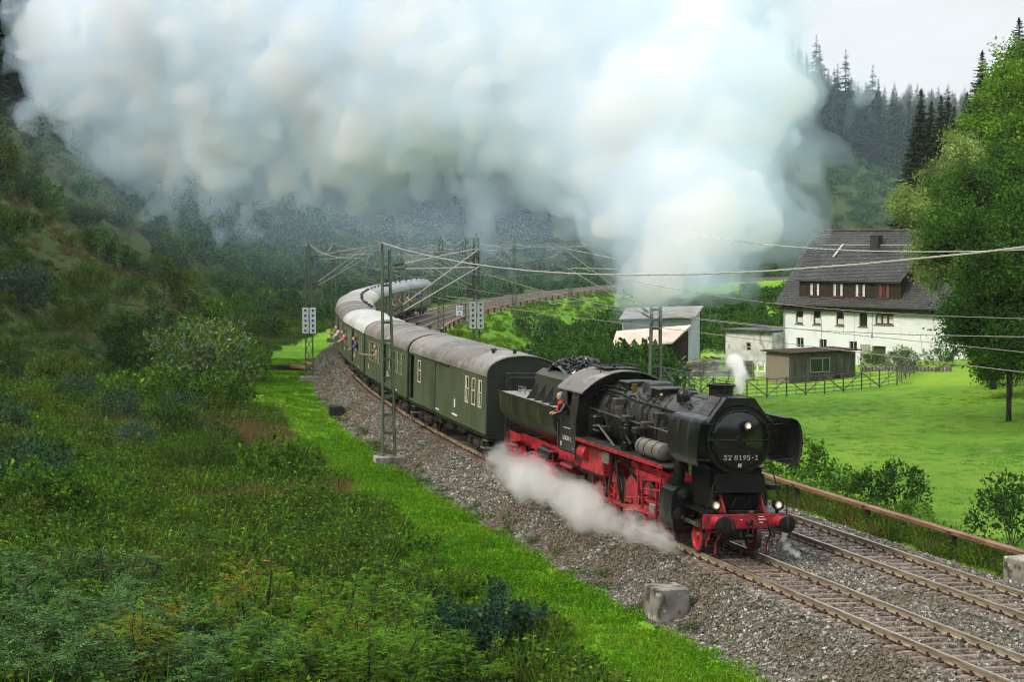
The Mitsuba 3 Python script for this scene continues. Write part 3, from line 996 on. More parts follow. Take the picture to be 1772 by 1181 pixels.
        m.box((-13.1, min(sg * 1.452, sg * 1.468), 2.56), (-11.5, max(sg * 1.452, sg * 1.468), 2.60))
        cs = P('cab_side', m, 'm_soot')
        m = Mesh()
        tm = meshkit.text_mesh('52 8195-1', .13, .004)
        v = np.array(tm.vertices)
        v[:, 0] -= v[:, 0].max() / 2
        m.add(np.stack([-12.35 - sg * v[:, 0], sg * (1.457 + v[:, 2]), v[:, 1] + 1.98], 1), np.array(tm.faces), (.62, .63, .61))
        m.box((-12.75, min(sg * 1.457, sg * 1.46), 2.36), (-12.0, max(sg * 1.457, sg * 1.46), 2.385), (.5, .5, .49))
        m.box((-13.05, min(sg * 1.457, sg * 1.46), 1.75), (-12.95, max(sg * 1.457, sg * 1.46), 1.9), (.5, .5, .49))
        m.box((-11.75, min(sg * 1.457, sg * 1.46), 1.76), (-11.6, max(sg * 1.457, sg * 1.46), 1.78), (.5, .5, .49))
        P('number', m, 'm_paint', parent=cs, label='pale painted number 52 8195-1 on the cab side')
        m = Mesh().tube([(-13.22, sg * 1.5, 1.7), (-13.22, sg * 1.52, 2.5)], .016, 6)
        P('grab_rail', m, 'm_steel', parent=cs)
        for i, (z, x0, x1) in enumerate(((1.60, -13.15, -11.5), (1.22, -13.05, -11.7))):
            m = Mesh().box((x0, min(sg * 1.05, sg * 1.44), z - .03), (x1, max(sg * 1.05, sg * 1.44), z))
            st = P('step', m, 'm_soot')
            m = Mesh().box((x0, min(sg * 1.44, sg * 1.465), z - .09), (x1, max(sg * 1.44, sg * 1.465), z + .005))
            P('red_edge', m, 'm_red', parent=st)
    # cab shell
    roof = [(-1.52, 3.60)] + [(y, 4.30 - .66 * abs(y / 1.5) ** 2.2) for y in np.linspace(-1.5, 1.5, 25)] + [(1.52, 3.60)]
    inner = [(y, z - .03) for y, z in roof[::-1]]
    m = Mesh().prism(roof + inner, -13.35, -10.62, 'x')
    rf = P('cab_roof', m, 'm_cabroof', 30)
    m = Mesh()
    m.cbox((-12.7, -.55, 4.30), (-11.2, .45, 4.36), .02)
    for x in (-12.7, -11.25):
        m.tube([(x, -.75, 4.2), (x, -.7, 4.42), (x, .6, 4.42), (x, .65, 4.2)], .018, 6)
    m.tube([(-12.7, -.7, 4.42), (-11.25, -.7, 4.42)], .018, 6)
    m.tube([(-12.7, .6, 4.42), (-11.25, .6, 4.42)], .018, 6)
    m.lathe([(4.28, .05), (4.44, .05), (4.45, 0)], (-11.55, -.2, 0), 'z', 8)
    P('roof_hatch', m, 'm_black', parent=rf)
    wall = Polygon([(-1.42, 2.15), (-1.42, 3.60)] + [(y, 4.26 - .66 * abs(y / 1.5) ** 2.2) for y in np.linspace(-1.42, 1.42, 21)] + [(1.42, 3.6), (1.42, 2.15)]).difference(Point(0, Z).buffer(.90))
    m = Mesh().prism(wall, -11.52, -11.46, 'x')
    P('cab_front', m, 'm_black')
    m = Mesh().box((-13.2, -1.42, 1.6), (-11.5, 1.42, 1.66))
    m.box((-13.15, -1.40, 1.66), (-13.05, -1.2, 2.7))
    P('cab_floor', m, 'm_black')
    m = Mesh().cbox((-11.9, -.9, 1.7), (-11.55, .9, 3.5), .05)
    P('backhead', m, 'm_black')
    # wheels
    Rw = .70
    for x in WX:
        for sg in (-1, 1):
            big = abs(x - WX[2]) < .1
            w = spoked_wheel(Rw, 13, weight=(-.2, PI + .2) if big else (.5, PI - .5))
            if sg > 0:
                w = mirrored(w)
            k = P('driving_wheel', at(w, x, sg * .80, Rw), 'm_red', 35)
            m = Mesh().lathe([(-.068, Rw - .045), (-.068, Rw + .002), (.066, Rw + .002)], (0, 0, 0), 'y', 36)
            P('tyre', at(m if sg < 0 else mirrored(m), x, sg * .80, Rw), 'm_tyre', 35, k)
        m = Mesh().tube([(x, -.75, Rw), (x, .75, Rw)], .09, 12)
        P('axle', m, 'm_black', 40)
    for sg in (-1, 1):
        w = disc_wheel(.425)
        k = P('leading_wheel', at(w if sg < 0 else mirrored(w), -2.06, sg * .78, .425), 'm_red', 35)
        m = Mesh().lathe([(-.068, .385), (-.068, .428), (.066, .428)], (0, 0, 0), 'y', 30)
        P('tyre', at(m if sg < 0 else mirrored(m), -2.06, sg * .78, .425), 'm_tyre', 35, k)
    m = Mesh().tube([(-2.06, -.75, .425), (-2.06, .75, .425)], .08, 12)
    m.cbox((-3.4, -.45, .35), (-1.6, .45, .75), .05)
    P('pony_truck', m, 'm_black')
    # front end
    m = Mesh().cbox((-.68, -1.22, .80), (-.62, 1.22, 1.18), .012)
    for y in np.linspace(-1.1, 1.1, 9):
        m.lathe([(-.625, .018), (-.605, .015), (-.60, 0)], (0, y, 1.12), 'x', 6)
        m.lathe([(-.625, .018), (-.605, .015), (-.60, 0)], (0, y, .86), 'x', 6)
    bb = P('buffer_beam', m, 'm_red')
    m = Mesh()
    for (y, z, w) in ((.30, 1.10, .16), (.30, 1.03, .22), (.34, .95, .10), (-.20, 1.03, .06)):
        m.box((-.618, y, z), (-.612, y + w, z + .022), (.75, .72, .70))
    P('marking', m, 'm_paint', parent=bb, each=True, label='tiny white lettering lines on the red beam')
    for y in (-.875, .875):
        m = Mesh().lathe([(-.62, .17), (-.60, .17), (-.58, .13), (-.30, .12), (-.28, .095), (-.05, .09)], (0, y, .985), 'x', 22)
        k = P('buffer', m, 'm_red', 35)
        m = Mesh().lathe([(-.06, .07), (-.05, .225), (-.015, .228), (.0, .20), (.008, 0)], (0, y, .985), 'x', 28)
        P('buffer_head', m, 'm_black', 35, k)
    m = Mesh()
    m.cbox((-.62, -.05, .90), (-.36, .05, 1.02), .02)
    m.tube([(-.42, 0, .95), (-.30, 0, .98), (-.26, 0, 1.05), (-.34, 0, 1.08)], .035, 8)
    for dy in (-.06, .06):
        m.tube([(-.42, dy, .98), (-.36, dy, .72), (-.40, dy, .52)], .022, 7)
    m.tube([(-.40, -.06, .52), (-.37, 0, .46), (-.40, .06, .52)], .022, 7)
    m.cbox((-.44, -.09, .60), (-.34, .09, .68), .02)
    P('coupling_hook', m, 'm_black', 40)
    for y in (-.42, .52):
        m = Mesh().tube([(-.60, y, 1.0), (-.48, y, .98), (-.42, y + .02, .80), (-.45, y + .10, .62), (-.50, y + .2, .60), (-.55, y + .22, .70)], .026, 8)
        P('air_hose', m, 'm_black', 40)
    m = Mesh().lathe([(1.18, .05), (1.24, .06), (1.27, .05), (1.27, 0)], (-.62, .12, 0), 'z', 10)
    m.tube([(-.6, .12, 1.2), (-.58, .12, 1.0), (-.55, .30, .88)], .018, 6)
    P('valve_tap', m, 'm_red', 35)
    for sg in (-1, 1):
        m = Mesh().tube([(-.66, sg * 1.12, 1.18), (-.66, sg * 1.12, 1.92)], .018, 6)
        m.lathe([(1.90, .028), (1.95, .028), (1.96, 0)], (-.66, sg * 1.12, 0), 'z', 8)
        P('marker_rod', m, 'm_black')
        m = Mesh().tube([(-.70, sg * 1.0, .80), (-.72, sg * 1.0, .55), (-.95, sg * 1.0, .42), (-.95, sg * 1.0, .30)], .02, 6)
        m.tube([(-.70, sg * .7, .80), (-.72, sg * .7, .62), (-1.0, sg * .72, .35), (-1.0, sg * .72, .08)], .026, 6)
        m.tube([(-.72, sg * .45, .72), (-.72, sg * 1.0, .72)], .016, 6)
        P('foot_step', m, 'm_red')
        m = Mesh()
        q = .02
        m.prism([(-1.2, 1.20), (-.75, 1.20), (-1.2, 1.72)], sg * .56 - q, sg * .56 + q, 'y')
        P('frame_stay', m, 'm_red')
    m = Mesh()
    m.box((-2.6, -1.15, 1.185), (-.66, 1.15, 1.20))
    P('front_deck', m, 'm_black')
    m = Mesh()
    m.cbox((-1.95, -.72, 1.20), (-1.25, .72, 1.62), .04)
    m.prism([(-1.15, 1.72), (-1.02, 1.72), (-1.30, 2.16), (-1.42, 2.16)], -.70, .70, 'y')
    m.cbox((-1.25, -.84, 1.70), (-.95, .62, 1.73), .005)
    m.cbox((-2.9, -.75, 1.20), (-1.5, .75, 2.3), .05)
    P('saddle', m, 'm_apron')
    m = Mesh()
    for y in (-.30, .10, .45):
        m.tube([(-1.1, y, 1.25), (-1.05, y + .1, 1.45), (-1.15, y + .2, 1.6)], .018, 6)
    m.tube([(-.72, -.5, 1.26), (-.72, .5, 1.26)], .014, 6)
    m.tube([(-1.0, -.8, 2.0), (-.95, -.9, 1.6), (-.9, -1.0, 1.25)], .02, 6)
    m.tube([(-1.2, .9, 2.3), (-1.0, .98, 1.8), (-.9, 1.0, 1.25)], .02, 6)
    P('hose', m, 'm_black', 40)
    # toothed brackets at the far side of the front
    m = Mesh()
    for i in range(9):
        m.cbox((-3.4 + i * .22, .95, 1.70), (-3.3 + i * .22, 1.32, 1.83), .02)
    P('bolt', m, 'm_black', each=True)


principled('m_doorblack', (.005, .005, .0055), .12, spec=.5, clearcoat=.3)
principled('m_apron', (.004, .004, .0043), .75, spec=.15)
principled('m_greyiron', (.115, .108, .098), .45, spec=.45)
principled('m_redsteel', (.30, .022, .022), .35, metal=.3)
principled('m_tyre', (.13, .11, .10), .35, metal=.8)
principled('m_cabroof', PR(f_roof), .6, spec=.35)
WX = (-4.30, -5.93, -7.55, -9.15, -10.75)
engine()


def tender():
    K = thing('coal_tender', 'black tub-shaped coal tender with red bogies behind the locomotive', 'tender')
    h, a = between(-15.0, -21.0)
    o = a + 15.0 * np.array([math.cos(h), math.sin(h), 0])
    X = T(rot(z=h, x=-CANT, at=o))

    def P(name, mesh, bsdf, smooth=False, parent=K, label=None, kind=None, each=False):
        for q in (mesh.pieces() if each else (mesh,)):
            k = part(parent, name, label, kind)
            q.put(k, bsdf, smooth, X)
        return k

    x0, x1 = -21.55, -14.15
    sec = [(1.45, 2.86), (1.44, 2.55)] + [(1.42 * math.cos(t), 2.45 + 1.0 * math.sin(t)) for t in np.radians(np.linspace(-6, -174, 23))] + [(-1.44, 2.55), (-1.45, 2.86)]
    m = Mesh().prism(sec, x0, x1, 'x')
    tub = P('tub', m, 'm_tub', 28)
    m = Mesh()
    for s in (-1, 1):
        m.box((x0 - .01, min(s * 1.43, s * 1.475), 2.84), (x1 + .01, max(s * 1.43, s * 1.475), 2.89))
    m.box((x0 - .02, -1.43, 2.84), (x0, 1.43, 2.89))
    P('lip', m, 'm_soot', parent=tub)
    m = Mesh().box((x0 + .02, -1.40, 2.86), (x1 - .02, 1.40, 2.872))
    P('deck', m, 'm_deck', parent=tub)
    # bunker
    b0, b1 = -18.3, -14.3
    sec = [(-.95, 2.872), (.95, 2.872), (.95, 3.72), (.70, 3.92), (.66, 3.92), (.90, 3.70), (.90, 2.9), (-.90, 2.9), (-.90, 3.70), (-.66, 3.92), (-.70, 3.92), (-.95, 3.72)]
    m = Mesh().prism(sec, b0, b1, 'x')
    m.prism([(-.95, 2.872), (.95, 2.872), (.95, 3.72), (.70, 3.92), (-.70, 3.92), (-.95, 3.72)], b0 - .04, b0, 'x')
    bk = P('bunker', m, 'm_bunker')
    m = Mesh()
    for x in (-18.0, -17.0, -16.0, -15.0):
        for s in (-1, 1):
            q = [(s * .95, 2.872), (s * 1.36, 2.872), (s * .95, 3.45)]
            m.prism(q, x - .015, x + .015, 'x')
    P('gusset', m, 'm_bunker', parent=bk, each=True)
    # coal: lumps heaped above the rim
    rng = np.random.default_rng(11)
    m = Mesh()
    lump = [trimesh.convex.convex_hull(rng.normal(size=(9, 3))) for _ in range(5)]
    n = 620
    for i in range(n):
        x, y = rng.uniform(b0 + .15, b1 - .1), rng.uniform(-.72, .72)
        top = 3.72 + .62 * math.exp(-((x + 16.2) / 1.25) ** 2) * (1 - .35 * (y / .8) ** 2)
        l = lump[i % 5]
        sc = rng.uniform(.035, .075)
        R = trimesh.transformations.random_rotation_matrix(rng.random(3))[:3, :3]
        m.add(np.array(l.vertices) @ R.T * sc + [x, y, top + rng.normal(0, .03)], np.array(l.faces))
    g = np.linspace(0, 1, 12)
    gx, gy = np.meshgrid(b0 + .05 + (b1 - b0 - .1) * g, -.8 + 1.6 * g, indexing='ij')
    gz = 3.68 + .62 * np.exp(-((gx + 16.2) / 1.25) ** 2) * (1 - .35 * (gy / .8) ** 2)
    i = np.arange(144).reshape(12, 12)
    m.add(np.stack([gx, gy, gz], -1).reshape(-1, 3), np.stack([i[:-1, :-1], i[1:, :-1], i[1:, 1:], i[:-1, 1:]], -1).reshape(-1, 4))
    k = part(K, 'coal', 'heap of glossy black coal lumps above the bunker rim', 'stuff')
    m.put(k, 'm_coal', False, X)
    m = Mesh()
    m.tube([(-18.9, -1.0, 2.87), (-18.95, -1.0, 3.05), (-20.3, -.95, 3.08), (-20.6, -.9, 2.88)], .02, 6)
    m.tube([(-20.9, -.9, 2.95), (-20.9, .9, 2.95)], .02, 6)
    m.tube([(-19.4, -.9, 2.88), (-19.6, -.6, 3.15), (-19.9, -.3, 2.95), (-20.3, -.1, 3.2)], .02, 6)
    m.tube([(-20.9, -.9, 2.87), (-20.9, -.9, 3.1), (-19.9, -.9, 3.12), (-19.9, -.9, 2.87)], .018, 6)
    P('handrail', m, 'm_steel', 40)
    m = Mesh().lathe([(-18.65, 0), (-18.65, .10), (-18.45, .12), (-18.40, .10), (-18.38, 0)], (0, -.62, 3.3), 'x', 14)
    P('tail_lamp', m, 'm_black', 35)
    m = Mesh()
    for s in (-1, 1):
        m.cbox((x0 + .1, min(s * .55, s * .63), .95), (x1 - .05, max(s * .55, s * .63), 1.35), .02)
    m.cbox((x0 - .1, -1.2, .85), (x0 - .02, 1.2, 1.2), .01)
    P('underframe', m, 'm_red')
    for s in (-1, 1):
        m = Mesh()
        m.cbox((-21.6, min(s * 1.08, s * 1.13), .55), (-21.52, max(s * 1.08, s * 1.13), 1.40), .01)
        m.prism([(-21.6, 1.02), (-19.9, 1.22), (-19.9, 1.42), (-21.6, 1.45)], min(s * 1.0, s * 1.02), max(s * 1.0, s * 1.02), 'y')
        m.cbox((-21.6, min(s * .9, s * 1.13), .95), (-20.7, max(s * .9, s * 1.13), 1.0), .01)
        P('side_bracket', m, 'm_red')
        m = Mesh().lathe([(-16.5, 0), (-16.5, .14), (-16.44, .19), (-15.0, .19), (-14.94, .14), (-14.94, 0)], (0, s * 1.15, 1.22), 'x', 20)
        P('air_reservoir', m, 'm_black', 30)
        m = Mesh()
        m.tube([(-14.7, s * 1.2, 1.5), (-14.72, s * 1.3, .7)], .02, 6)
        for z in (.55, .95, 1.35):
            m.cbox((-15.0, min(s * 1.05, s * 1.4), z), (-14.5, max(s * 1.05, s * 1.4), z + .04), .01)
        P('ladder_step', m, 'm_red', each=True)
    for bx in (-16.3, -19.9):
        k = part(K, 'bogie')
        m = Mesh()
        for s in (-1, 1):
            sec = [(bx - 1.55, .62), (bx - 1.35, .80), (bx - .5, .86), (bx, .95), (bx + .5, .86), (bx + 1.35, .80), (bx + 1.55, .62), (bx + 1.25, .46), (bx + .6, .38), (bx + .3, .30), (bx - .3, .30), (bx - .6, .38), (bx - 1.25, .46)]
            m.prism(sec, min(s * .98, s * 1.04), max(s * .98, s * 1.04), 'y')
            for dx in (-.9, .9):
                m.cbox((bx + dx - .17, min(s * 1.02, s * 1.18), .36), (bx + dx + .17, max(s * 1.02, s * 1.18), .74), .04)
                m.cbox((bx + dx - .38, min(s * 1.03, s * 1.12), .78), (bx + dx + .38, max(s * 1.03, s * 1.12), .84), .01)
                m.cbox((bx + dx - .30, min(s * 1.03, s * 1.12), .84), (bx + dx + .30, max(s * 1.03, s * 1.12), .89), .01)
            for t in (-.45, .45):
                m.tube([(bx + t, s * 1.08, .3 + .3), (bx + t, s * 1.08, 1.0)], .04, 6)
        m.cbox((bx - .2, -1.0, .4), (bx + .2, 1.0, .8), .04)
        m.put(k, 'm_red', False, X)
        for dx in (-.9, .9):
            for s in (-1, 1):
                w = disc_wheel(.47)
                P('wheel', at(w if s < 0 else mirrored(w), bx + dx, s * .78, .47), 'm_red', 35, k)
    for s in (-1, 1):
        m = Mesh().lathe([(x0 - .1, .13), (x0 - .45, .12), (x0 - .47, .09), (x0 - .65, .09), (x0 - .65, .22), (x0 - .69, .22), (x0 - .70, 0)][::-1], (0, s * .875, 1.03), 'x', 20)
        P('buffer', m, 'm_black', 35)


def f_tub(p, n, uv):
    a = FB(p.x * 1.2, p.y * 1.2, p.z * 1.2, 4)
    b = FB(p.x * 5., p.y * 5., p.z * .5, 3)
    c = MX([.013, .0135, .010], [.028, .027, .019], SM(.3, .7, a))
    return MX(c, [.060, .052, .036], SM(.56, .8, b) * .7)


principled('m_tub', PR(f_tub), .42, spec=.45)
principled('m_bunker', (.038, .040, .032), .5, spec=.4)
principled('m_deck', (.19, .185, .18), .6, spec=.3)
tender()
# ------------------------------------------------------------------ coaches
CL, CW = 17.0, 1.43          # body length, half width
ZB, ZE, ZT = 1.08, 3.26, 4.06  # sill, eave, roof crown


def roof_sec(off=0.):
    t = np.linspace(0, PI, 29)
    y = (CW + .03 + off) * np.cos(t)
    z = ZE - .02 + (ZT - ZE + .02 + off) * np.sin(t) ** .82
    return np.stack([y, z], 1)


def bogie(bx):
    m = Mesh()
    for s in (-1, 1):
        m.prism([(bx - 1.6, .55), (bx - 1.3, .72), (bx + 1.3, .72), (bx + 1.6, .55), (bx + 1.2, .48), (bx + .5, .36), (bx - .5, .36), (bx - 1.2, .48)], min(s * .98, s * 1.05), max(s * .98, s * 1.05), 'y')
        for d in (-1.2, 1.2):
            m.cbox((bx + d - .18, min(s * 1.02, s * 1.2), .34), (bx + d + .18, max(s * 1.02, s * 1.2), .66), .04)
        m.cbox((bx - .55, min(s * 1.05, s * 1.18), .32), (bx + .55, max(s * 1.05, s * 1.18), .56), .05)
    m.cbox((bx - .25, -1.0, .45), (bx + .25, 1.0, .95), .04)
    return m


def coach_parts(kind, roof_m, frame_c):
    """list of (part path, ply dict, label) in local axes: x forward from the middle of the coach"""
    from shapely.geometry import box as sbox
    from shapely import union_all
    out = []

    def A(name, mesh, bsdf, smooth=False, label=None):
        col = mesh.cols()
        out.append((name, mikit.ply(mesh.get(), bsdf, smooth=smooth, color=col), label))

    H = CL / 2
    if kind == 'baggage':
        wins = [(H - 1.15, .62, 2.02, 3.02), (H - 2.35, .62, 2.02, 3.02), (H - 3.65, .62, 2.02, 3.02), (-H + 2.6, .70, 2.05, 3.0)]
        doors = []
    else:
        g = 1.42
        wins = [(.95 + .62 + g * (i + .5), 1.0, 2.02, 2.98) for i in range(4)] + [(-.95 - .62 - g * (i + .5), 1.0, 2.02, 2.98) for i in range(4)]
        doors = [0.]
    for s in (-1, 1):
        wall = sbox(-H, ZB, H, ZE)
        holes = [sbox(x - w / 2, a, x + w / 2, b) for x, w, a, b in wins] + [sbox(x - .62, ZB + .12, x + .62, ZE - .12) for x in doors]
        if kind == 'baggage':
            holes.append(sbox(-H + .15, ZB + .1, -H + 1.15, ZE - .1))
        m = Mesh().prism(wall.difference(union_all(holes)), min(s * (CW - .05), s * CW), max(s * (CW - .05), s * CW), 'y')
        A('side_wall', m, 'm_coach')
        m = Mesh()
        for x, w, a, b in wins:
            pass
        for x, w, a, b in wins:
            m = Mesh()
            t = .035
            y0, y1 = sorted((s * (CW - .02), s * (CW + .012)))
            m.box((x - w / 2 - .02, y0, a - .02), (x - w / 2 + t, y1, b + .02), frame_c)
            m.box((x + w / 2 - t, y0, a - .02), (x + w / 2 + .02, y1, b + .02), frame_c)
            for z in (a, b, (a + b) / 2 + .04):
                m.box((x - w / 2 + t, y0, z - .022), (x + w / 2 - t, y1, z + .022), frame_c)
            A('window', m, 'm_paint')
            m = Mesh().box((x - w / 2 + .01, min(s * (CW - .045), s * (CW - .035)), a + .01), (x + w / 2 - .01, max(s * (CW - .045), s * (CW - .035)), b - .01))
            A('window__pane', m, 'm_glass')
            if (int(x * 7) % 3) != 1:
                m = Mesh()   # curtain or blind behind part of the opening
                xs = np.linspace(x - w / 2, x - w / 2 + w * .32, 7)
                yy = s * (CW - .03 + .008 * np.cos(np.arange(7) * PI))
                v = np.concatenate([np.stack([xs, yy, xs * 0 + a + .03], 1), np.stack([xs, yy, xs * 0 + b - .03], 1)])
                f = [[i, i + 1, i + 8, i + 7] for i in range(6)]
                m.add(v, np.array(f), (.30, .31, .20) if kind != 'baggage' else (.48, .48, .40))
                A('window__curtain', m, 'm_matte')
        for x in doors:
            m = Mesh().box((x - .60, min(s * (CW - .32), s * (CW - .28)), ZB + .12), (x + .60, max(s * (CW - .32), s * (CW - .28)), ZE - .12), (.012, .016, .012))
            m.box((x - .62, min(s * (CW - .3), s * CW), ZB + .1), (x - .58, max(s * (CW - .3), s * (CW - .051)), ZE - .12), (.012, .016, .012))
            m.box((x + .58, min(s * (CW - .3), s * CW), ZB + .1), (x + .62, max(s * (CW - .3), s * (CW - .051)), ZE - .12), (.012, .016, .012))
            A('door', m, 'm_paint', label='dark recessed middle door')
            m = Mesh().cbox((x - .5, min(s * 1.0, s * 1.45), .74), (x + .5, max(s * 1.0, s * 1.45), .78), .01, (.05, .05, .045))
            m.cbox((x - .5, min(s * 1.0, s * 1.5), .40), (x + .5, max(s * 1.0, s * 1.5), .44), .01, (.07, .07, .06))
            A('step', m, 'm_paint')
        if kind == 'baggage':
            x0, x1 = -H + 3.6, -H + 6.6
            m = Mesh().cbox((x0, min(s * CW, s * (CW + .055)), ZB + .06), (x1, max(s * (CW + .003), s * (CW + .055)), ZE - .10), .01)
            A('sliding_door', m, 'm_coach', label='wide green sliding door')
            m = Mesh().box((x0 - .10, min(s * (CW + .002), s * (CW + .02)), ZB + .06), (x0 - .005, max(s * (CW + .002), s * (CW + .02)), ZE - .12), (.006, .006, .006))
            m.box((x0 - .2, min(s * CW, s * (CW + .07)), ZE - .09), (x1 + 3.0, max(s * (CW + .003), s * (CW + .07)), ZE - .05), (.02, .03, .012))
            A('door_rail', m, 'm_paint')
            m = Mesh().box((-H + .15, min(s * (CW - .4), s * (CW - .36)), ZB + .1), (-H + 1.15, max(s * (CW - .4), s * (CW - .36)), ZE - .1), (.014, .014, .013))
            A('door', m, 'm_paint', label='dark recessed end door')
            for x in (H - .5, -H + .7):
                m = Mesh()
                for z, y in ((.80, 1.36), (.52, 1.44), (.22, 1.50)):
                    m.cbox((x - .34, min(s * 1.0, s * y), z), (x + .34, max(s * 1.0, s * y), z + .035), .01, (.11, .11, .10))
                m.tube([(x - .3, s * 1.3, .85), (x - .3, s * 1.48, .22)], .02, 6, (.03, .03, .03))
                m.tube([(x + .3, s * 1.3, .85), (x + .3, s * 1.48, .22)], .02, 6, (.03, .03, .03))
                A('step', m, 'm_paint')
        # rubbing strip, drip rail, small plates
        m = Mesh().box((-H, min(s * CW, s * (CW + .014)), ZB - .005), (H, max(s * (CW + .003), s * (CW + .014)), ZB + .07))
        m.box((-H, min(s * CW, s * (CW + .03)), ZE - .035), (H, max(s * (CW + .003), s * (CW + .03)), ZE - .01))
        A('moulding', m, 'm_coach')
        m = Mesh()
        W = (.62, .63, .58)
        y0, y1 = sorted((s * (CW + .003), s * (CW + .007)))
        if kind == 'baggage':
            m.box((2.3, y0, 1.62), (2.55, y1, 1.94), W)
            m.box((1.9, y0, 1.28), (3.0, y1, 1.36), W)
            m.box((-1.8, y0, 1.20), (-.9, y1, 1.26), W)
        else:
            m.box((1.15, y0, 1.50), (1.40, y1, 1.86), W)
            m.box((1.75, y0, 1.55), (1.92, y1, 1.74), W)
            m.box((-6.9, y0, 1.5), (-6.72, y1, 1.72), W)
            m.box((4.5, y0, 1.16), (5.1, y1, 1.21), W)
        for q in m.pieces():
            A('marking', q, 'm_paint', label='small white plate on the side')
    # ends
    rs = roof_sec(-.035)
    for e in (-1, 1):
        poly = [(-CW + .02, ZB), (CW - .02, ZB)] + [tuple(q) for q in rs]
        m = Mesh().prism(poly, min(e * (H - .05), e * H), max(e * (H - .05), e * H), 'x')
        A('end_wall', m, 'm_coachend')
        m = Mesh().cbox((min(e * H, e * (H + .30)), -.62, 1.18), (max(e * H, e * (H + .30)), .62, 3.30), .06, (.008, .008, .008))
        for k in range(3):
            x = e * (H + .04 + .09 * k)
            m.cbox((min(x, x + e * .05), -.72, 1.1), (max(x, x + e * .05), .72, 3.42), .02, (.012, .012, .012))
        A('gangway', m, 'm_paint')
        m = Mesh()
        for s in (-1, 1):
            m.lathe([(e * (H + .0), .12), (e * (H + .30), .10), (e * (H + .31), .2), (e * (H + .345), .2), (e * (H + .35), 0)] if e > 0 else [(e * (H + .35), 0), (e * (H + .345), .2), (e * (H + .31), .2), (e * (H + .30), .10), (e * H, .12)], (0, s * .875, 1.0), 'x', 16, (.02, .02, .02))
        m.tube([(e * (H + .02), .2, .9), (e * (H + .2), .25, .6), (e * (H + .3), .3, .85)], .03, 6, (.02, .02, .02))
        m.tube([(e * (H + .02), 1.25, 1.1), (e * (H + .06), 1.25, 2.1)], .015, 5, (.02, .02, .02))
        A('buffer', m, 'm_paint')
    # roof with rib seams
    xs = []
    for x in np.concatenate([[-H - .06], np.arange(-H + 2.1, H - 1, 2.12), [H + .06]]):
        xs += [(x - .03, 0.), (x, .012), (x + .03, 0.)] if -H < x < H else [(x, 0.)]
    sec = roof_sec()
    inner = roof_sec(-.04)[::-1]
    v = []
    for x, o in xs:
        q = np.vstack([roof_sec(o), inner])
        v.append(np.column_stack([np.full(len(q), x), q]))
    n = len(sec) + len(inner)
    v = np.vstack(v)
    f = []
    for k in range(len(xs) - 1):
        i = np.arange(n)
        j = (i + 1) % n
        f.append(np.stack([k * n + i, k * n + j, (k + 1) * n + j, (k + 1) * n + i], 1))
    f = np.vstack(f)
    m = Mesh().add(v, f)
    a = len(sec)
    for b in (0, (len(xs) - 1) * n):
        i = np.arange(a - 1)
        m.add(v[b:b + n], np.stack([i, i + 1, n - 2 - i, n - 1 - i], 1))
    A('roof', m, roof_m, 30)
    m = Mesh()
    vents = [(H - 1.5, .55), (H - 2.6, -.62), (H - 1.2, -.1)] if kind == 'baggage' else [(x, y) for x in (-6, -2.2, 2.2, 6) for y in (.5,)]
    for x, y in vents:
        z = ZE + (ZT - ZE) * math.sqrt(max(0, 1 - (y / CW) ** 2)) ** .82
        m.lathe([(z - .06, .07), (z + .10, .07), (z + .11, .13), (z + .17, .13), (z + .19, .08), (z + .19, 0)], (x, y, 0), 'z', 12, (.035, .033, .030))
    for q in m.pieces():
        A('roof__ventilator', q, 'm_paint')
    # inside and below
    m = Mesh().box((-H + .06, -CW + .45, ZB + .1), (H - .06, CW - .45, ZE - .15), (.010, .010, .009))
    A('interior', m, 'm_matte')
    m = Mesh().box((-H + .02, -CW + .06, ZB - .16), (H - .02, CW - .06, ZB + .1), (.016, .015, .014))
    for x, w, d in ((-2.4, 1.6, .34), (.2, 1.1, .42), (2.6, 1.5, .30)):
        m.cbox((x - w / 2, -1.2, ZB - .16 - d), (x + w / 2, 1.2, ZB - .14), .05, (.02, .018, .016))
    A('underframe', m, 'm_paint')
    for i, bx in enumerate((-H + 3.0, H - 3.0)):
        m = bogie(bx)
        A('bogie', m, 'm_bogie')
        for d in (-1.2, 1.2):
            for s in (-1, 1):
                w = disc_wheel(.46)
                A('bogie__wheel', at(w if s < 0 else mirrored(w), bx + d, s * .76, .46), 'm_bogie', 35)
    return out


principled('m_coachend', (.013, .019, .013), .5, spec=.4)
principled('m_bogie', (.028, .025, .022), .75, spec=.25)
CREAM, OLIVE = (.52, .50, .36), (.17, .20, .13)
PROTO = {}


def coach(s_mid, kind, roof_m, label):
    K = thing('baggage_car' if kind == 'baggage' else 'passenger_coach', label, 'railway coach', None if kind == 'baggage' else 'passenger coaches of the train')
    h, a = between(s_mid + 5.5, s_mid - 5.5)
    a = (line(s_mid + 5.5) + line(s_mid - 5.5)) / 2
    M = T(rot(z=h, x=-CANT, at=a))
    key = (kind, roof_m)
    if key not in PROTO:
        PROTO[key] = coach_parts(kind, roof_m, CREAM if kind == 'baggage' else OLIVE)
    last = {}
    for path, d, lab in PROTO[key]:
        names = path.split('__')
        if len(names) == 1:
            k = part(K, names[0], lab)
            last[names[0]] = k
        else:
            k = part(last[names[0]], names[1], lab)
        scene[k] = {**d, 'to_world': M}
    return K, (h, a)


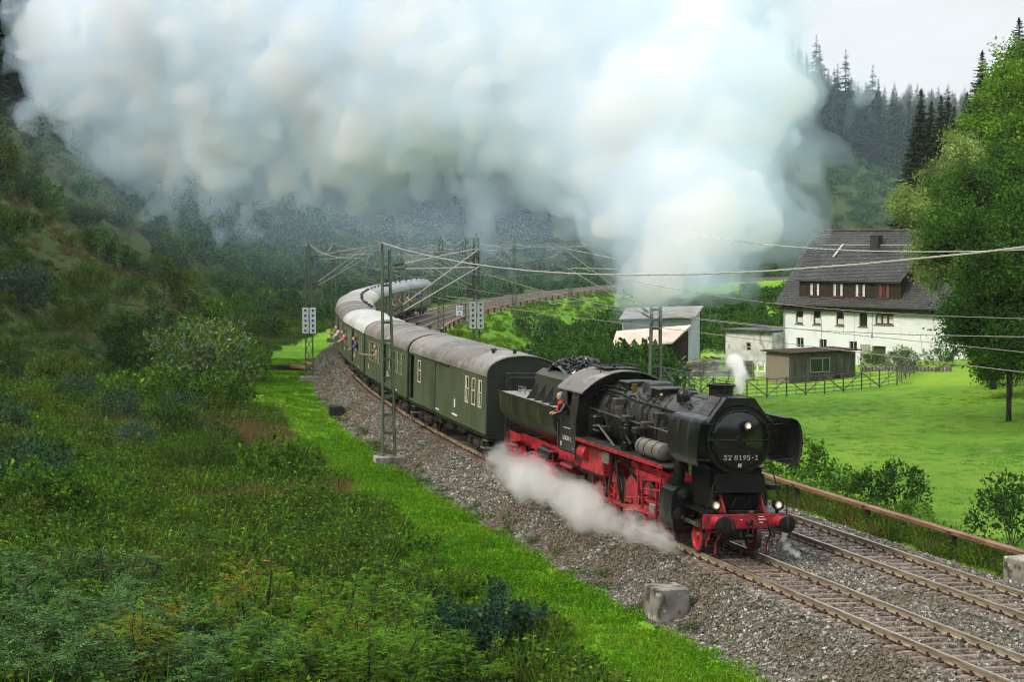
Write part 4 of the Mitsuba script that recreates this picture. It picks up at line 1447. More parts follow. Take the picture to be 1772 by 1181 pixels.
PITCH_C = 17.65
COACHES = []
for i, (kind, rm, lab) in enumerate((
        ('baggage', 'm_roof', 'green baggage car with sliding side door coupled behind the coal tender'),
        ('coach', 'm_roof', 'green passenger coach with brown roof directly behind the baggage car'),
        ('coach', 'm_lightroof', 'green passenger coach with pale silver roof at the start of the bend'),
        ('coach', 'm_roof', 'passenger coach with dark brown roof behind the pale roofed coach'),
        ('coach', 'm_creamroof', 'passenger coach with cream roof nearer the engine'),
        ('coach', 'm_creamroof', 'passenger coach with cream roof next to the grey roofed coaches'),
        ('coach', 'm_greyroof', 'grey roofed passenger coach right behind the cream roofed coaches'),
        ('coach', 'm_greyroof', 'grey roofed passenger coach second from the end of the train'),
        ('coach', 'm_greyroof', 'last passenger coach at the tail of the train on the curve'))):
    COACHES.append(coach(-23.3 - CL / 2 - .3 - PITCH_C * i, kind, rm, lab))
# ------------------------------------------------------------------ people leaning out
import manifold3d as m3


def limb(ps, rs):
    ms = []
    for a, b, r, q in zip(ps[:-1], ps[1:], rs[:-1], rs[1:]):
        s = m3.Manifold.sphere(r, 14).translate(list(map(float, a))) + m3.Manifold.sphere(q, 14).translate(list(map(float, b)))
        ms.append(s.hull())
    return ms


def soft(ms, n=8, e=.025):
    m = ms[0]
    for q in ms[1:]:
        m = m + q
    m = m.refine_to_length(e)
    q = m.to_mesh()
    t = trimesh.Trimesh(q.vert_properties[:, :3], q.tri_verts, process=False)
    trimesh.smoothing.filter_taubin(t, iterations=n)
    return t


def hand(w, d, up, r=.010):
    """palm and five curled fingers from the wrist w, pointing along d"""
    d = np.array(d, float) / np.linalg.norm(d)
    up = np.array(up, float)
    up -= d * (up @ d)
    up /= np.linalg.norm(up)
    sd = np.cross(d, up)
    ms = limb([w, w + d * .045, w + d * .085], [.026, .032, .030])
    for i, (o, L) in enumerate(((-.027, .065), (-.009, .078), (.009, .072), (.027, .056))):
        b = w + d * .085 + sd * o
        ms += limb([b, b + d * L * .45, b + d * L * .8 - up * .012, b + d * L * .95 - up * .032], [r, r * .95, r * .9, r * .8])
    b = w + d * .03 - sd * .03
    ms += limb([b, b + d * .03 - sd * .03, b + d * .06 - sd * .035 - up * .012], [r * 1.2, r * 1.1, r * .9])
    return ms


def person(label, group, X, top_c, hair_c=(.05, .035, .02), look=(0, 1, 0), lean=.35, arm=(.5, .5, -.3), scarf=None, cap=None, arms=2):
    """upper body leaning out over a sill: origin at the sill, y outwards, z up"""
    K = thing('person', label, 'person', group)
    sh = np.array([0, .10 + lean * .45, .42])
    hip = np.array([0, -.25, -.15])
    neck = sh + [0, .05, .10]
    head = neck + np.array([0, .05, .15])
    skin, cloth = [], []
    # one body: torso, neck, head, arms, hands
    body = limb([hip, (hip + sh) / 2, sh], [.15, .15, .13]) + limb([sh + [-.17, 0, 0], sh + [.17, 0, 0]], [.075, .075]) + limb([sh, neck, head], [.06, .055, .06])
    body += limb([head + [0, .02, .05], head + [0, .03, -.03]], [.098, .075])
    f = np.array(look, float) / np.linalg.norm(look)
    body += limb([head + f * .09 + [0, 0, .045], head + f * .118 + [0, 0, .0]], [.012, .017])      # nose
    body += limb([head + f * .085 + [-.02, 0, -.045], head + f * .085 + [.02, 0, -.045]], [.012, .012])  # mouth
    for s in (-1, 1):
        body += limb([head + [s * .09, .02, .03], head + [s * .095, .01, .0]], [.016, .013])         # ears
    jacket = limb([hip, (hip + sh) / 2, sh], [.158, .158, .138]) + limb([sh + [-.18, 0, 0], sh + [.18, 0, 0]], [.082, .082])
    for s in ((-1, 1) if arms == 2 else (1,)):
        a0 = sh + np.array([s * .20, 0, -.01])
        a1 = a0 + np.array([s * .06, .16, -.20])
        a2 = a1 + np.array([s * arm[0] * .2, arm[1] * .5, arm[2] * .25 + .06])
        body += limb([a0, a1, a2], [.055, .045, .030]) + hand(a2, a2 - a1, (0, 0, 1))
        jacket += limb([a0, a1, a1 + (a2 - a1) * .8], [.064, .055, .044])
    put(part(K, 'body'), soft(body), 'm_skin', True, None, X)
    t = soft(jacket)
    put(part(K, 'jacket'), t, 'm_paint', True, np.broadcast_to(top_c, (len(t.vertices), 3)), X)
    t = soft(limb([head + [0, -.015, .085], head + [0, -.05, .02]], [.092, .085]), 3)
    put(part(K, 'hair' if cap is None else 'cap'), t, 'm_paint', True, np.broadcast_to(cap or hair_c, (len(t.vertices), 3)), X)
    if scarf:
        t = soft(limb([neck + [-.06, .03, -.03], neck + [.06, .05, -.03]], [.055, .055]) + limb([neck + [.02, .09, -.05], neck + [.04, .13, -.30]], [.035, .04]), 3)
        put(part(K, 'scarf'), t, 'm_paint', True, np.broadcast_to(scarf, (len(t.vertices), 3)), X)
    return K


principled('m_skin', (.46, .27, .19), .55, spec=.4)


def on_coach(i, x, side, z=2.05):
    h, a = COACHES[i][1]
    return T(rot(z=h, x=-CANT, at=a) @ rot(z=0 if side > 0 else PI, at=(x, side * (CW + .02), z)))


D = person('engine driver in black with a red scarf leaning out of the cab window', None, ENG @ T(rot(z=PI, at=(-12.62, -1.47, 2.66))), (.018, .019, .022), scarf=(.62, .03, .02), cap=(.16, .17, .19), lean=-.10, arm=(-.3, .22, -.35))
person('passenger in a pink top leaning out of the pale roofed coach', None, on_coach(2, -4.4, -1), (.45, .16, .19), lean=.15, arm=(.3, .3, -.5))
person('passenger in dark blue looking out of the pale roofed coach near its front', None, on_coach(2, 4.2, -1), (.03, .05, .12), lean=.0, arm=(.3, .3, -.5))
person('passenger with both arms far out at the brown roofed coach', None, on_coach(3, 6.4, -1), (.40, .18, .18), lean=.25, arm=(1.0, .9, .2))
person('passenger in white leaning out at the front window of the brown roofed coach', None, on_coach(3, 7.3, -1), (.45, .44, .42), lean=.2, arm=(.3, .3, -.5))
person('passenger stretching one bare arm out of the coach behind the baggage car', None, on_coach(1, -3.7, -1, 2.1), (.40, .22, .17), lean=-.45, arm=(.3, 1.2, .1), arms=1)
for j, (i, x, c) in enumerate(((7, 4.9, (.5, .15, .18)), (7, -3.6, (.55, .55, .5)), (8, 3.5, (.08, .1, .3)), (6, -4.7, (.45, .4, .3)))):
    person('passenger leaning out on the inner side of the far coaches', 'passengers at the windows of the far coaches', on_coach(i, x, 1), c, lean=.15, arm=(.3, .4, -.5))
# ------------------------------------------------------------------ overhead line: masts, arms, wires
def frame_at(s, lat):
    h = heading(s)
    return rot(z=h, at=line(s, lat))


def mast(s, lat, label, hgt=9.3, style='ladder', boards=False, zb=None):
    side = 1 if lat < 0 else -1          # towards the track
    K = thing('catenary_mast', label, 'mast', 'lattice masts of the overhead line' if label == FARMAST else None)
    M = frame_at(s, lat)
    z0 = float(height(s, lat)) + .1 if zb is None else zb
    X = T(M @ rot(at=(0, 0, z0)))
    near = s > -100
    b, t = .26, .15
    XM = X @ T(rot(z=PI / 2 * side))      # legs stand across the line, the upright one outside
    m = Mesh()
    ends = []
    for g in (-1, 1):                     # legs: channels, the outer one upright
        xb, xt = g * b, (g * t if style != 'ladder' else (-.26 if g < 0 else .04))
        for d in (-.12, .12):
            m.tube([(xb, d, .05), (xt, d * .9, hgt - .4)], .045, 4)
        for kx in (0,):
            v = np.array([(xb - .035, -.13, .05), (xb + .035, -.13, .05), (xb + .035, .13, .05), (xb - .035, .13, .05), (xt - .03, -.11, hgt - .4), (xt + .03, -.11, hgt - .4), (xt + .03, .11, hgt - .4), (xt - .03, .11, hgt - .4)])
            m.add(v, np.array([[0, 3, 2, 1], [4, 5, 6, 7], [0, 1, 5, 4], [1, 2, 6, 5], [2, 3, 7, 6], [3, 0, 4, 7]]))
        ends.append((xb, xt))
    leg = part(K, 'leg')
    m.put(leg, 'm_mast', False, XM)
    n = int((hgt - .6) / .78)
    m = Mesh()
    for i in range(n):
        z = .5 + i * .78
        u = (z - .05) / (hgt - .45)
        a, c = (e[0] + (e[1] - e[0]) * u for e in ends)
        if style == 'ladder':
            m.cbox((a, -.115, z - .05), (c, -.095, z + .05), .005)
            m.cbox((a, .095, z - .05), (c, .115, z + .05), .005)
        else:
            u2 = (z + .73) / (hgt - .45)
            a2, c2 = (e[0] + (e[1] - e[0]) * u2 for e in ends)
            for d in (-.12, .12):
                m.tube([(a, d, z), (c2, d, z + .78)], .020, 4)
                m.tube([(c, d, z), (a2, d, z + .78)], .020, 4)
    m.put(part(K, 'lattice'), 'm_mast', False, XM)
    m = Mesh().cbox((-.62, -.5, -.9), (.62, .5, .30), .03)
    m.put(part(K, 'foundation'), 'm_concrete', False, XM)
    xt = ends[0][1] if style == 'ladder' else 0
    m = Mesh().tube([(xt, 0, hgt - .45), (xt, 0, hgt - .1)], .05, 6)
    for q in range(3):
        m.lathe([(hgt - .32 + q * .08, .03), (hgt - .30 + q * .08, .075), (hgt - .27 + q * .08, .03)], (xt, 0, 0), 'z', 8)
    m.put(part(K, 'insulator'), 'm_insul', False, XM)
    # cantilever: two struts, a tie and a steady arm (cream tubes)
    za = 5.25 - z0 - .0
    y0 = side * .2
    reach = side * (abs(lat) if lat < 0 else lat - 3.8)
    dx = .35
    P = lambda y, z, x=0.: np.array([x, y, z - z0])
    arms = [[P(y0, 5.35), P(reach + side * .55, 8.0)], [P(y0, 5.15, .2), P(reach + side * .5, 7.25, .2)], [P(y0, 7.3), P(reach + side * .4, 8.0)], [P(y0, 7.15, .2), P(reach + side * .3, 7.22, .2)]]
    for a in arms:
        A = part(K, 'cantilever_tube')
        q0, q1 = a
        d = (q1 - q0) / np.linalg.norm(q1 - q0)
        Mesh().tube([q0 + d * .5, q1], .025 if near else .022, 7).put(A, 'm_tube', 30, X)
        m = Mesh()
        for k in range(6):
            c = q0 + d * (.08 + .07 * k)
            m.tube([c - d * .03, c, c + d * .03], [.03, .065, .03], 8)
        m.put(part(A, 'insulator'), 'm_insul', 30, X)
    m = Mesh()
    m.tube([P(reach - side * .9, 6.0), P(reach + side * 1.1, 5.75)], .014 if near else .016, 6)
    m.put(part(K, 'steady_arm'), 'm_tube', 30, X)
    if boards:
        for d in (-.25, .25):
            B = part(K, 'board')
            # two white boards facing the approaching train
            m = Mesh().cbox((d - .21, -.02 - .28, 3.2), (d + .21, .02 - .28, 4.95), .01, (.50, .54, .58))
            m.put(B, 'm_paint', False, T(M @ rot(at=(0, 0, z0)) @ rot(z=PI / 2)))
            m = Mesh()
            for q in range(5):
                z = 3.3 + q * .34
                m.box((d - .06, -.305, z), (d + .06, -.301, z + .16), (.02, .02, .02))
                m.box((d - .09, -.305, z + .12), (d + .09, -.3005, z + .16), (.02, .02, .02))
            for z in (4.03,):
                m.box((d - .21, -.304, z), (d + .21, -.301, z + .015), (.15, .16, .17))
            m.put(part(B, 'marking'), 'm_paint', False, T(M @ rot(at=(0, 0, z0)) @ rot(z=PI / 2)))
    return M, z0, hgt, xt * side


principled('m_insul', (.055, .032, .022), .25, spec=.6)
principled('m_wire', (.20, .195, .17), .5, spec=.4)
FARMAST = 'green lattice catenary mast in the row along the far curve'
LEFT = [(26, 'ladder', 'lattice mast ahead of the train'), (-34, 'ladder', 'tall tapered lattice mast nearest the camera beside the baggage car'), (-84, 'cross', 'cross braced lattice mast with two white boards on the left of the curve'), (-137, 'cross', FARMAST), (-190, 'cross', FARMAST), (-245, 'cross', FARMAST), (-300, 'cross', FARMAST), (-352, 'cross', FARMAST)]
RIGHT = [(22, 'ladder', 'lattice mast by the railing ahead of the train'), (-30, 'ladder', 'lattice mast rising behind the locomotive boiler'), (-76, 'cross', 'lattice mast with white boards on the inner side of the curve'), (-122, 'cross', FARMAST), (-165, 'ladder', 'lattice mast carrying the white kilometre board'), (-215, 'cross', FARMAST), (-268, 'cross', FARMAST), (-322, 'cross', FARMAST)]
tops = {-1: [], 1: []}
for lst, lat, sg in ((LEFT, -3.35, -1), (RIGHT, 7.1, 1)):
    for s, st, lab in lst:
        if s > 15:   # out of the frame, only its wire ends are seen
            z0, hg, xt = float(height(s, lat)), 10.0, 0
            M = frame_at(s, lat)
        else:
            M, z0, hg, xt = mast(s, lat, lab, 9.4, st, boards=s in (-84, -76))
        tops[sg].append(M[:3, 3] + M[:3, 1] * xt + [0, 0, z0 + hg - .1])


def wire(key, spans, sag, r, bsdf, n=14):
    m = Mesh()
    pts = []
    for a, b in zip(spans[:-1], spans[1:]):
        L = np.linalg.norm(np.array(b) - a)
        t = np.linspace(0, 1, n)[:, None]
        q = np.array(a) * (1 - t) + np.array(b) * t
        q[:, 2] -= 4 * sag * (L / 55) ** 2 * (t * (1 - t))[:, 0]
        pts.append(q if not pts else q[1:])
    p = np.vstack(pts)
    d = np.linalg.norm(p - np.array(EYE), axis=1)
    m.tube(p, np.full(len(p), r), 5)
    m.put(key, bsdf, 30)


wire(thing('feeder_wire', 'thick pale feeder wire along the left mast tops', 'wire'), tops[-1], .92, .019, 'm_tube')
wire(thing('feeder_wire', 'thick pale feeder wire along the right mast tops', 'wire'), tops[1], 1.25, .017, 'm_tube')
for lat, lst, nm in ((0., LEFT, 'near track'), (3.8, RIGHT, 'second track')):
    K = thing('overhead_wire', f'thin overhead contact wire hung above the {nm}', 'wire')
    ss = [60 if lat == 0 else 66] + [q[0] for q in lst]
    sup = [line(s, lat, 7.25) for s in ss]
    con = [line(s, lat + (.25 if i % 2 else -.25), 5.72) for i, s in enumerate(ss)]
    wire(part(K, 'contact_wire'), con, .02, .0095, 'm_wire')
    wire(part(K, 'carrier_wire'), sup, 1.0, .0095, 'm_wire')
    m = Mesh()
    for a, b, c, d in zip(sup[:-1], sup[1:], con[:-1], con[1:]):
        L = np.linalg.norm(b - a)
        for t in (.1, .3, .5, .7, .9):
            p = a * (1 - t) + b * t
            p[2] -= 4 * 1.0 * (L / 55) ** 2 * t * (1 - t)
            q = c * (1 - t) + d * t
            m.tube([p, q], .005, 4)
    m.put(part(K, 'dropper'), 'm_wire')
# ------------------------------------------------------------------ railing, concrete blocks, boards
def railing():
    K = thing('railing', 'long rust brown steel beam railing on short posts along the inner side of the tracks', 'railing')
    lat = 6.9
    ss = np.concatenate([np.arange(20, -90, -5.6), np.arange(-90, -310, -6.)])
    for a, b in zip(ss[:-1], ss[1:]):
        p0, p1 = line(a - .008, lat), line(b + .008, lat)
        h = math.atan2(p0[1] - p1[1], p0[0] - p1[0])
        L = np.linalg.norm(p0 - p1)
        m = Mesh()
        m.cbox((-L, -.13, .215), (0, .13, .235), .006)
        m.cbox((-L, -.125, .13), (0, -.10, .215), .004)
        m.cbox((-L, .10, .13), (0, .125, .215), .004)
        m.put(part(K, 'beam'), 'm_rust', False, T(rot(z=h, at=p0)))
        m = Mesh().cbox((-.09, -.09, -1.0), (.09, .09, .21), .02)
        m.cbox((-.13, -.15, .17), (.13, .15, .209), .01)
        m.put(part(K, 'post'), 'm_post', False, T(rot(z=h, at=p0)))


principled('m_post', (.022, .017, .014), .8, spec=.3)
railing()


principled('m_darkwood', (.020, .018, .016), .85, spec=.2)


def block(name, label, s, lat, dims, z, yaw=0., bsdf='m_concrete'):
    K = thing(name, label, 'concrete block')
    m3_ = trimesh.creation.box(dims)
    m = Mesh().cbox(-np.array(dims) / 2, np.array(dims) / 2, .035)
    v, f = m.get()
    t = trimesh.Trimesh(v, f)
    t = t.subdivide().subdivide().subdivide()
    t.vertices += (meshkit.fbm(t.vertices * 6, 3, 4)[:, None] - .5) * .03 * np.sign(t.vertices)
    put(K, t, bsdf, 30, None, T(rot(z=heading(s) + yaw, at=line(s, lat, z + dims[2] / 2))))


block('concrete_block', 'weathered concrete block with streaked sides at the ballast edge in front of the engine', 1.15, -2.85, (.95, .85, .85), -1.12, .05)
block('concrete_block', 'low dark concrete block left of the ballast behind the near mast', -57.8, -3.05, (.9, .75, .6), -1.2, 0., 'm_darkwood')
block('concrete_block', 'pale concrete block at the foot of the railing by the right border', 2.2, 6.5, (.9, .7, .75), -.55, .1)
K = thing('kilometre_board', 'white kilometre board reading 38 over 6 in front of a mast', 'sign')
M = frame_at(-164.5, 6.75) @ rot(z=.30, at=(.3, 0, .35))
m = Mesh().cbox((-.015, -.36, 0.), (.015, .36, 1.08), .008, (.62, .66, .70))
m.put(part(K, 'plate'), 'm_paint', False, T(M))
m = Mesh()
for txt, z in (('38', .60), ('6', .09)):
    tm = meshkit.text_mesh(txt, .36, .006, bold=True)
    v = np.array(tm.vertices)
    v[:, 0] -= (v[:, 0].max() + v[:, 0].min()) / 2
    m.add(np.stack([.016 + v[:, 2], v[:, 0], v[:, 1] + z], 1), np.array(tm.faces), (.03, .03, .035))
m.put(part(K, 'lettering'), 'm_paint', False, T(M))
m = Mesh().tube([(0, 0, -1.4), (0, 0, 1.05)], .04, 6, (.05, .06, .05))
m.put(part(K, 'post'), 'm_paint', False, T(M @ rot(at=(-.06, 0, 0))))
# timber crossing deck by the far left mast
K = thing('timber_stack', 'dark old sleepers and planks lying beside the ballast at the left bend', 'timber')
for i, (s, l, r, L, z) in enumerate(((-92, -4.6, 1.2, 2.8, -.85), (-93, -5.2, 1.3, 2.8, -.85), (-91.5, -5.6, 1.25, 2.6, -.62), (-95, -3.4, .2, 3.2, -.70), (-90, -4.0, .5, 2.2, -.6))):
    m = Mesh().cbox((-L / 2, -.14, 0), (L / 2, .14, .2), .02)
    m.put(part(K, 'beam'), 'm_darkwood' if i < 3 else 'm_rust', False, T(rot(z=heading(s) + r, at=line(s, l, z))))
# ------------------------------------------------------------------ farm buildings in the valley
def basis(o, ang):
    """local x along a facade, y away behind it, z up; ang: direction of the facade"""
    return rot(z=ang, at=o)


HX = math.atan2(-math.cos(YAW) * .62 - math.sin(YAW) * .78, math.sin(YAW) * .62 - math.cos(YAW) * .78)


def ridge_tiles(m, a0, a1, rows, p0, p1, n, w=.30, lift=.02, c=None):
    """courses of roof tiles as thin overlapping slabs from the eave line p0 (y,z) up to p1"""
    p0, p1 = np.array(p0), np.array(p1)
    d = (p1 - p0) / rows
    nn = np.array([-d[1], d[0]]) / np.linalg.norm(d)
    if nn[1] < 0:
        nn = -nn
    for r in range(rows):
        q0, q1 = p0 + d * r - d * .06, p0 + d * (r + 1)
        b0, b1 = q0 + nn * .055, q1 + nn * .012
        v = np.array([[a0, *q0], [a1, *q0], [a1, *b0], [a0, *b0], [a0, *q1], [a1, *q1], [a1, *b1], [a0, *b1]])
        m.add(v, np.array([[0, 1, 2, 3], [3, 2, 6, 7], [0, 3, 7, 4], [1, 5, 6, 2], [0, 4, 5, 1]]), c)


def house():
    K = thing('farmhouse', 'large white two storey house with a steep dark slate roof and a wide shed dormer', 'house')
    E_ = np.array(EYE)
    Rt = np.array([math.sin(YAW), -math.cos(YAW), 0])
    Fw = np.array([math.cos(YAW), math.sin(YAW), 0])
    o = np.array([-125.25, 57.02, -3.7])
    X = T(basis(o, HX))
    L, W, H = 25., 9.6, 6.35

    def P(name, mesh, bsdf, smooth=False, parent=K, label=None):
        k = part(parent, name, label)
        mesh.put(k, bsdf, smooth, X)
        return k

    from shapely.geometry import box as sbox
    from shapely import union_all
    up = [(1.9, .92), (4.15, .92), (7.0, .95), (9.8, .95), (12.3, 2.1)]
    low = [(2.0, .95, 2.1, 3.0), (4.9, .95, 2.1, 2.95), (8.6, .95, 2.15, 2.9)]
    holes = [sbox(a - w / 2, 4.30, a + w / 2, 5.68) if w < 2 else sbox(a - w / 2, 4.55, a + w / 2, 5.55) for a, w in up] + [sbox(a - w / 2, z0, a + w / 2, z1) for a, w, z0, z1 in low] + [sbox(10.9, 0.1, 12.5, 2.6)]
    m = Mesh().prism(sbox(0, -1, L, H).difference(union_all(holes)), 0, .35, 'y')
    wall = P('front_wall', m, 'm_plaster')
    gable = [(0, -1), (W, -1), (W, H), (W / 2, 12.6), (0, H)]
    for a in (0., L - .35):
        m = Mesh().prism([(y, z) for y, z in gable], a + .001, a + .349, 'x')
        P('gable_wall', m, 'm_plaster')
    m = Mesh().box((.36, W - .35, -1), (L - .36, W - .001, H))
    P('rear_wall', m, 'm_plaster')
    BR, WH = (.085, .040, .026), (.62, .62, .58)
    for i, (a, w) in enumerate(up):
        z0, z1 = (4.30, 5.68) if w < 2 else (4.55, 5.55)
        k = part(K, 'window')
        m = Mesh()
        n = 1 if w < 2 else 3
        m.box((a - w / 2, .10, z0), (a - w / 2 + .10, .20, z1), BR).box((a + w / 2 - .10, .10, z0), (a + w / 2, .20, z1), BR)
        m.box((a - w / 2 + .10, .10, z1 - .10), (a + w / 2 - .10, .20, z1), BR).box((a - w / 2 + .10, .10, z0), (a + w / 2 - .10, .20, z0 + .12), BR)
        for j in range(1, n):
            x = a - w / 2 + w * j / n
            m.box((x - .10, .10, z0 + .12), (x + .10, .20, z1 - .10), BR)
        m.put(k, 'm_paint', False, X)
        Mesh().box((a - w / 2 + .1, .15, z0 + .12), (a + w / 2 - .1, .16, z1 - .1)).put(part(k, 'pane'), 'm_glass', False, X)
        if i != 3:
            m = Mesh()
            xs = np.linspace(a - w / 2 + .12, a + w / 2 - .12, 25)
            yy = .145 - .012 + .012 * np.cos(np.arange(25) * 1.3)
            top = z0 + (.62 if w < 2 else .8)
            v = np.concatenate([np.stack([xs, yy, xs * 0 + z0 + .13], 1), np.stack([xs, yy, xs * 0 + top], 1)])
            m.add(v, np.array([[q, q + 1, q + 26, q + 25] for q in range(24)]), WH)
            m.put(part(k, 'curtain'), 'm_matte', False, X)
        m = Mesh().box((a - w / 2 - .10, -.08, z0 - .08), (a + w / 2 + .10, .10, z0 - .005), (.07, .065, .06))
        m.put(part(k, 'sill'), 'm_paint', False, X)
    for a, w, z0, z1 in low:
        k = part(K, 'window')
        m = Mesh()
        for q in ((a - w / 2, a - w / 2 + .06), (a + w / 2 - .06, a + w / 2), (a - .03, a + .03)):
            m.box((q[0], .08, z0), (q[1], .16, z1), WH)
        m.put(k, 'm_paint', False, X)
        Mesh().box((a - w / 2 + .06, .11, z0), (a + w / 2 - .06, .12, z1)).put(part(k, 'pane'), 'm_glass', False, X)
    m = Mesh().box((10.9, .25, .1), (12.5, .3, 2.6), (.05, .045, .04))
    m.box((9.5, -.02, .2), (10.7, -.002, 2.7), (.34, .32, .29))
    P('door', m, 'm_paint')
    # roof
    ze, zr, oh = 6.12, 13.05, .55
    for y0, y1 in ((-oh, W / 2), (W + oh, W / 2)):
        m = Mesh()
        ridge_tiles(m, -.75, L + .6, 44, (y0, ze), (y1, zr), 44)
        m.add(np.array([[-.75, y0, ze - .12], [L + .6, y0, ze - .12], [L + .6, y1, zr - .12], [-.75, y1, zr - .12], [-.75, y0, ze], [L + .6, y0, ze], [L + .6, y1, zr], [-.75, y1, zr]]), np.array([[0, 3, 2, 1], [0, 1, 5, 4], [3, 7, 6, 2], [0, 4, 7, 3], [1, 2, 6, 5]]))
        rf = P('roof', m, 'm_slate')
        if y0 < 0:
            front = rf
    m = Mesh().tube([(-.78, W / 2, zr + .06), (L + .62, W / 2, zr + .06)], .13, 8)
    P('ridge_cap', m, 'm_mossridge', 30, front)
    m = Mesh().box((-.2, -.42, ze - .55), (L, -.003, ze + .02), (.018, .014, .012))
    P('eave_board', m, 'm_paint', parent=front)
    # wide dormer
    a0, a1 = 1.85, 14.2
    zb, zt = 6.75, 8.42
    K2 = part(K, 'dormer')
    m = Mesh()
    m.box((a0, .02, zb), (a1, .10, zt))
    for a in (a0, a1 - .08):
        m.prism([(.101, zb + .1), (.101, zt), (3.3, 11.3), (3.3, 10.9)], a, a + .08, 'x')
    m.put(K2, 'm_darkboard', False, X)
    m = Mesh()
    ridge_tiles(m, a0 - .25, a1 + .25, 26, (-.35, zt + .02), (3.45, 11.72), 26)
    m.add(np.array([[a0 - .25, -.35, zt - .08], [a1 + .25, -.35, zt - .08], [a1 + .25, 3.45, 11.62], [a0 - .25, 3.45, 11.62], [a0 - .25, -.35, zt + .02], [a1 + .25, -.35, zt + .02], [a1 + .25, 3.45, 11.72], [a0 - .25, 3.45, 11.72]]), np.array([[0, 3, 2, 1], [0, 1, 5, 4], [0, 4, 7, 3], [1, 2, 6, 5]]))
    m.put(part(K2, 'roof'), 'm_slate', False, X)
    m = Mesh().box((a0 - .2, 3.38, 11.70), (a1 + 2.5, 3.52, 11.80), (.30, .30, .29))
    m.box((a0 + 2.3, 2.0, 10.45), (a0 + 2.55, 3.4, 10.5), (.35, .35, .34))
    v = m.v[-1]
    v[:, 2] = 11.80 - (3.45 - v[:, 1]) * .868 + (v[:, 2] - 10.45) + .06
    m.put(part(K2, 'flashing'), 'm_paint', False, X)
    for i, a in enumerate((3.85, 6.75, 9.45, 12.25)):
        w = 1.25
        k = part(K2, 'window')
        m = Mesh()
        z0, z1 = 7.05, 8.22
        fr = (.50, .50, .48) if i < 3 else (.16, .05, .04)
        for q in ((a - w / 2, a - w / 2 + .07), (a + w / 2 - .07, a + w / 2), (a - .06, a + .06)):
            m.box((q[0], -.04, z0), (q[1], .019, z1), BR)
        m.box((a - w / 2 + .07, -.04, z1 - .07), (a + w / 2 - .07, .019, z1), BR)
        m.box((a - w / 2 - .06, -.10, z0 - .16), (a + w / 2 + .06, .019, z0 - .02), (.09, .04, .026))
        for s in (-1, 1):      # curtains drawn half aside
            x0, x1 = (a - w / 2 + .08, a - w / 2 + .36) if s < 0 else (a + w / 2 - .36, a + w / 2 - .08)
            m.box((x0, -.012, z0), (x1, -.004, z1 - .08), (.55, .57, .60) if i < 3 else (.20, .05, .05))
        m.box((a - w / 2 + .07, .005, z0), (a + w / 2 - .07, .0185, z1 - .07), (.012, .013, .015))
        m.put(k, 'm_paint', False, X)
    # chimney, vents, gutter, downpipe
    m = Mesh().box((7.9, 3.0, 11.0), (8.8, 3.7, 12.55), (.035, .035, .037))
    m.box((7.82, 2.92, 12.55), (8.88, 3.78, 12.65), (.03, .03, .032))
    P('chimney', m, 'm_paint')
    m = Mesh()
    for a in (3.0, 4.4, 5.6, 6.8, 10.6, 12.0):
        m.cbox((a - .12, 2.75, 11.05), (a + .12, 3.0, 11.30), .03, (.03, .03, .032))
    m.box((-.75, -.72, ze - .06), (L + .6, -.56, ze + .06), (.05, .045, .04))
    for q in m.pieces():
        P('roof_vent' if len(q.v[0]) > 8 else 'gutter', q, 'm_paint')
    m = Mesh().tube([(.02, -.62, ze), (.02, -.10, ze - .6), (.02, -.08, .4)], .055, 8, (.40, .41, .40))
    for a in (4.7, 8.75):
        m.tube([(a, -.025, ze - .1), (a, -.025, 2.0)], .016, 5, (.22, .22, .22))
    m.tube([(10.9, -.03, ze - .1), (10.9, -.03, 3.4)], .025, 5, (.20, .20, .20))
    m.cbox((10.84, -.08, 3.3), (10.96, -.005, 3.65), .02, (.03, .03, .03))
    for q in m.pieces():
        P('downpipe', q, 'm_paint')
    # white annex on the left
    A = thing('annex', 'small weathered white outbuilding with flat dark roof at the left end of the white house', 'building')
    def Q(name, mesh, bsdf, parent=A):
        k = part(parent, name)
        mesh.put(k, bsdf, False, X)
        return k
    m = Mesh().prism(sbox(-6.3, -1, -.06, 3.45).difference(sbox(-3.55, 1.55, -2.75, 2.45)), -1.6, -1.3, 'y')
    m.box((-6.3, -1.299, -1), (-6.0, 4, 3.45)).box((-.36, -1.299, -1), (-.06, -.05, 3.45))
    Q('wall', m, 'm_oldplaster')
    m = Mesh().add(*Mesh().box((-6.7, -2.0, 3.46), (-.02, -.02, 3.62)).get())
    m.box((-6.7, -.02, 3.46), (-.80, 4.2, 3.62))
    Q('roof', m, 'm_slate')
    k = part(A, 'window')
    m = Mesh()
    for q in ((-3.55, -3.45), (-2.85, -2.75)):
        m.box((q[0], -1.64, 1.55), (q[1], -1.45, 2.45), WH)
    m.box((-3.45, -1.64, 1.55), (-2.85, -1.45, 1.65), WH).box((-3.45, -1.64, 2.37), (-2.85, -1.45, 2.45), WH)
    m.box((-3.45, -1.56, 1.96), (-2.85, -1.50, 2.0), WH)
    m.put(k, 'm_paint', False, X)
    Mesh().box((-3.45, -1.50, 1.65), (-2.85, -1.49, 2.37)).put(part(k, 'pane'), 'm_glass', False, X)
    m = Mesh()
    for x in np.arange(-1.9, -.1, .28):
        m.tube([(x, -1.7, 3.62), (x, -1.7, 4.6)], .018, 5, (.02, .02, .02))
    m.tube([(-1.95, -1.7, 4.6), (-.05, -1.7, 4.6)], .03, 5, (.02, .02, .02))
    m.tube([(-1.95, -1.7, 4.6), (-1.95, .1, 4.6)], .03, 5, (.02, .02, .02))
    for y in np.arange(-1.5, .1, .4):
        m.tube([(-1.95, y, 3.62), (-1.95, y, 4.6)], .018, 5, (.02, .02, .02))
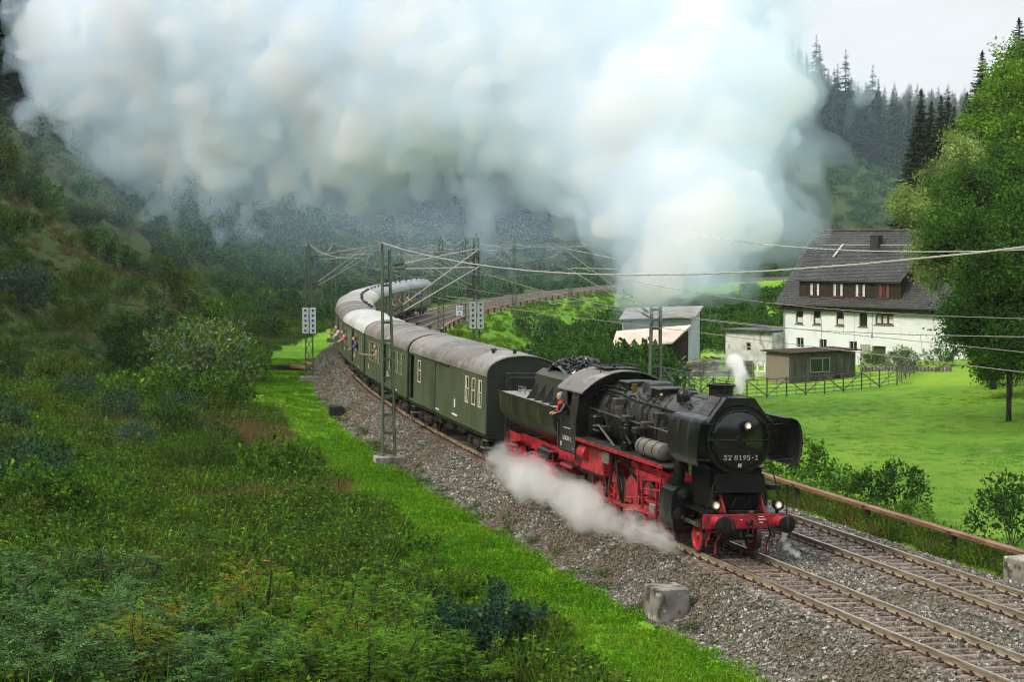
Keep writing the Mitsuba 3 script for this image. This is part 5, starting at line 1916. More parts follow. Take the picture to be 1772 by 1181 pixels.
    K3 = thing('balcony_railing', 'black terrace railing on the flat roof beside the white house', 'railing')
    m.put(K3, 'm_paint', False, X)
    return X


def f_moss(p, n, uv):
    a = FB(p.x * 2.2, p.y * 2.2, p.z * 2.2, 4)
    return MX([.055, .05, .04], [.20, .14, .035], SM(.5, .75, a))


def f_darkboard(p, n, uv):
    a = FB(p.x * 6., p.y * 6., p.z * .8, 3)
    return MX([.022, .014, .010], [.045, .030, .022], a)


principled('m_mossridge', PR(f_moss), .9, spec=.2)
principled('m_darkboard', PR(f_darkboard), .8, spec=.2)
HOUSE = house()


def planks(K, parent, x0, x1, z0, z1, y0, y1, M, bsdf='m_wood', w=.16, rng=None, axis='x'):
    """upright boards, each its own piece with a gap"""
    rng = rng or np.random.default_rng(1)
    x = x0
    while x < x1 - .02:
        ww = min(w * rng.uniform(.85, 1.15), x1 - x)
        d = rng.uniform(-.006, .006)
        zz = [z0 + rng.uniform(0, .04), z1 - rng.uniform(0, .03)]
        m = Mesh()
        if axis == 'x':
            m.box((x + .004, y0 + d, zz[0]), (x + ww - .004, y1 + d, zz[1]))
        else:
            m.box((y0 + d, x + .004, zz[0]), (y1 + d, x + ww - .004, zz[1]))
        m.put(part(parent, 'plank'), bsdf, False, T(M))
        x += ww


def shed():
    K = thing('garden_shed', 'dark weathered plank shed with wide window inside the fenced pen before the white house', 'shed')
    a, b = np.array([-99.6, 46.0]), np.array([-101.2, 52.6])
    d = b - a
    M = rot(z=math.atan2(d[1], d[0]), at=(a[0], a[1], -3.35))
    L = np.linalg.norm(d)
    rng = np.random.default_rng(5)
    W = part(K, 'front_wall')
    Mesh().box((0, .06, 0), (L, .12, 2.55)).put(W, 'm_darkboard', False, T(M))
    planks(K, W, 0, 2.05, .1, 2.6, 0, .05, M, 'm_wood', .17, rng)
    planks(K, W, 4.1, L, .1, 2.6, 0, .05, M, 'm_wood', .17, rng)
    planks(K, W, 2.05, 4.1, .1, .98, 0, .05, M, 'm_wood', .17, rng)
    k = part(K, 'window')
    m = Mesh()
    c = (.30, .32, .31)
    for x in (2.05, 3.30, 4.04):
        m.box((x, -.02, 1.0), (x + .07, .055, 2.2), c)
    m.box((2.12, -.02, 2.12), (4.04, .055, 2.2), c).box((2.12, -.02, 1.0), (4.04, .055, 1.07), c)
    m.put(k, 'm_paint', False, T(M))
    Mesh().box((2.12, .02, 1.07), (4.04, .03, 2.12)).put(part(k, 'pane'), 'm_greenglass', False, T(M))
    Mesh().box((2.0, 0, 2.2), (4.12, .05, 2.6)).put(part(k, 'head_board'), 'm_wood', False, T(M))
    Mesh().box((4.6, -.015, .25), (5.15, .004, .85), (.01, .01, .01)).put(part(K, 'hatch'), 'm_paint', False, T(M))
    S = part(K, 'side_wall')
    Mesh().box((.06, .13, 0), (.12, 3.2, 2.6)).put(S, 'm_wood', False, T(M))
    planks(K, S, .13, 3.2, .1, 2.6, 0, .05, M, 'm_palewood', .2, rng, 'y')
    Mesh().box((L - .12, .13, 0), (L - .06, 3.2, 2.6)).put(part(K, 'side_wall'), 'm_wood', False, T(M))
    Mesh().box((.12, 3.14, 0), (L - .12, 3.2, 2.7)).put(part(K, 'rear_wall'), 'm_wood', False, T(M))
    v = np.array([[-.35, -.4, 2.62], [L + .35, -.4, 2.72], [L + .35, 3.5, 2.78], [-.35, 3.5, 2.68]])
    v = np.vstack([v, v + [0, 0, .09]])
    Mesh().add(v, np.array([[0, 3, 2, 1], [4, 5, 6, 7], [0, 1, 5, 4], [1, 2, 6, 5], [2, 3, 7, 6], [3, 0, 4, 7]])).put(part(K, 'roof'), 'm_darkboard', False, T(M))


principled('m_greenglass', (.020, .032, .026), .12, spec=.6)
principled('m_palewood', (.24, .20, .165), .85, spec=.2)
shed()


def pen():
    K = thing('pen_fence', 'grey metal hurdle fence with diagonal braces around the pen on the meadow', 'fence')
    cor = [(-80.2, 32.4), (-85.2, 41.5), (-90.0, 50.6), (-97.5, 56.0), (-106.5, 57.0)]
    back = [(-106.0, 36.5), (-104.5, 41.0), (-103.5, 44.5)]
    def run(pts, n, label=None):
        pts = np.array(pts, float)
        seg = np.linalg.norm(np.diff(pts, axis=0), axis=1)
        t = np.concatenate([[0], np.cumsum(seg)])
        u = np.linspace(0, t[-1], n + 1)
        xy = np.stack([np.interp(u, t, pts[:, 0]), np.interp(u, t, pts[:, 1])], 1)
        z = ground(xy[:, 0], xy[:, 1])
        for i in range(n):
            a, b = np.array([*xy[i], z[i]]), np.array([*xy[i + 1], z[i + 1]])
            P = part(K, 'panel')
            m = Mesh()
            for h in (.14, .42, .70, .98, 1.36):
                m.tube([a + [0, 0, h], b + [0, 0, h]], .026 if h < 1.3 else .034, 5)
            mid = (a + b) / 2
            m.tube([mid + [0, 0, .1], mid + [0, 0, 1.36]], .024, 5)
            s, e = (a, b) if i % 2 else (b, a)
            m.tube([s + [0, 0, 1.33], e + [0, 0, .15]], .036, 5)
            m.put(P, 'm_fence', 30)
        for i in range(n + 1):
            a = np.array([*xy[i], z[i]])
            Mesh().tube([a + [0, 0, -.3], a + [0, 0, 1.5]], .055, 6).put(part(K, 'post'), 'm_fence', 30)
    run(cor[:3], 9)
    run(cor[2:], 8)
    run([cor[0], (-92, 34.5), back[0]], 6)
    run(back, 4)


principled('m_fence', (.085, .088, .080), .6, spec=.35)
pen()


def barn(label, FLq, FRq, BLq, BRq, zg, roof_m, wall_m, plank_front=True, open_right=False, zfl=None, zfr=None, zbl=None, zbr=None):
    """mono-pitch barn over a footprint FL, FR, BR, BL (x, y) with the roof height at each corner"""
    K = thing('barn', label, 'barn')
    FL, FR, BL, BR = (np.array(q, float) for q in (FLq, FRq, BLq, BRq))
    def wallq(name, a, b, za, zb_, mat, pl):
        d = b - a
        L = np.linalg.norm(d)
        M = rot(z=math.atan2(d[1], d[0]), at=(a[0], a[1], zg))
        W = part(K, name)
        v = np.array([[0, .04, -.6], [L, .04, -.6], [L, .04, zb_ - zg - .05], [0, .04, za - zg - .05], [0, .12, -.6], [L, .12, -.6], [L, .12, zb_ - zg - .05], [0, .12, za - zg - .05]])
        Mesh().add(v, np.array([[0, 1, 2, 3], [5, 4, 7, 6], [0, 4, 5, 1], [1, 5, 6, 2], [2, 6, 7, 3], [3, 7, 4, 0]])).put(W, 'm_darkboard' if pl else mat, False, T(M))
        if pl:
            rng = np.random.default_rng(8)
            x = 0.
            while x < L - .05:
                w = min(.19 * rng.uniform(.85, 1.15), L - x)
                top = za + (zb_ - za) * (x + w / 2) / L - zg - .08 - rng.uniform(0, .04)
                dd = rng.uniform(0, .012)
                Mesh().box((x + .006, -dd, -.1 + rng.uniform(0, .08)), (x + w - .006, .035, top)).put(part(W, 'plank'), mat, False, T(M))
                x += w
    wallq('front_wall', FL, FR, zfl, zfr, wall_m, plank_front)
    wallq('left_wall', BL, FL, zbl, zfl, wall_m, False)
    if not open_right:
        wallq('right_wall', FR, BR, zfr, zbr, wall_m, False)
    wallq('rear_wall', BR, BL, zbr, zbl, 'm_darkboard', False)
    c = (FL + FR + BL + BR) / 4
    out = []
    for q, z in ((FL, zfl), (FR, zfr), (BR, zbr), (BL, zbl)):
        d = q - c
        out.append([*(c + d * (1 + .45 / np.linalg.norm(d) * 1.2)), z + .02])
    v = np.array(out)
    n = 14
    rf = Mesh()
    v2 = np.vstack([v, v + [0, 0, .10]])
    rf.add(v2, np.array([[0, 3, 2, 1], [4, 5, 6, 7], [0, 1, 5, 4], [1, 2, 6, 5], [2, 3, 7, 6], [3, 0, 4, 7]]))
    R_ = part(K, 'roof')
    rf.put(R_, roof_m)
    # sheets of the roof, each lapping the next
    for i in range(n):
        a, b = i / n, (i + 1) / n
        p = [v[0] + (v[1] - v[0]) * a, v[0] + (v[1] - v[0]) * b, v[3] + (v[2] - v[3]) * b, v[3] + (v[2] - v[3]) * a]
        h = .102 + .012 * (i % 2)
        q = np.array([k + [0, 0, h] for k in p] + [k + [0, 0, h + .02] for k in p])
        Mesh().add(q, np.array([[0, 3, 2, 1], [4, 5, 6, 7], [0, 1, 5, 4], [1, 2, 6, 5], [2, 3, 7, 6], [3, 0, 4, 7]])).put(part(R_, 'sheet'), roof_m)
    return K


barn('low weathered plank barn with pale pink sheet roof, open on its right side', (-125.15, 39.92), (-126.62, 45.62), (-129.76, 42.23), (-130.83, 49.36), -3.45, 'm_pinkroof', 'm_wood', True, True, -1.55, -1.30, -.30, .15)
barn('pale grey rendered barn with flat brownish roof behind the pink roofed one', (-139.23, 45.65), (-139.17, 53.01), (-145.66, 48.76), (-145.48, 56.53), -3.7, 'm_roof', 'm_lilac', False, False, .45, .60, 1.35, 1.50)


def f_lilac(p, n, uv):
    a = FB(p.x * .8, p.y * .8, p.z * .8, 4)
    return MX([.30, .31, .37], [.40, .41, .47], a)


principled('m_lilac', PR(f_lilac), .9, spec=.15)
rng_y = np.random.default_rng(21)
# things about the yard
K = thing('log_pile', 'heap of split firewood beside the open barn', 'firewood')
for i in range(46):
    p = np.array([-126.2, 49.0, -3.35]) + [rng_y.normal(0, .8), rng_y.normal(0, .9), abs(rng_y.normal(0, .38))]
    a = rng_y.uniform(0, PI)
    d = np.array([math.cos(a), math.sin(a), rng_y.normal(0, .2)]) * .5
    Mesh().tube([p - d, p + d], rng_y.uniform(.06, .12), 6).put(part(K, 'log'), 'm_palewood' if i % 3 else 'm_bark', 30)
K = thing('water_trough', 'long low pale concrete trough in front of the plank barn', 'trough')
M = rot(z=1.45, at=(-118.2, 44.6, -3.45))
m = Mesh().cbox((-2.6, -.5, 0), (2.6, -.38, 1.0), .03).cbox((-2.6, .38, 0), (2.6, .5, 1.0), .03).cbox((-2.6, -.375, 0), (-2.45, .375, 1.0), .03).cbox((2.45, -.375, 0), (2.6, .375, 1.0), .03).box((-2.4, -.37, .6), (2.4, .37, .62))
m.put(K, 'm_concrete', False, T(M))
K = thing('wooden_tub', 'round grey wooden tub beside the white outbuilding', 'tub')
for i in range(22):
    a = 2 * PI * i / 22
    M = rot(z=a, at=(-110.6, 46.4, -3.3))
    Mesh().cbox((.92, -.125, 0), (.98, .125, 1.35), .01).put(part(K, 'stave'), 'm_palewood', False, T(M))
m = Mesh()
for z in (.3, 1.0):
    m.lathe([(z, .985), (z, 1.0), (z + .06, 1.0), (z + .06, .985)], (-110.6, 46.4, -3.3), 'z', 28)
m.put(part(K, 'hoop'), 'm_fence', 30)
K = thing('white_bathtub', 'white tub with upright pipes standing in the pen', 'tub')
m = Mesh().lathe([(0, .5), (.1, .62), (.5, .72), (.55, .74), (.55, .66), (.15, .5), (.12, 0)], (0, 0, 0), 'z', 20)
for v in m.v:
    v[:, 0] *= 1.7
m.put(part(K, 'basin'), 'm_white', 30, T(rot(z=1.2, at=(-107.6, 47.6, -3.25))))
for x in (-.9, -.3, .5):
    Mesh().tube([(x, 0, .3), (x, .1, 1.2), (x + .2, .1, 1.35), (x + .3, .1, 1.15)], .07, 8).put(part(K, 'pipe'), 'm_white', 30, T(rot(z=1.2, at=(-107.6, 47.6, -3.25))))
principled('m_white', (.74, .75, .74), .35, spec=.5)
K = thing('retaining_wall', 'low row of grey upright stone palisades holding the flower bed by the house', 'wall')
for i in range(26):
    t = i / 25
    p = np.array([-106.5, 55.8]) * (1 - t) + np.array([-94.5, 57.6]) * t
    z = float(ground(p[0], p[1]))
    Mesh().cbox((-.14, -.13, -.4), (.14, .13, .40 + .05 * math.sin(i * 2.1)), .04).put(part(K, 'palisade'), 'm_concrete', False, T(rot(z=.3, at=(p[0], p[1], z))))
K = thing('old_stone_wall', 'low grey field wall on the grass between the barn and the railway', 'wall')
for i in range(20):
    t = i / 19
    p = np.array([-113.0, 38.0]) * (1 - t) + np.array([-112.0, 46.5]) * t
    z = float(ground(p[0], p[1]))
    Mesh().cbox((-.25, -.2, -.3), (.25, .2, .42 + rng_y.uniform(-.1, .12)), .06).put(part(K, 'stone'), 'm_concrete', False, T(rot(z=1.4 + rng_y.normal(0, .1), at=(p[0], p[1], z))))
# ------------------------------------------------------------------ vegetation
def unit(v):
    return v / (np.linalg.norm(v, axis=-1, keepdims=True) + 1e-12)


def leaf_quads(P, D, Nn, L, Wd, C, fold=.18):
    """pointed leaves: base P, direction D, normal Nn, length L, width Wd, colour C per leaf"""
    n = len(P)
    L, Wd = np.broadcast_to(L, n)[:, None], np.broadcast_to(Wd, n)[:, None]
    D = unit(D)
    S = unit(np.cross(D, Nn))
    N_ = np.cross(S, D)
    v = np.stack([P, P + D * L * .45 + S * Wd * .5 + N_ * Wd * fold, P + D * L, P + D * L * .45 - S * Wd * .5 + N_ * Wd * fold], 1).reshape(-1, 3)
    b = (np.arange(n) * 4)[:, None]
    f = np.vstack([b + [0, 1, 2], b + [0, 2, 3]])
    return v, f, np.repeat(C, 4, 0)


def tint(rng, n, cols, wts=None, var=.25):
    cols = np.array(cols, float)
    i = rng.choice(len(cols), n, p=wts)
    return np.clip(cols[i] * np.exp(rng.normal(0, var, (n, 1))) * np.exp(rng.normal(0, .06, (n, 3))), 0, .8)


def compound(P, D, rng, pairs, L, lw, cols, wts=None, droop=.35):
    """pinnate leaves: stalks from P along D with paired leaflets"""
    n = len(P)
    D = unit(D)
    up = np.array([0, 0, 1.0])
    S = unit(np.cross(D, up))
    C0 = tint(rng, n, cols, wts, .18)
    V, Fc, Cc, k = [], [], [], 0
    for j in range(pairs + 1):
        t = (j + .8) / (pairs + .8)
        dr_ = -droop * t * t * L
        B = P + D * (L * t)[:, None] + up * dr_[:, None]
        size = lw * (1 - .35 * abs(t - .45))
        for s in ((-1, 1) if j < pairs else (0,)):
            d = unit(S * s * 1.0 + D * (.45 if s else 1.0) - up * .25 * t + rng.normal(0, .12, (n, 3)))
            nn = unit(up + rng.normal(0, .25, (n, 3)))
            C = np.clip(C0 * np.exp(rng.normal(0, .10, (n, 1))), 0, .8)
            v, f, c = leaf_quads(B, d, nn, size * L * 2.2, size * L * .85, C, .08)
            V.append(v)
            Fc.append(f + k)
            Cc.append(c)
            k += len(v)
    return np.vstack(V), np.vstack(Fc), np.vstack(Cc)


def branches(rng, n_stem, h, spread, sub=5, wob=.12, r0=.02, tw=.4, base=.05, ups=.6):
    """a shrub's stems: list of polylines with radii, and points along the outer twigs with their directions"""
    segs, tips, dirs = [], [], []
    for i in range(n_stem):
        a = rng.uniform(0, 2 * PI)
        e = spread * math.sqrt(rng.uniform(.05, 1))
        b = np.array([math.cos(a) * base, math.sin(a) * base, -.05]) * rng.uniform(.3, 1.2)
        top = np.array([math.cos(a) * e, math.sin(a) * e, h * rng.uniform(.72, 1.0) * (1 - .25 * e / max(spread, 1e-6))])
        t = np.linspace(0, 1, 6)[:, None]
        mid = b + (top - b) * t + np.array([math.cos(a), math.sin(a), 0]) * (e * .25) * (t * (1 - t)) * 2 + rng.normal(0, wob, (6, 3)) * t * h * .15
        segs.append((mid, np.linspace(r0, r0 * .35, 6)))
        for j in range(sub):
            u = rng.uniform(.30, .97)
            p = np.array([np.interp(u, t[:, 0], mid[:, k]) for k in range(3)])
            d = unit(np.array([rng.normal(), rng.normal(), rng.uniform(0, 1) * ups + .1]) + .8 * np.array([math.cos(a), math.sin(a), .2]))
            L = tw * h * rng.uniform(.5, 1) * (1.1 - .6 * u)
            q = p + d * L
            segs.append((np.array([p, p + d * L * .5 + [0, 0, .03], q]), np.array([r0 * .4, r0 * .3, r0 * .15])))
            for w in np.linspace(.15, 1, 6):
                tips.append(p + d * L * w)
                dirs.append(d)
        for w in np.linspace(.45, 1, 7):
            tips.append(np.array([np.interp(w, t[:, 0], mid[:, k]) for k in range(3)]))
            dirs.append(unit(top - b))
    return segs, np.array(tips), np.array(dirs)


def stem_mesh(segs, sides=4):
    m = Mesh()
    for p, r in segs:
        m.tube(p, r, sides, cap=False)
    return m


def simple_shrub(rng, h, spread, n_leaf, leaf, cols, wts=None, n_stem=7, sub=6, up=.6, jit=.10, wide=.6, fill=0):
    segs, tp, td = branches(rng, n_stem, h, spread, sub)
    i = rng.integers(0, len(tp), n_leaf)
    P = tp[i] + rng.normal(0, jit, (n_leaf, 3)) * h * .45
    if fill:
        # leaves filling the rounded volume between the twigs
        k = fill
        d = unit(rng.normal(size=(k, 3)))
        d[:, 2] = abs(d[:, 2])
        lump = .75 + .5 * meshkit.fbm(d * 2.2 + 5, 3, int(rng.integers(99)))
        r = rng.uniform(.62, 1.0, k) ** .6
        Q = d * (r * lump)[:, None] * np.array([spread, spread, h * .9]) + [0, 0, h * .08]
        P = np.vstack([P, Q])
        i = np.concatenate([i, rng.integers(0, len(tp), k)])
    n = len(P)
    P[:, 2] = np.maximum(P[:, 2], .02)
    out = unit(P - np.array([0, 0, h * .25]))
    D = unit(out * .7 + rng.normal(0, .6, (n, 3)) + [0, 0, .15])
    Nn = unit(out * .5 + [0, 0, up] + rng.normal(0, .45, (n, 3)))
    L = leaf * np.exp(rng.normal(0, .25, n))
    lv = leaf_quads(P, D, Nn, L, L * wide, tint(rng, n, cols, wts))
    return lv, stem_mesh(segs)


KINDS = {}


def kind(name, crown, stem, bsdf='m_leaf'):
    v, f, c = crown
    g = {'type': 'shapegroup', 'foliage': mikit.ply((v, f), bsdf, color=c)}
    if stem is not None:
        g['stem'] = mikit.ply(stem.get() if isinstance(stem, Mesh) else stem, 'm_bark')
    scene['kind_' + name] = g
    KINDS[name] = len(f)


def grow(k, kname, x, y, z=None, s=1., rz=None, sz=None, tilt=0.):
    z = float(ground(x, y)) if z is None else z
    rz = RNG.uniform(0, 2 * PI) if rz is None else rz
    M = rot(z=rz, y=tilt, at=(x, y, z - .03))
    M[:3, :3] = M[:3, :3] @ np.diag([s, s, sz or s])
    scene[k] = {'type': 'instance', 'group': {'type': 'ref', 'id': 'kind_' + kname}, 'to_world': T(M)}


# colours of leaves (dark greens with a few yellowing)
G_DARK = [(.025, .068, .014), (.036, .090, .016), (.020, .055, .016)]
G_MID = [(.050, .125, .014), (.072, .155, .017), (.038, .102, .014)]
G_LIGHT = [(.105, .215, .016), (.14, .25, .020), (.075, .165, .014)]
G_BLUE = [(.050, .095, .058), (.065, .115, .072), (.035, .075, .040)]
G_SILVER = [(.10, .15, .095), (.13, .18, .12), (.075, .12, .07)]
G_YELLOW = [(.16, .20, .020), (.22, .20, .022), (.11, .17, .016)]
G_OLIVE = [(.085, .120, .018), (.115, .135, .024), (.06, .09, .016)]
BROWN = [(.15, .085, .045), (.20, .12, .065), (.11, .07, .04)]

r_ = np.random.default_rng(101)
# middle distance shrubs (several forms of each so that copies differ)
for i in range(3):
    kind(f'dark_shrub_{i}', *simple_shrub(r_, 2.4, 1.5, 900, .15, G_DARK + G_MID[:1], n_stem=8, sub=7, fill=900))
    kind(f'green_shrub_{i}', *simple_shrub(r_, 2.2, 1.5, 900, .15, G_MID + G_LIGHT[:1], n_stem=8, sub=7, fill=800))
    kind(f'blue_shrub_{i}', *simple_shrub(r_, 2.3, 1.5, 1100, .13, G_BLUE + G_DARK[:1], n_stem=9, sub=7, fill=700))
    kind(f'olive_shrub_{i}', *simple_shrub(r_, 1.8, 1.4, 900, .13, G_OLIVE + G_YELLOW[2:] + G_MID[:1], n_stem=9, sub=7, fill=700))
kind('light_shrub_0', *simple_shrub(r_, 2.0, 1.6, 1100, .15, G_LIGHT + G_MID, n_stem=9, sub=7, fill=900))
kind('silver_shrub_0', *simple_shrub(r_, 3.1, 1.5, 1600, .15, G_SILVER + G_BLUE, n_stem=9, sub=8, fill=2200))
kind('knotweed_0', *simple_shrub(r_, 2.6, 2.2, 2600, .17, G_LIGHT + [(.17, .25, .10), (.22, .30, .14), (.34, .40, .26)], n_stem=18, sub=8, fill=1500, wide=.5))
kind('broom_0', *simple_shrub(r_, 2.3, 1.9, 5200, .16, G_MID + G_OLIVE[:1], n_stem=34, sub=10, wide=.16, jit=.08, fill=1500))
# young trees of the hillside
kind('sapling_0', *simple_shrub(r_, 4.2, 1.5, 1800, .17, G_MID + G_DARK, n_stem=5, sub=14, fill=600))
kind('sapling_1', *simple_shrub(r_, 4.6, 1.7, 1800, .17, G_DARK + G_OLIVE, n_stem=5, sub=14, fill=700))


def weed_clump(rng, n_blade, h, r, cols, n_leaf=0, leaf=.1, lcols=None, wb=.02):
    a = rng.uniform(0, 2 * PI, n_blade)
    q = r * np.sqrt(rng.uniform(0, 1, n_blade))
    P = np.stack([q * np.cos(a), q * np.sin(a), np.zeros(n_blade)], 1)
    D = unit(np.stack([np.cos(a) * .35, np.sin(a) * .35, np.ones(n_blade)], 1) + rng.normal(0, .28, (n_blade, 3)) * [1, 1, .2])
    Nn = unit(np.stack([np.cos(a), np.sin(a), .3 + 0 * a], 1) + rng.normal(0, .3, (n_blade, 3)))
    H = h * rng.uniform(.5, 1.1, n_blade)
    v, f, c = leaf_quads(P, D, Nn, H, wb * (.7 + .6 * rng.random(n_blade)), tint(rng, n_blade, cols), .1)
    if n_leaf:
        a = rng.uniform(0, 2 * PI, n_leaf)
        q = r * 1.1 * np.sqrt(rng.uniform(0, 1, n_leaf))
        P = np.stack([q * np.cos(a), q * np.sin(a), h * rng.uniform(.1, .9, n_leaf) * (1 - .5 * (q / (1.1 * r)) ** 2)], 1)
        D = unit(np.stack([np.cos(a), np.sin(a), .3 + 0 * a], 1) + rng.normal(0, .5, (n_leaf, 3)))
        Nn = unit(np.array([0, 0, 1.]) + rng.normal(0, .45, (n_leaf, 3)))
        v2, f2, c2 = leaf_quads(P, D, Nn, leaf * rng.uniform(.6, 1.3, n_leaf), leaf * .6, tint(rng, n_leaf, lcols))
        v, f, c = np.vstack([v, v2]), np.vstack([f, f2 + len(v)]), np.vstack([c, c2])
    return v, f, c


for i in range(3):
    kind(f'grass_tuft_{i}', weed_clump(r_, 34, .20, .28, [[(.14, .26, .016), (.18, .30, .02), (.11, .22, .012), (.2, .22, .05)], [(.11, .27, .010), (.14, .32, .012), (.08, .20, .010)], [(.075, .19, .010), (.10, .24, .012), (.06, .15, .010)]][i], 22, .07, [(.12, .29, .012), (.085, .21, .012)], .022), None)
    kind(f'weed_{i}', weed_clump(r_, 60, .75, .45, G_MID + G_OLIVE + G_LIGHT, 110, .11, G_MID + G_LIGHT + G_OLIVE, .024), None)
    kind(f'bramble_{i}', weed_clump(r_, 20, .6, .6, G_DARK + G_MID, 260, .12, G_DARK + G_MID + G_OLIVE, .02), None)
    kind(f'dry_grass_{i}', weed_clump(r_, 110, .62, .45, BROWN + [(.20, .15, .07)] + G_OLIVE[:1], 0, .1, None, .016), None)
    kind(f'field_tuft_{i}', weed_clump(r_, 26, .13, .38, [(.10, .24, .012), (.13, .28, .016), (.16, .26, .035)], 0, .1, None, .03), None)
    kind(f'far_brush_{i}', *simple_shrub(r_, 1.7, 1.6, 240, .32, G_MID[:1] + G_DARK[1:2] + G_MID[2:], n_stem=5, sub=3, fill=260))


def scatter(key, label, cat, kinds, xs, ys, smin, smax, sz=(.8, 1.25), dz=0.):
    """a mass of small plants as instances of one object"""
    k = thing(key, label, cat, kind='stuff')
    z = ground(xs, ys)
    for i, (x, y, zz) in enumerate(zip(xs, ys, z)):
        s = RNG.uniform(smin, smax)
        grow(f'{k}__{i + 1:03d}', kinds[i % len(kinds)], x, y, zz + dz, s, None, s * RNG.uniform(*sz))


def spread_line(n, s0, s1, l0, l1, rng=RNG):
    s, l = rng.uniform(min(s0, s1), max(s0, s1), n), rng.uniform(min(l0, l1), max(l0, l1), n)
    w = line(s, l)
    return w[:, 0], w[:, 1], s, l


# --- grass strip
x1, y1, s1, l1 = spread_line(5200, 18, -45, -2.9, -7.6)
x2, y2, s2, l2 = spread_line(1800, -45, -110, -2.9, -8.0)
xx, yy, ss_, ll_ = (np.concatenate(q) for q in ((x1, x2), (y1, y2), (s1, s2), (l1, l2)))
edge = -3.05 - .55 * meshkit.fbm(np.stack([ss_ * .35, ss_ * 0, ss_ * 0], -1), 3, 2)
keep = (ll_ < edge) & (ll_ > -6.2 - 1.6 * meshkit.fbm(np.stack([ss_ * .25, ss_ * 0 + 4, ss_ * 0], -1), 3, 6))
keep &= np.hypot(xx - line(1.55, -3.25)[0], yy - line(1.55, -3.25)[1]) > .72
xx, yy = xx[keep], yy[keep]
pt = meshkit.fbm(np.stack([xx * .35, yy * .35, xx * 0 + 3], -1), 3, 21)
for kn, sel, lab in ((['grass_tuft_0'], pt > .54, 'yellowish lush grass in patches on the strip beside the ballast'), (['grass_tuft_1'], (pt <= .54) & (pt > .40), 'lush bright green grass growing on the strip beside the ballast'), (['grass_tuft_2'], pt <= .40, 'darker taller grass in patches on the strip beside the ballast')):
    scatter('verge_grass', lab, 'grass', kn, xx[sel], yy[sel], .6, 1.3)
# --- weeds at the edge of the stones
x, y, s, l = spread_line(150, 16, -70, -2.5, -3.3)
scatter('edge_weed', 'scattered low weeds creeping into the edge of the ballast', 'weeds', ['grass_tuft_1', 'bramble_0'], x, y, .25, .6)
# --- rough growth between strip and hillside, and over the hillside
x1, y1, s1, l1 = spread_line(2600, 14, -60, -6.6, -24)
x2, y2, s2, l2 = spread_line(2400, -60, -180, -7.0, -48)
xx, yy, ll_ = np.concatenate([x1, x2]), np.concatenate([y1, y2]), np.concatenate([l1, l2])
dry = meshkit.fbm(np.stack([xx * .09, yy * .09, xx * 0], -1), 3, 12) > .63
scatter('rough_grass', 'tall rough weeds and grasses covering the ground below the hillside', 'weeds', ['weed_0', 'weed_1', 'weed_2', 'bramble_0', 'bramble_1', 'bramble_2'], xx[~dry], yy[~dry], .7, 1.5)
scatter('dry_grass', 'patches of brown dry grass among the shrubs', 'grass', ['dry_grass_0', 'dry_grass_1', 'dry_grass_2'], xx[dry], yy[dry], .7, 1.4)
x, y, s, l = spread_line(340, -3, -10.5, -10.5, -16.5)
keep = np.hypot((s + 7.4) / 2.6, (l + 13.6) / 2.4) < 1
scatter('dry_grass', 'flattened brown grass in a clearing between the near shrubs', 'grass', ['dry_grass_0', 'dry_grass_1', 'dry_grass_2'], x[keep], y[keep], .6, 1.0)
# --- far brush on the slopes beyond
x1, y1, s1, l1 = spread_line(1500, -180, -470, -9, -80)
x2, y2, s2, l2 = spread_line(330, -90, -420, 15, 26)
x3, y3, s3, l3 = spread_line(1500, -470, -650, -12, -100)
scatter('brush', 'dense low brush covering the slopes beyond the train', 'brush', ['far_brush_0', 'far_brush_1', 'far_brush_2'], np.concatenate([x1, x2, x3]), np.concatenate([y1, y2, y3]), .6, 1.5)
x, y, s, l = spread_line(2600, -60, -330, 7.4, 20)
scatter('bank_weed', 'fresh green weeds on the bank inside the far curve', 'weeds', ['weed_0', 'grass_tuft_0', 'weed_1', 'grass_tuft_1', 'weed_2', 'grass_tuft_2'], x, y, .6, 1.3)
x, y, s, l = spread_line(420, -390, -176, 20, 80)
scatter('brush', 'bushes on the valley floor behind the barns', 'brush', ['far_brush_0', 'far_brush_1', 'far_brush_2'], x, y, .7, 1.6)
# --- bank below the railing
x, y, s, l = (np.concatenate(q) for q in zip(spread_line(1100, 14, -60, 7.1, 14.5), spread_line(700, 14, -40, 6.45, 8.6)))
scatter('bank_weed', 'tall weeds and grass on the bank below the railing', 'weeds', ['weed_0', 'weed_1', 'grass_tuft_0', 'weed_2', 'dry_grass_0'], x, y, .5, 1.15)
x, y, s, l = spread_line(6500, -8, -85, 14, 48)
scatter('meadow_grass', 'short bright grass of the meadow', 'grass', ['field_tuft_0', 'field_tuft_1', 'field_tuft_2'], x, y, .35, .95)

# --- shrubs of the left hillside, each a thing
COL = {'dark': 'dark green', 'green': 'mid green', 'blue': 'bluish green', 'olive': 'olive green', 'light': 'light green'}
taken = []
STAND = [(-91.8, -14.6), (-84.6, -3.6), (-91.0, -7.4), (-32.1, -10.4), (-51.5, -11.9), (-38.0, -12.3), (-92.5, -.2), (-86.0, .1)]


def before_standout(x, y):
    """whether a plant at x, y would crowd one of the bushes that stand free, on the side towards the line"""
    for a, b in STAND:
        d = np.array([46.6 - a, -20.3 - b])
        d /= np.hypot(*d)
        t = np.clip((x - a) * d[0] + (y - b) * d[1], -2, 14)
        if np.hypot(x - a - d[0] * t, y - b - d[1] * t) < 2.6:
            return True
    return False


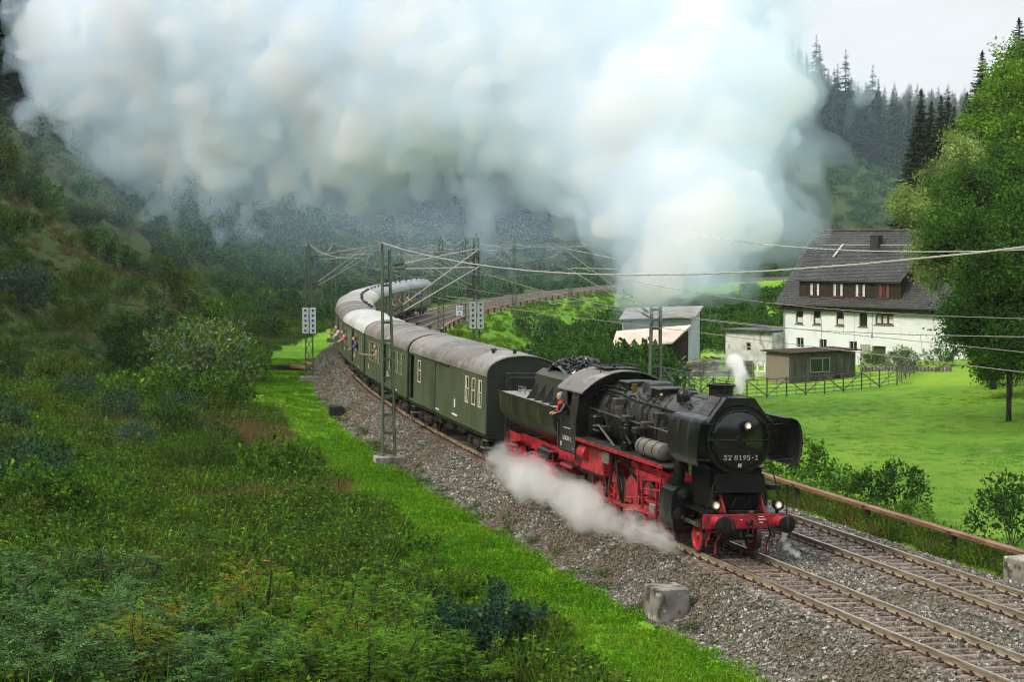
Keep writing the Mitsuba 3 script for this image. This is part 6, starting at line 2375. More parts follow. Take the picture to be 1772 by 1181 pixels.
cnt = 0
tries = 0
while cnt < 205 and tries < 6000:
    tries += 1
    near = tries % 3 == 0
    s = RNG.uniform(-70, -14) if near else RNG.uniform(-230, -60)
    l = -RNG.uniform(9.0, 24) if near else -RNG.uniform(9.0, 42)
    x, y = line(s, l)[:2]
    if any((x - a) ** 2 + (y - b) ** 2 < 1.9 ** 2 for a, b in taken[-400:]) or before_standout(x, y):
        continue
    taken.append((x, y))
    c = ['dark', 'green', 'blue', 'olive', 'olive', 'green', 'light'][int(RNG.integers(7))]
    f_ = RNG.uniform(.55, 1.25) * (1 if near else 1.15)
    size = 'low' if f_ < .78 else 'middling' if f_ < 1.08 else 'tall'
    if near:
        where = 'close to the grass strip' if l > -13 else 'among the rough weeds' if l > -18.5 else 'at the left border'
        where += ' before the near mast' if s > -42 else ' beyond the near mast'
    else:
        where = ('low' if l > -18 else 'halfway up' if l > -30 else 'high') + ' on the left hillside ' + ('before the boarded mast' if s > -88 else 'beside the first coaches' if s > -140 else 'opposite the train tail')
    lab = f'{size} {COL[c]} shrub {where}'
    k = thing('shrub', lab, 'shrub', lab)
    grow(k, f'{c}_shrub_{int(RNG.integers(3)) if c != "light" else 0}', x, y, None, f_, None, f_ * RNG.uniform(.8, 1.2))
    cnt += 1
for i in range(40):
    x, y, s, l = (float(q[0]) for q in spread_line(1, -90, -300, -20, -70))
    lab = 'slender young broadleaf tree ' + ('low' if l > -34 else 'midway' if l > -52 else 'high') + ' on the left slope ' + ('above the first coaches' if s > -160 else 'above the train tail' if s > -230 else 'far along the line')
    grow(thing('young_tree', lab, 'tree', lab), f'sapling_{i % 2}', x, y, None, RNG.uniform(.7, 1.3))
# shrubs that stand out
for kn, x, y, f_, lab in (
        ('silver_shrub_0', -91.8, -14.6, 1.2, 'round silvery willow bush standing alone at the left border'),
        ('knotweed_0', -84.6, -3.6, 1.7, 'large pale flowering knotweed bush left of the grass strip'),
        ('dark_shrub_1', -91.0, -7.4, 1.45, 'very dark rounded bush left of the pale knotweed'),
        ('broom_0', -32.1, -10.4, .95, 'dome shaped fine stemmed green broom bush in the middle of the rough ground'),
        ('blue_shrub_0', -51.5, -11.9, .95, 'bluish grey leaved bush behind the broom bush'),
        ('silver_shrub_0', -38.0, -12.3, .55, 'small speckled pale leaved bush left of the broom bush'),
        ('dark_shrub_0', -44.0, -10.2, .9, 'dark green bush between the grey leaved bush and the broom bush'),
        ('light_shrub_0', -92.5, -.2, 1.15, 'bright green leafy plant mound beside the cross braced mast'),
        ('light_shrub_0', -99.0, 1.6, 1.05, 'bright green leafy mound at the far end of the grass strip'),
        ('light_shrub_0', -86.0, .1, .85, 'low bright green leaf mound in front of the cross braced mast'),
        ('green_shrub_2', -33.0, 15.9, 1.15, 'tall leafy bush behind the railing close to the engine front'),
        ('green_shrub_0', -27.4, 15.2, .95, 'second bush behind the railing right of the engine'),
        ('dark_shrub_2', -24.4, 16.6, .95, 'pointed dark bush behind the middle of the railing'),
        ('dark_shrub_0', -15.6, 16.6, 1.15, 'wide dark bush behind the railing at the right border'),
        ('green_shrub_1', -21.0, 15.6, .55, 'low bush between the pointed bush and the right border bush'),
        ('blue_shrub_1', -180.0, 49.0, 1.9, 'large dark rounded bush on the bank below the far track'),
        ('dark_shrub_1', -176.0, 50.6, 1.5, 'dark bush next to the large rounded bush on the far bank'),
        ('green_shrub_1', -190.0, 55.0, 1.4, 'mid green bush on the bank right below the far track'),
        ('dark_shrub_2', -152.0, 66.0, 1.8, 'dark green shrub behind the white outbuilding roof'),
        ('green_shrub_0', -147.0, 61.0, 1.6, 'bright shrub left of the white house behind the outbuilding'),
        ('light_shrub_0', -108.0, 57.8, .9, 'yellow green garden shrub in front of the white house wall'),
        ('light_shrub_0', -104.3, 58.6, 1.0, 'tall bright garden shrub above the stone palisades'),
        ('green_shrub_0', -99.5, 59.4, .9, 'garden shrub at the right end of the palisades'),
        ('knotweed_0', -116.0, 53.8, .55, 'white flowering hydrangea bush behind the plank shed'),
        ('olive_shrub_1', -102.0, 57.6, .6, 'low olive garden bush above the palisades')):
    grow(thing('bush', lab, 'bush'), kn, x, y, None, f_, 1.3)


# --- near plants, leaf by leaf
def rowan(rng, h, spread, stems, per, cols, wts, L=.30, pairs=5, lw=.13):
    segs, tp, td = branches(rng, stems, h, spread, 7, r0=.022, tw=.30)
    n = per
    i = rng.integers(0, len(tp), n)
    P = tp[i] + rng.normal(0, .03, (n, 3))
    D = unit(td[i] * .6 + rng.normal(0, .8, (n, 3)) * [1, 1, .35] + [0, 0, .15])
    return compound(P, D, rng, pairs, L * rng.uniform(.7, 1.2, n), lw, cols, wts), stem_mesh(segs)


r_ = np.random.default_rng(202)
EL = [(.058, .145, .036), (.078, .175, .046), (.046, .118, .030), (.125, .21, .085)]
RO = [(.10, .22, .018), (.145, .275, .022), (.072, .17, .016)]
RY = RO + G_YELLOW + [(.26, .13, .02)]
for i in range(2):
    kind(f'elder_{i}', *rowan(r_, 1.7, 1.25, 12, 420, EL, None, .26, 3, .20))
    kind(f'rowan_{i}', *rowan(r_, 2.1, 1.1, 9, 330, RO, None, .30, 6, .115))
    kind(f'yellow_rowan_{i}', *rowan(r_, 2.2, 1.0, 8, 260, RY, None, .30, 6, .115))
    segs, tp, td = branches(r_, 10, 1.9, 1.2, 9, r0=.02, tw=.34)
    j = r_.integers(0, len(tp), 1500)
    P = tp[j] + r_.normal(0, .05, (1500, 3))
    L_ = .105 * np.exp(r_.normal(0, .2, 1500))
    al = leaf_quads(P, unit(td[j] * .5 + r_.normal(0, .7, (1500, 3)) + [0, 0, .2]), unit(np.array([0, 0, 1.]) + r_.normal(0, .5, (1500, 3))), L_, L_ * .85, tint(r_, 1500, [(.030, .075, .040), (.042, .098, .052), (.022, .055, .030)]), .12)
    kind(f'alder_{i}', al, stem_mesh(segs))
    kind(f'herb_{i}', *rowan(r_, .9, .6, 9, 150, G_MID + G_LIGHT + EL, None, .22, 3, .2))
spots = []
NEARP = (('elder', 30, (2, 9.5), (-13.6, -20.5), 'dense bluish green elder shrub in the lower left corner'),
         ('rowan', 18, (3, 9.0), (-8.8, -14.2), 'fresh green rowan sapling in the near undergrowth'),
         ('yellow_rowan', 8, (2.5, 8.5), (-10.5, -16.5), 'rowan sapling with yellowing leaves in the near undergrowth'),
         ('elder', 12, (-6, 2), (-15.0, -21.0), 'elder shrub at the left border below the hillside'),
         ('herb', 26, (-14, 4), (-7.6, -16.0), 'leafy herb growing between the near shrubs'))
for nm, n, sr, lr, lab in NEARP:
    done = 0
    for t in range(4000):
        s, l = RNG.uniform(*sr), RNG.uniform(min(lr), max(lr))
        x, y = line(s, l)[:2]
        if np.hypot((s + 7.4) / 2.6, (l + 13.6) / 2.4) < 1 or any((x - a) ** 2 + (y - b) ** 2 < (.55 if nm != 'herb' else .3) for a, b in spots):
            continue
        spots.append((x, y))
        f_ = RNG.uniform(.65, 1.05)
        lab_ = ('low ' if f_ < .78 else 'mid sized ' if f_ < .92 else 'tall ') + lab + (' by the strip' if l > -11.5 else ' at the lower edge' if s > 5 else '')
        grow(thing(nm + '_plant' if nm == 'herb' else nm.replace('yellow_', '') + '_shrub', lab_, 'plant' if nm == 'herb' else 'shrub', lab_), f'{nm}_{t % 2}', x, y, None, f_)
        done += 1
        if done == n:
            break
for kn, x, y, f_, lab in (
        ('alder_0', 4.3, -8.4, 1.0, 'round leaved dark alder bush at the lower edge beside the grass strip'),
        ('alder_1', 5.4, -9.3, .95, 'second alder bush with glossy round leaves at the lower edge'),
        ('alder_0', 3.4, -9.4, .8, 'smaller alder bush left of the grass strip'),
        ('yellow_rowan_0', 2.6, -13.4, 1.25, 'tall bare stemmed rowan with yellow green leaves in the lower left'),
        ('yellow_rowan_1', 4.0, -15.2, 1.0, 'rowan with orange tinged leaves near the lower left border'),
        ('rowan_0', 3.6, -11.6, 1.2, 'spreading green rowan in the lower middle')):
    grow(thing('sapling', lab, 'sapling'), kn, x, y, None, f_, 2.0)
K = thing('dead_branch', 'dark dead branch lying in the clearing of brown grass', 'branch')
p = np.array([*line(-7.2, -12.6)[:2], 0.])
p[2] = float(ground(p[0], p[1])) + .25
Mesh().tube([p + [-1.1, -.5, -.2], p + [-.3, -.1, .1], p + [.4, .1, .12], p + [.9, .5, .45]], [.06, .05, .04, .02], 7).put(K, 'm_bark', 30)
# ------------------------------------------------------------------ trees
def tree_skeleton(rng, h, crown_r, crown_c, n_limb=9, levels=3, r0=.22, lean=(0, 0)):
    """trunk, limbs and twigs aimed at points on an uneven crown; returns segments and twig ends"""
    segs, tips, tdir = [], [], []
    t = np.linspace(0, 1, 8)
    trunk = np.stack([lean[0] * t ** 1.5, lean[1] * t ** 1.5, h * .86 * t], 1) + rng.normal(0, .06, (8, 3)) * t[:, None] * h * .06
    trunk[0, 2] = -.3
    segs.append((trunk, r0 * (1.15 - .95 * t)))
    cr = np.array(crown_r, float)
    cc = np.array(crown_c, float)
    stack = []
    for i in range(n_limb):
        u = rng.uniform(.28, .95)
        p = np.array([np.interp(u, t, trunk[:, k]) for k in range(3)])
        stack.append((p, r0 * (1.0 - .8 * u) * .55, 1))
    while stack:
        p, r, lv = stack.pop()
        d = unit(rng.normal(size=3) + unit((p - cc) / cr) * (.7 if lv > 1 else .3) + [0, 0, .35])
        if lv == 1:
            goal = cc + cr * d * rng.uniform(.55, .95)
        else:
            goal = p + d * cr.mean() * (.52 if lv == 2 else .30) * rng.uniform(.6, 1.1)
        m = (p + goal) / 2 + rng.normal(0, .06, 3) * np.linalg.norm(goal - p) + [0, 0, .05 * np.linalg.norm(goal - p)]
        tt = np.linspace(0, 1, 5)[:, None]
        q = p * (1 - tt) ** 2 + 2 * m * tt * (1 - tt) + goal * tt ** 2
        segs.append((q, np.linspace(r, r * .4, 5)))
        if lv < levels:
            for j in range(5 if lv == 1 else 4):
                u = rng.uniform(.3, 1)
                stack.append((np.array([np.interp(u, tt[:, 0], q[:, k]) for k in range(3)]), r * .5, lv + 1))
        if lv >= 2:
            for w in (.35, .6, .8, 1.):
                tips.append(np.array([np.interp(w, tt[:, 0], q[:, k]) for k in range(3)]))
                tdir.append(unit(goal - p))
    return segs, np.array(tips), np.array(tdir)


def broadleaf(key, label, x, y, z, h, cr, cc, leaf, n_leaf, cols, rng, wts=None, r0=.22, lean=(0, 0), n_limb=10, wide=.6, clump=.55, droop=0., group=None):
    K = thing(key, label, 'tree', group)
    segs, tp, td = tree_skeleton(rng, h, cr, cc, n_limb, 3, r0, lean)
    # clumps of leaves about the twigs
    i = rng.integers(0, len(tp), n_leaf)
    P = tp[i] + rng.normal(0, clump, (n_leaf, 3)) * [1, 1, .75]
    P[:, 2] -= droop * rng.random(n_leaf) ** 2
    out = unit((P - np.array(cc)) / np.array(cr))
    D = unit(out * .5 + rng.normal(0, .7, (n_leaf, 3)) + [0, 0, -droop * .8])
    Nn = unit(out * .5 + [0, 0, .5] + rng.normal(0, .5, (n_leaf, 3)))
    L = leaf * np.exp(rng.normal(0, .22, n_leaf))
    tone = np.exp(rng.normal(0, .16, len(tp)))[i][:, None]       # twigs differ a little in leaf colour
    v, f, c = leaf_quads(P, D, Nn, L, L * wide, np.clip(tint(rng, n_leaf, cols, wts, .2) * tone, 0, .6))
    X = T(rot(at=(x, y, z)))
    put(part(K, 'crown'), (v, f), 'm_leaf', False, c, X)
    stem_mesh(segs, 6).put(part(K, 'trunk'), 'm_bark', 40, X)


rt = np.random.default_rng(303)
gz = lambda x, y: float(ground(x, y))
G_ALD = G_MID + [(.066, .155, .018), (.052, .125, .017), (.032, .085, .015)]
broadleaf('alder_tree', 'dark green broadleaf tree with a bare trunk at the lower right of the meadow', -58.6, 41.8, -2.6, 13.2, (4.1, 4.1, 5.6), (-.3, -.8, 8.2), .20, 56000, G_ALD, rt, r0=.17, n_limb=15, clump=.42)
broadleaf('alder_tree', 'large dark green tree hiding the right end of the house', -76.0, 50.8, gz(-76, 50.8), 16.0, (4.6, 4.6, 6.4), (0, 0, 9.6), .22, 70000, G_ALD, rt, r0=.26, n_limb=17, clump=.42)
broadleaf('alder_tree', 'tall dark tree at the right border behind the bare trunked one', -73.0, 59.5, gz(-73, 59.5), 17.0, (5.0, 5.0, 6.6), (0, 0, 10.8), .22, 56000, G_ALD, rt, r0=.26, n_limb=15, clump=.42)
broadleaf('hazel_tree', 'low light green tree under the dark trees at the meadow edge', -69.5, 48.4, gz(-69.5, 48.4), 5.0, (2.8, 2.8, 2.4), (0, 0, 3.0), .18, 19000, G_LIGHT + G_MID, rt, r0=.09, n_limb=10, clump=.32)
broadleaf('hazel_tree', 'low leafy tree at the right border beside the bare trunk', -57.0, 45.5, gz(-57, 45.5), 5.5, (2.6, 2.6, 2.4), (0, 0, 3.2), .18, 15000, G_MID + G_LIGHT[:1], rt, r0=.09, n_limb=10, clump=.32)
broadleaf('willow_tree', 'pale green rounded willow overhanging the roof of the white house', -96.5, 61.0, gz(-96.5, 61.), 16.5, (5.2, 5.2, 4.9), (-.8, -2.2, 13.4), .22, 125000, [(.21, .30, .075), (.26, .35, .10), (.16, .24, .056)], rt, r0=.34, lean=(-.8, -1.6), n_limb=22, wide=.36, clump=.36, droop=.5)
broadleaf('maple_tree', 'bright green maple rising above the willow at the right border', -106.0, 73.0, gz(-106, 73.), 22.0, (5.8, 5.8, 6.2), (0, 0, 17.6), .28, 72000, G_LIGHT + [(.15, .29, .022), (.12, .24, .018)], rt, r0=.32, n_limb=18, clump=.45)
broadleaf('maple_tree', 'second bright green maple at the upper right border', -110.0, 77.0, gz(-110, 77.), 24.0, (6.6, 6.6, 6.8), (0, 0, 18.0), .28, 60000, G_LIGHT + [(.15, .29, .022)], rt, r0=.3, n_limb=16, clump=.45)


def spruce(rng, h, r, tiers, per, sub, cols, width=.10):
    """conifer: whorls of drooping boughs carrying flat sprays"""
    V, F_, C_, k = [], [], [], 0
    nb = tiers * per
    for t in range(nb):          # boughs set spirally up the stem
        if True:
            u = min(max((t + rng.uniform(-6, 6)) / nb, 0.), .985) ** .80
            z = h * (.09 + .89 * u)
            R = r * (1 - u) ** .80 * rng.uniform(.82, 1.12) + .10
            q = t * 2.39996 + rng.normal(0, .35)
            L = R * rng.uniform(.55, 1.2)
            d = np.array([math.cos(q), math.sin(q), 0])
            s = np.array([-d[1], d[0], 0])
            dr_ = .10 + .42 * (1 - u)
            m = sub
            tt = np.linspace(.12, 1, m)
            zc = z - dr_ * L * tt ** 1.3 + .16 * L * tt ** 3
            P = d * (L * tt)[:, None]
            P[:, 2] += zc
            for sg in (-1, 1):
                wl = np.maximum(width * L * (1.15 - .55 * tt) * 4.2, h * (.005 + .022 * (1 - u))) * rng.uniform(.8, 1.2, m)
                D = unit(d * .75 + s * sg * .8 + np.array([0, 0, -.30]) + rng.normal(0, .15, (m, 3)))
                v, f, c = leaf_quads(P, D, np.tile([0, 0, 1.], (m, 1)) + rng.normal(0, .3, (m, 3)), wl, wl * .5, tint(rng, m, cols, None, .22), -.12)
                V.append(v)
                F_.append(f + k)
                C_.append(c)
                k += len(v)
    top = leaf_quads(np.array([[0, 0, h * .95]] * 3), np.array([[0, 0, 1.], [.1, .1, 1], [-.1, .05, 1]]), rng.normal(size=(3, 3)), h * .035, h * .012, tint(rng, 3, cols))
    V.append(top[0])
    F_.append(top[1] + k)
    C_.append(top[2])
    m = Mesh().tube([(0, 0, -1.), (0, 0, h * .5), (0, 0, h * .97)], [h * .0125, h * .008, h * .002], 6)
    return (np.vstack(V), np.vstack(F_), np.vstack(C_)), m


G_SPR = [(.014, .038, .017), (.018, .050, .020), (.012, .031, .016), (.024, .056, .018)]
for i in range(3):
    kind(f'near_spruce_{i}', *spruce(rt, 24., 3.6, 96, 8, 8, G_SPR + [(.05, .042, .02)], .11), bsdf='m_needle')
    kind(f'far_spruce_{i}', *spruce(rt, 25., 3.5, 48, 5, 4, G_SPR, .18), bsdf='m_needle')
    kind(f'ridge_spruce_{i}', *spruce(rt, 25., 3.8, 14, 7, 3, G_SPR, .26), bsdf='m_needle')
SPR = [(-165.9, 92.8, 1.13), (-172.8, 97.9, 1.1), (-167.9, 96.6, 1.05), (-178.3, 104.1, 1.06), (-174.2, 103.6, 1.07), (-179.2, 108.5, 1.33), (-184.1, 113.4, 1.26), (-169.4, 106.6, 1.32), (-176.2, 112.0, 1.42), (-172.3, 111.0, 1.27), (-189.3, 109.3, 1.23), (-192.0, 115.1, 1.27), (-181.5, 100.1, 1.01)]
for i, (x, y, f_) in enumerate(SPR):
    lab = 'tall dark spruce on the slope above the right hand trees'
    grow(thing('spruce_tree', lab, 'tree', lab), f'near_spruce_{i % 3}', x, y, None, f_, None, f_ * RNG.uniform(.95, 1.1))
# forest across the valley: the front and skyline trees one by one, the mass behind as one forest
def forest(n, s0, s1, l0, l1, f0, f1, seed, gap=3.2):
    rng = np.random.default_rng(seed)
    out = []
    for t in range(n * 12):
        s, l = rng.uniform(s0, s1), -rng.uniform(l0, l1)
        x, y = line(s, l)[:2]
        if all((x - a) ** 2 + (y - b) ** 2 > gap ** 2 for a, b, _ in out):
            out.append((x, y, rng.uniform(f0, f1)))
            if len(out) == n:
                break
    return out


A = forest(190, -690, -430, 84, 108, .75, 1.15, 1, 3.6) + forest(70, -735, -500, 150, 320, .8, 1.2, 2, 6)
for x, y, f_ in A:
    lab = 'dark spruce in the forest on the hill across the valley'
    grow(thing('spruce_tree', lab, 'tree', lab), f'far_spruce_{int(RNG.integers(3))}', x, y, None, f_, None, f_ * RNG.uniform(.9, 1.15))
k = thing('forest', 'dense dark spruce forest covering the hills behind the smoke', 'forest', kind='stuff')
B = forest(420, -735, -400, 100, 260, .8, 1.2, 3, 5) + forest(330, -430, -140, 52, 150, .7, 1.1, 4, 4.5) + forest(420, -500, -300, 44, 125, .75, 1.1, 6, 4.)
for i, (x, y, f_) in enumerate(B):
    grow(f'{k}__{i + 1:03d}', f'ridge_spruce_{i % 3}' if i < 420 else f'far_spruce_{i % 3}', x, y, None, f_, None, f_ * RNG.uniform(.9, 1.15))
# dark spruces at the upper left
for i, (s, l) in enumerate(((-70, -38), (-78, -36), (-85, -40), (-92, -37), (-100, -42), (-108, -38), (-116, -43), (-126, -40), (-138, -44), (-150, -42), (-64, -44), (-160, -47), (-175, -46), (-190, -50))):
    x, y = line(s, l)[:2]
    lab = 'dark spruce at the edge of the wood on top of the left hillside'
    grow(thing('spruce_tree', lab, 'tree', lab), f'far_spruce_{i % 3}', x, y, None, RNG.uniform(.75, 1.0))
# far ridge in the haze
gx, gy = np.meshgrid(np.linspace(-1750, -1150, 25), np.linspace(-250, 1250, 61), indexing='ij')
gzz = -10 + 128 * np.exp(-((gx + 1450) / 210) ** 2) + 22 * (meshkit.fbm(np.stack([gx * .006, gy * .006, gx * 0], -1), 3, 8) - .5)
i = np.arange(gx.size).reshape(gx.shape)
put(structure('hills', 'distant wooded ridge fading in the haze'), (np.stack([gx, gy, gzz], -1).reshape(-1, 3), np.stack([i[:-1, :-1], i[1:, :-1], i[1:, 1:], i[:-1, 1:]], -1).reshape(-1, 4)), 'm_soil', True)
k = thing('forest', 'hazy forest on the distant ridge at the end of the valley', 'forest', kind='stuff')
rg = np.random.default_rng(5)
n = 380
fx, fy = rg.uniform(-1450, -1330, n), rg.uniform(430, 900, n)
fz = -10 + 128 * np.exp(-((fx + 1450) / 210) ** 2) + 22 * (meshkit.fbm(np.stack([fx * .006, fy * .006, fx * 0], -1), 3, 8) - .5)
for i in range(n):
    f_ = rg.uniform(.8, 1.2)
    grow(f'{k}__{i + 1:03d}', f'ridge_spruce_{i % 3}', fx[i], fy[i], fz[i] - 1, f_ * 1.3, None, f_)
# the wooded slope on the near side of the valley, behind the viewer: it stands dark in the glossy paint of the engine front
ga, gr = np.meshgrid(np.linspace(-1.25, 1.15, 49), np.linspace(0, 1, 13), indexing='ij')
rr_ = 150 + 260 * gr
gx, gy = 20 + rr_ * np.cos(ga), -10 + rr_ * np.sin(ga)
gzz = -6 + 62 * np.sin(np.minimum(gr * 1.3, 1) * PI / 2) + 14 * (meshkit.fbm(np.stack([gx * .02, gy * .02, gx * 0], -1), 4, 3) - .5) - 8 * (gr == 0)
i = np.arange(gx.size).reshape(gx.shape)
put(structure('hills', 'wooded slope on the near side of the valley'), (np.stack([gx, gy, gzz], -1).reshape(-1, 3), np.stack([i[:-1, :-1], i[1:, :-1], i[1:, 1:], i[:-1, 1:]], -1).reshape(-1, 4)), 'm_woods', True)
k = thing('forest', 'dark wood on the near slope behind the viewpoint', 'forest', kind='stuff')
rg = np.random.default_rng(15)
n = 260
fa, fr = rg.uniform(-1.2, 1.1, n), rg.uniform(.05, .8, n)
for i, (a, r) in enumerate(zip(fa, fr)):
    R_ = 150 + 260 * r
    f_ = rg.uniform(.8, 1.1)
    grow(f'{k}__{i + 1:03d}', f'ridge_spruce_{i % 3}', 20 + R_ * math.cos(a), -10 + R_ * math.sin(a), -9 + 62 * math.sin(min(r * 1.3, 1) * PI / 2), f_)
principled('m_woods', (.020, .038, .014), .95, spec=.1)
# plain ground beyond the valley
put(structure('ground', 'open ground beyond the valley'), (np.array([[-5000, -5000, -14.], [5000, -5000, -14], [5000, 5000, -14], [-5000, 5000, -14]]), np.array([[0, 1, 2, 3]])), 'm_soil')
# ------------------------------------------------------------------ smoke and steam: nested closed shells, thin outside and dense inside
def surface_net(F, h, o):
    """the zero level of a grid as a closed mesh (one vertex in every cell the level crosses)"""
    F = np.pad(F, 1, constant_values=-1.)
    S = F > 0
    nx, ny, nz = F.shape
    c = np.zeros((nx - 1, ny - 1, nz - 1), np.int8)
    for a, b, d in np.ndindex(2, 2, 2):
        c += S[a:nx - 1 + a, b:ny - 1 + b, d:nz - 1 + d]
    cells = np.argwhere((c > 0) & (c < 8))
    idx = -np.ones(c.shape, np.int64)
    idx[tuple(cells.T)] = np.arange(len(cells))
    acc, cnt = np.zeros((len(cells), 3)), np.zeros(len(cells))
    corners = np.array(list(np.ndindex(2, 2, 2)))
    val = np.stack([F[tuple((cells + k).T)] for k in corners], 1)
    for i in range(8):
        for ax in range(3):
            if corners[i][ax] == 0:
                j = int(np.argmax((corners == corners[i] + np.eye(3, dtype=int)[ax]).all(1)))
                a, b = val[:, i], val[:, j]
                x = (a > 0) != (b > 0)
                t = np.where(x, a / np.where(x, a - b, 1), 0)
                q = np.repeat(corners[i][None].astype(float), len(cells), 0)
                q[:, ax] += t
                acc[x] += q[x]
                cnt[x] += 1
    v = (cells + acc / cnt[:, None] - 1) * h + np.asarray(o)
    quads = []
    for ax in range(3):
        A = [slice(1, -1)] * 3
        lo, hi = list(A), list(A)
        lo[ax], hi[ax] = slice(0, -1), slice(1, None)
        x = S[tuple(lo)] != S[tuple(hi)]
        e = np.argwhere(x)
        off = np.ones(3, int)
        off[ax] = 0
        e = e + off
        u, w = [(1, 2), (2, 0), (0, 1)][ax]
        U, W = np.eye(3, dtype=int)[u], np.eye(3, dtype=int)[w]
        q = np.stack([idx[tuple((e - k).T)] for k in (U + W, W, 0 * U, U)], 1)
        flip = S[tuple(e.T)]
        q[~flip] = q[~flip][:, ::-1]
        quads.append(q)
    return v, np.vstack(quads)


def grid_noise(shape, h, waves, rng):
    out, wt = np.zeros(shape, np.float32), 0.
    for w, a in waves:
        n = [int(math.ceil(k * h / w)) + 4 for k in shape]
        r = rng.random(n).astype(np.float32) - .5
        sh = rng.random(3)
        axes = [np.arange(k) * h / w + 1 + s for k, s in zip(shape, sh)]
        # separable smooth interpolation of a random lattice
        for ax in range(3):
            i = np.floor(axes[ax]).astype(int)
            t = axes[ax] - i
            t = (t * t * (3 - 2 * t)).astype(np.float32)
            r = np.moveaxis(r, ax, -1)
            r = r[..., i] * (1 - t) + r[..., i + 1] * t
            r = np.moveaxis(r, -1, ax)
        out += a * r
    return out


def blob_field(blobs, lo, hi, h):
    ax = [np.arange(a, b, h) for a, b in zip(lo, hi)]
    shape = tuple(len(a) for a in ax)
    F = np.full(shape, -2., np.float32)
    for x, y, z, r in blobs:
        sl = tuple(slice(max(0, int((c - 2.2 * r - l) / h)), max(0, int((c + 2.2 * r - l) / h) + 1)) for c, l in zip((x, y, z), lo))
        g = [a[k] - c for a, k, c in zip(ax, sl, (x, y, z))]
        if min(len(k) for k in g) == 0:
            continue
        d = np.sqrt(g[0][:, None, None] ** 2 + g[1][None, :, None] ** 2 + g[2][None, None, :] ** 2) / r
        sub = F[sl]
        b = (1 - d).astype(np.float32)
        hh = np.maximum(.35 - abs(sub - b), 0)
        F[sl] = np.maximum(sub, b) + hh * hh * .7   # smooth union
    return F


def medium(key, sigma, albedo, g=.0):
    scene[key] = {'type': 'homogeneous', 'albedo': rgb(*albedo), 'sigma_t': sigma, 'phase': {'type': 'hg', 'g': g}}


def shells(name, levels, inside_of='air'):
    """levels: (part name, mesh, medium key) from the outermost in"""
    out = inside_of
    for nm, mesh, med in levels:
        d = mikit.ply(mesh, 'm_null')
        d['interior'] = {'type': 'ref', 'id': med}
        d['exterior'] = {'type': 'ref', 'id': out}
        scene[part(name, nm)] = d
        out = med


# centres and radii of the billows, metres
COLUMN = [(-4.0, 0.5, 4.6, 0.5), (-5.4, 1.1, 4.9, 0.6), (-7.3, 1.7, 5.2, 0.8), (-9.2, 2.4, 5.6, 0.9), (-11.1, 3.3, 6.1, 1.2), (-13.1, 3.7, 6.6, 1.6), (-14.7, 5.3, 6.7,
    1.2), (-15.9, 4.9, 7.3, 2.2), (-18.9, 5.3, 7.8, 2.0), (-20.3, 7.7, 7.8, 1.7), (-17.1, 4.3, 6.5, 1.1), (-21.0, 5.3, 7.2, 1.2)]
LOW = [(-76.1, 3.3, 12.6, 2.6), (-76.5, 5.2, 10.8, 1.5), (-77.1, 6.4, 9.6, 0.9), (-86.9, 2.5, 15.7, 4.6), (-95.9, 0.3, 15.8, 5.0), (-105.3, -2.8, 17.5, 5.4), (-112.7,
    -6.4, 19.7, 5.6), (-117.2, -7.4, 21.0, 4.6), (-122.0, -9.4, 21.8, 3.4), (-70.8, 7.3, 13.6, 2.4), (-104.7, -1.5, 14.4, 3.2), (-112.3, -5.6, 16.5, 3.4)]
PLUME = [(-21.6, 7.0, 8.8, 2.4), (-26.4, 8.7, 10.0, 3.5), (-28.1, 10.2, 10.4, 2.2), (-32.0, 11.4, 12.0, 3.7), (-35.7, 13.2, 14.0, 3.9), (-37.3, 15.0, 13.4, 2.2), (-33.5,
    13.3, 11.6, 1.3), (-39.5, 14.9, 15.8, 3.0), (-34.2, 11.1, 12.6, 4.4), (-40.1, 12.5, 14.8, 5.0), (-30.7, 8.2, 10.4, 2.6), (-41.7, 14.7, 16.8, 4.2), (-46.1, 14.2, 17.8,
    5.6), (-47.7, 16.2, 20.0, 5.0), (-52.0, 16.0, 21.1, 6.0), (-44.7, 11.3, 14.8, 4.2), (-46.8, 10.8, 13.7, 3.2), (-52.8, 12.5, 17.7, 5.4), (-56.8, 13.8, 21.0, 6.0),
    (-59.5, 11.2, 18.1, 4.4), (-63.6, 11.8, 21.3, 6.2), (-53.2, 11.0, 15.6, 3.2), (-66.3, 9.4, 18.8, 5.0), (-70.8, 8.7, 21.7, 7.0), (-66.6, 7.8, 15.4, 3.2), (-72.1, 7.2,
    17.5, 5.4), (-77.9, 5.9, 20.5, 7.0), (-75.8, 5.1, 15.9, 4.2), (-84.9, 3.4, 22.2, 6.6), (-84.9, 3.0, 18.7, 4.4), (-92.1, 0.6, 23.3, 6.6), (-94.2, 0.1, 20.6, 4.6),
    (-101.3, -2.3, 24.6, 6.2), (-103.7, -3.8, 22.2, 4.4), (-108.6, -5.9, 24.8, 5.0), (-115.7, -8.4, 25.2, 4.4), (-120.3, -10.0, 24.4, 2.4)]
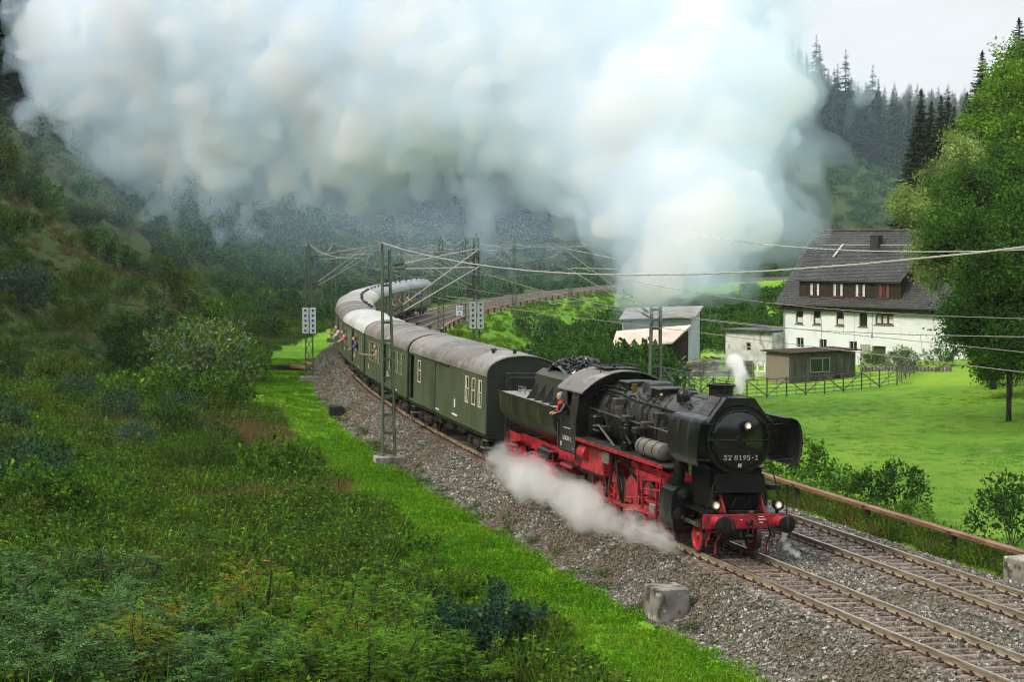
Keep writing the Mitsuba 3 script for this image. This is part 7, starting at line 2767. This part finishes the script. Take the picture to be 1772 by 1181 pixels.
# steam blown from the cylinder cocks along the ballast, and the jet at the safety valve
GROUND = [(-1.2, -1.85, .30, .20), (-1.8, -1.88, .33, .28), (-2.6, -1.9, .38, .36), (-3.6, -2.0, .40, .42), (-4.7, -2.0, .42, .46), (-5.9, -2.05, .45, .48), (-7.2, -2.1, .48, .52), (-8.6, -2.1, .55, .56), (-10.0, -2.1, .62, .60),
    (-11.5, -2.1, .68, .60), (-13.0, -2.1, .66, .62), (-14.6, -2.1, .62, .62), (-16.0, -2.0, .72, .60), (-17.3, -1.9, .85, .55), (-18.4, -1.8, .95, .45)]
JET = [(-2.50, .50, 4.16, .09), (-2.55, .52, 4.32, .14), (-2.62, .55, 4.50, .19), (-2.72, .58, 4.68, .24), (-2.85, .58, 4.84, .27), (-2.98, .55, 4.98, .26), (-3.10, .5, 5.08, .18)]
FRONT = [(-1.05, 1.25, .20, .14), (-.85, 1.32, .10, .15), (-1.25, 1.2, .40, .11), (-.65, 1.36, .05, .11), (-1.2, 1.28, .58, .08), (-.5, 1.3, .04, .08)]


def steam(label, blobs, h, waves, s_out, s_in, amp0, cut, seed):
    rng = np.random.default_rng(seed)
    P = np.array(blobs)
    lo, hi = (P[:, :3] - P[:, 3:] * 1.7).min(0), (P[:, :3] + P[:, 3:] * 1.7).max(0)
    B = blob_field(blobs, lo, hi, h)
    B = B + grid_noise(B.shape, h, waves, rng)
    k = thing('steam', label, 'steam', kind='stuff')
    n = k.replace('_', '')
    medium('medium_' + n + '_outer', s_out, (.985, .99, .995))
    medium('medium_' + n + '_inner', s_in, (.997, .997, .997))
    shells(k, [('fringe', surface_net(B + amp0, h, lo), 'medium_' + n + '_outer'), ('billow', surface_net(B - cut, h, lo), 'medium_' + n + '_inner')])


def drift(label, lo, hi, n, blobs, top, seed, albedo, waves):
    """thin drifted smoke: a box of air whose density fades smoothly to nothing at its faces"""
    rng = np.random.default_rng(seed)
    lo, hi = np.array(lo, float), np.array(hi, float)
    ax = [np.linspace(a, b, k) for a, b, k in zip(lo, hi, n)]
    g = np.meshgrid(*ax, indexing='ij')
    D = np.zeros(n)
    for x, y, z, rx, ry, rz, w in blobs:
        D = np.maximum(D, w * np.exp(-1.4 * (((g[0] - x) / rx) ** 2 + ((g[1] - y) / ry) ** 2 + ((g[2] - z) / rz) ** 2)))
    hh = float((hi - lo)[0] / n[0])
    D = D * np.clip(1 + 1.5 * grid_noise(tuple(n), hh, waves, rng), .1, 2)
    for a in range(3):
        u = np.linspace(0, 1, n[a])
        m = np.clip(np.minimum(u, 1 - u) / .12, 0, 1)
        sh = [1, 1, 1]
        sh[a] = n[a]
        D = D * (m * m * (3 - 2 * m)).reshape(sh)
    D = np.clip(D, 0, 1) * top
    k = thing('smoke', label, 'smoke', kind='stuff')
    box = T().translate(lo.tolist()).scale((hi - lo).tolist())
    med = 'medium_drift_' + str(seed)
    scene[med] = {'type': 'heterogeneous', 'sigma_t': {'type': 'gridvolume', 'grid': mi.VolumeGrid(np.ascontiguousarray(D.transpose(2, 1, 0)[..., None].astype(np.float32))), 'to_world': box},
                  'albedo': rgb(*albedo), 'phase': {'type': 'hg', 'g': 0.}}
    scene[part(k, 'veil')] = {'type': 'cube', 'to_world': box @ T().translate([.5, .5, .5]).scale([.5, .5, .5]), 'bsdf': {'type': 'null'}, 'interior': {'type': 'ref', 'id': med}, 'exterior': {'type': 'ref', 'id': 'air'}}


def smoke():
    rng = np.random.default_rng(7)
    P = np.array(PLUME + LOW + COLUMN)
    h = .45
    lo, hi = (P[:, :3] - P[:, 3:] * 1.5).min(0), (P[:, :3] + P[:, 3:] * 1.5).max(0)
    lo[2] = max(lo[2], 4.6)
    B = blob_field(PLUME, lo, hi, h)
    B = np.maximum(B, blob_field(LOW, lo, hi, h) - .24)
    B = np.maximum(B, blob_field(COLUMN, lo, hi, h) - .48)
    B = B + grid_noise(B.shape, h, [(6., .75), (3., .90)], rng)
    torn = grid_noise(B.shape, h, [(2.0, .85), (1.2, .72), (.84, .45)], rng)
    core = B + .80 * torn - .26
    edge = np.maximum(B + 1.15 * torn + .08, core + .10)
    k = thing('smoke', 'huge billowing white smoke plume trailing from the engine over the valley', 'smoke', kind='stuff')
    medium('smoke_fringe', .15, (.72, .86, .985))
    medium('smoke_thick', .50, (.985, .990, .994))
    shells(k, [('fringe', surface_net(edge, h, lo), 'smoke_fringe'), ('billow', surface_net(core, h, lo), 'smoke_thick')])
    blue = (.58, .75, .97)
    drift('thin bluish smoke drifting along the left hillside and over the far curve', (-300, -60, -6), (-134, 99, 30), (64, 62, 18), [(-168, -4, 15, 30, 26, 9, 1.), (-188, 18, 12, 34, 26, 9, 1.), (-225, 55, 11, 55, 30, 8, .9)], .0065, 31, blue, [(20., .6), (9., .5)])
    drift('thin bluish smoke in front of the spruce forest across the valley', (-560, 101, -8), (-240, 300, 92), (52, 34, 22), [(-380, 180, 26, 110, 40, 30, 1.), (-430, 205, 46, 90, 40, 30, .8)], .0011, 33, blue, [(50., .8), (24., .5), (12., .3)])
    steam('white steam rolling over the ballast beside the engine wheels', GROUND, .10, [(1.3, .85), (.6, .8), (.3, .6)], .26, .70, .10, .14, 41)
    steam('small white jet of steam rising beside the chimney', JET, .045, [(.42, .6), (.2, .55), (.1, .4)], 1.2, 6., .06, .16, 42)
    steam('little puff of white steam by the front right wheel', FRONT, .035, [(.3, .6), (.15, .55), (.08, .3)], 1.5, 5., .06, .16, 43)


smoke()
d = {'type': 'cube', 'to_world': T().translate([-900, 200, 100]).scale([1500, 1500, 160]), 'bsdf': {'type': 'null'}, 'interior': {'type': 'ref', 'id': 'air'}}
scene[thing('haze', 'thin pale haze over the valley', 'haze', kind='stuff')] = d
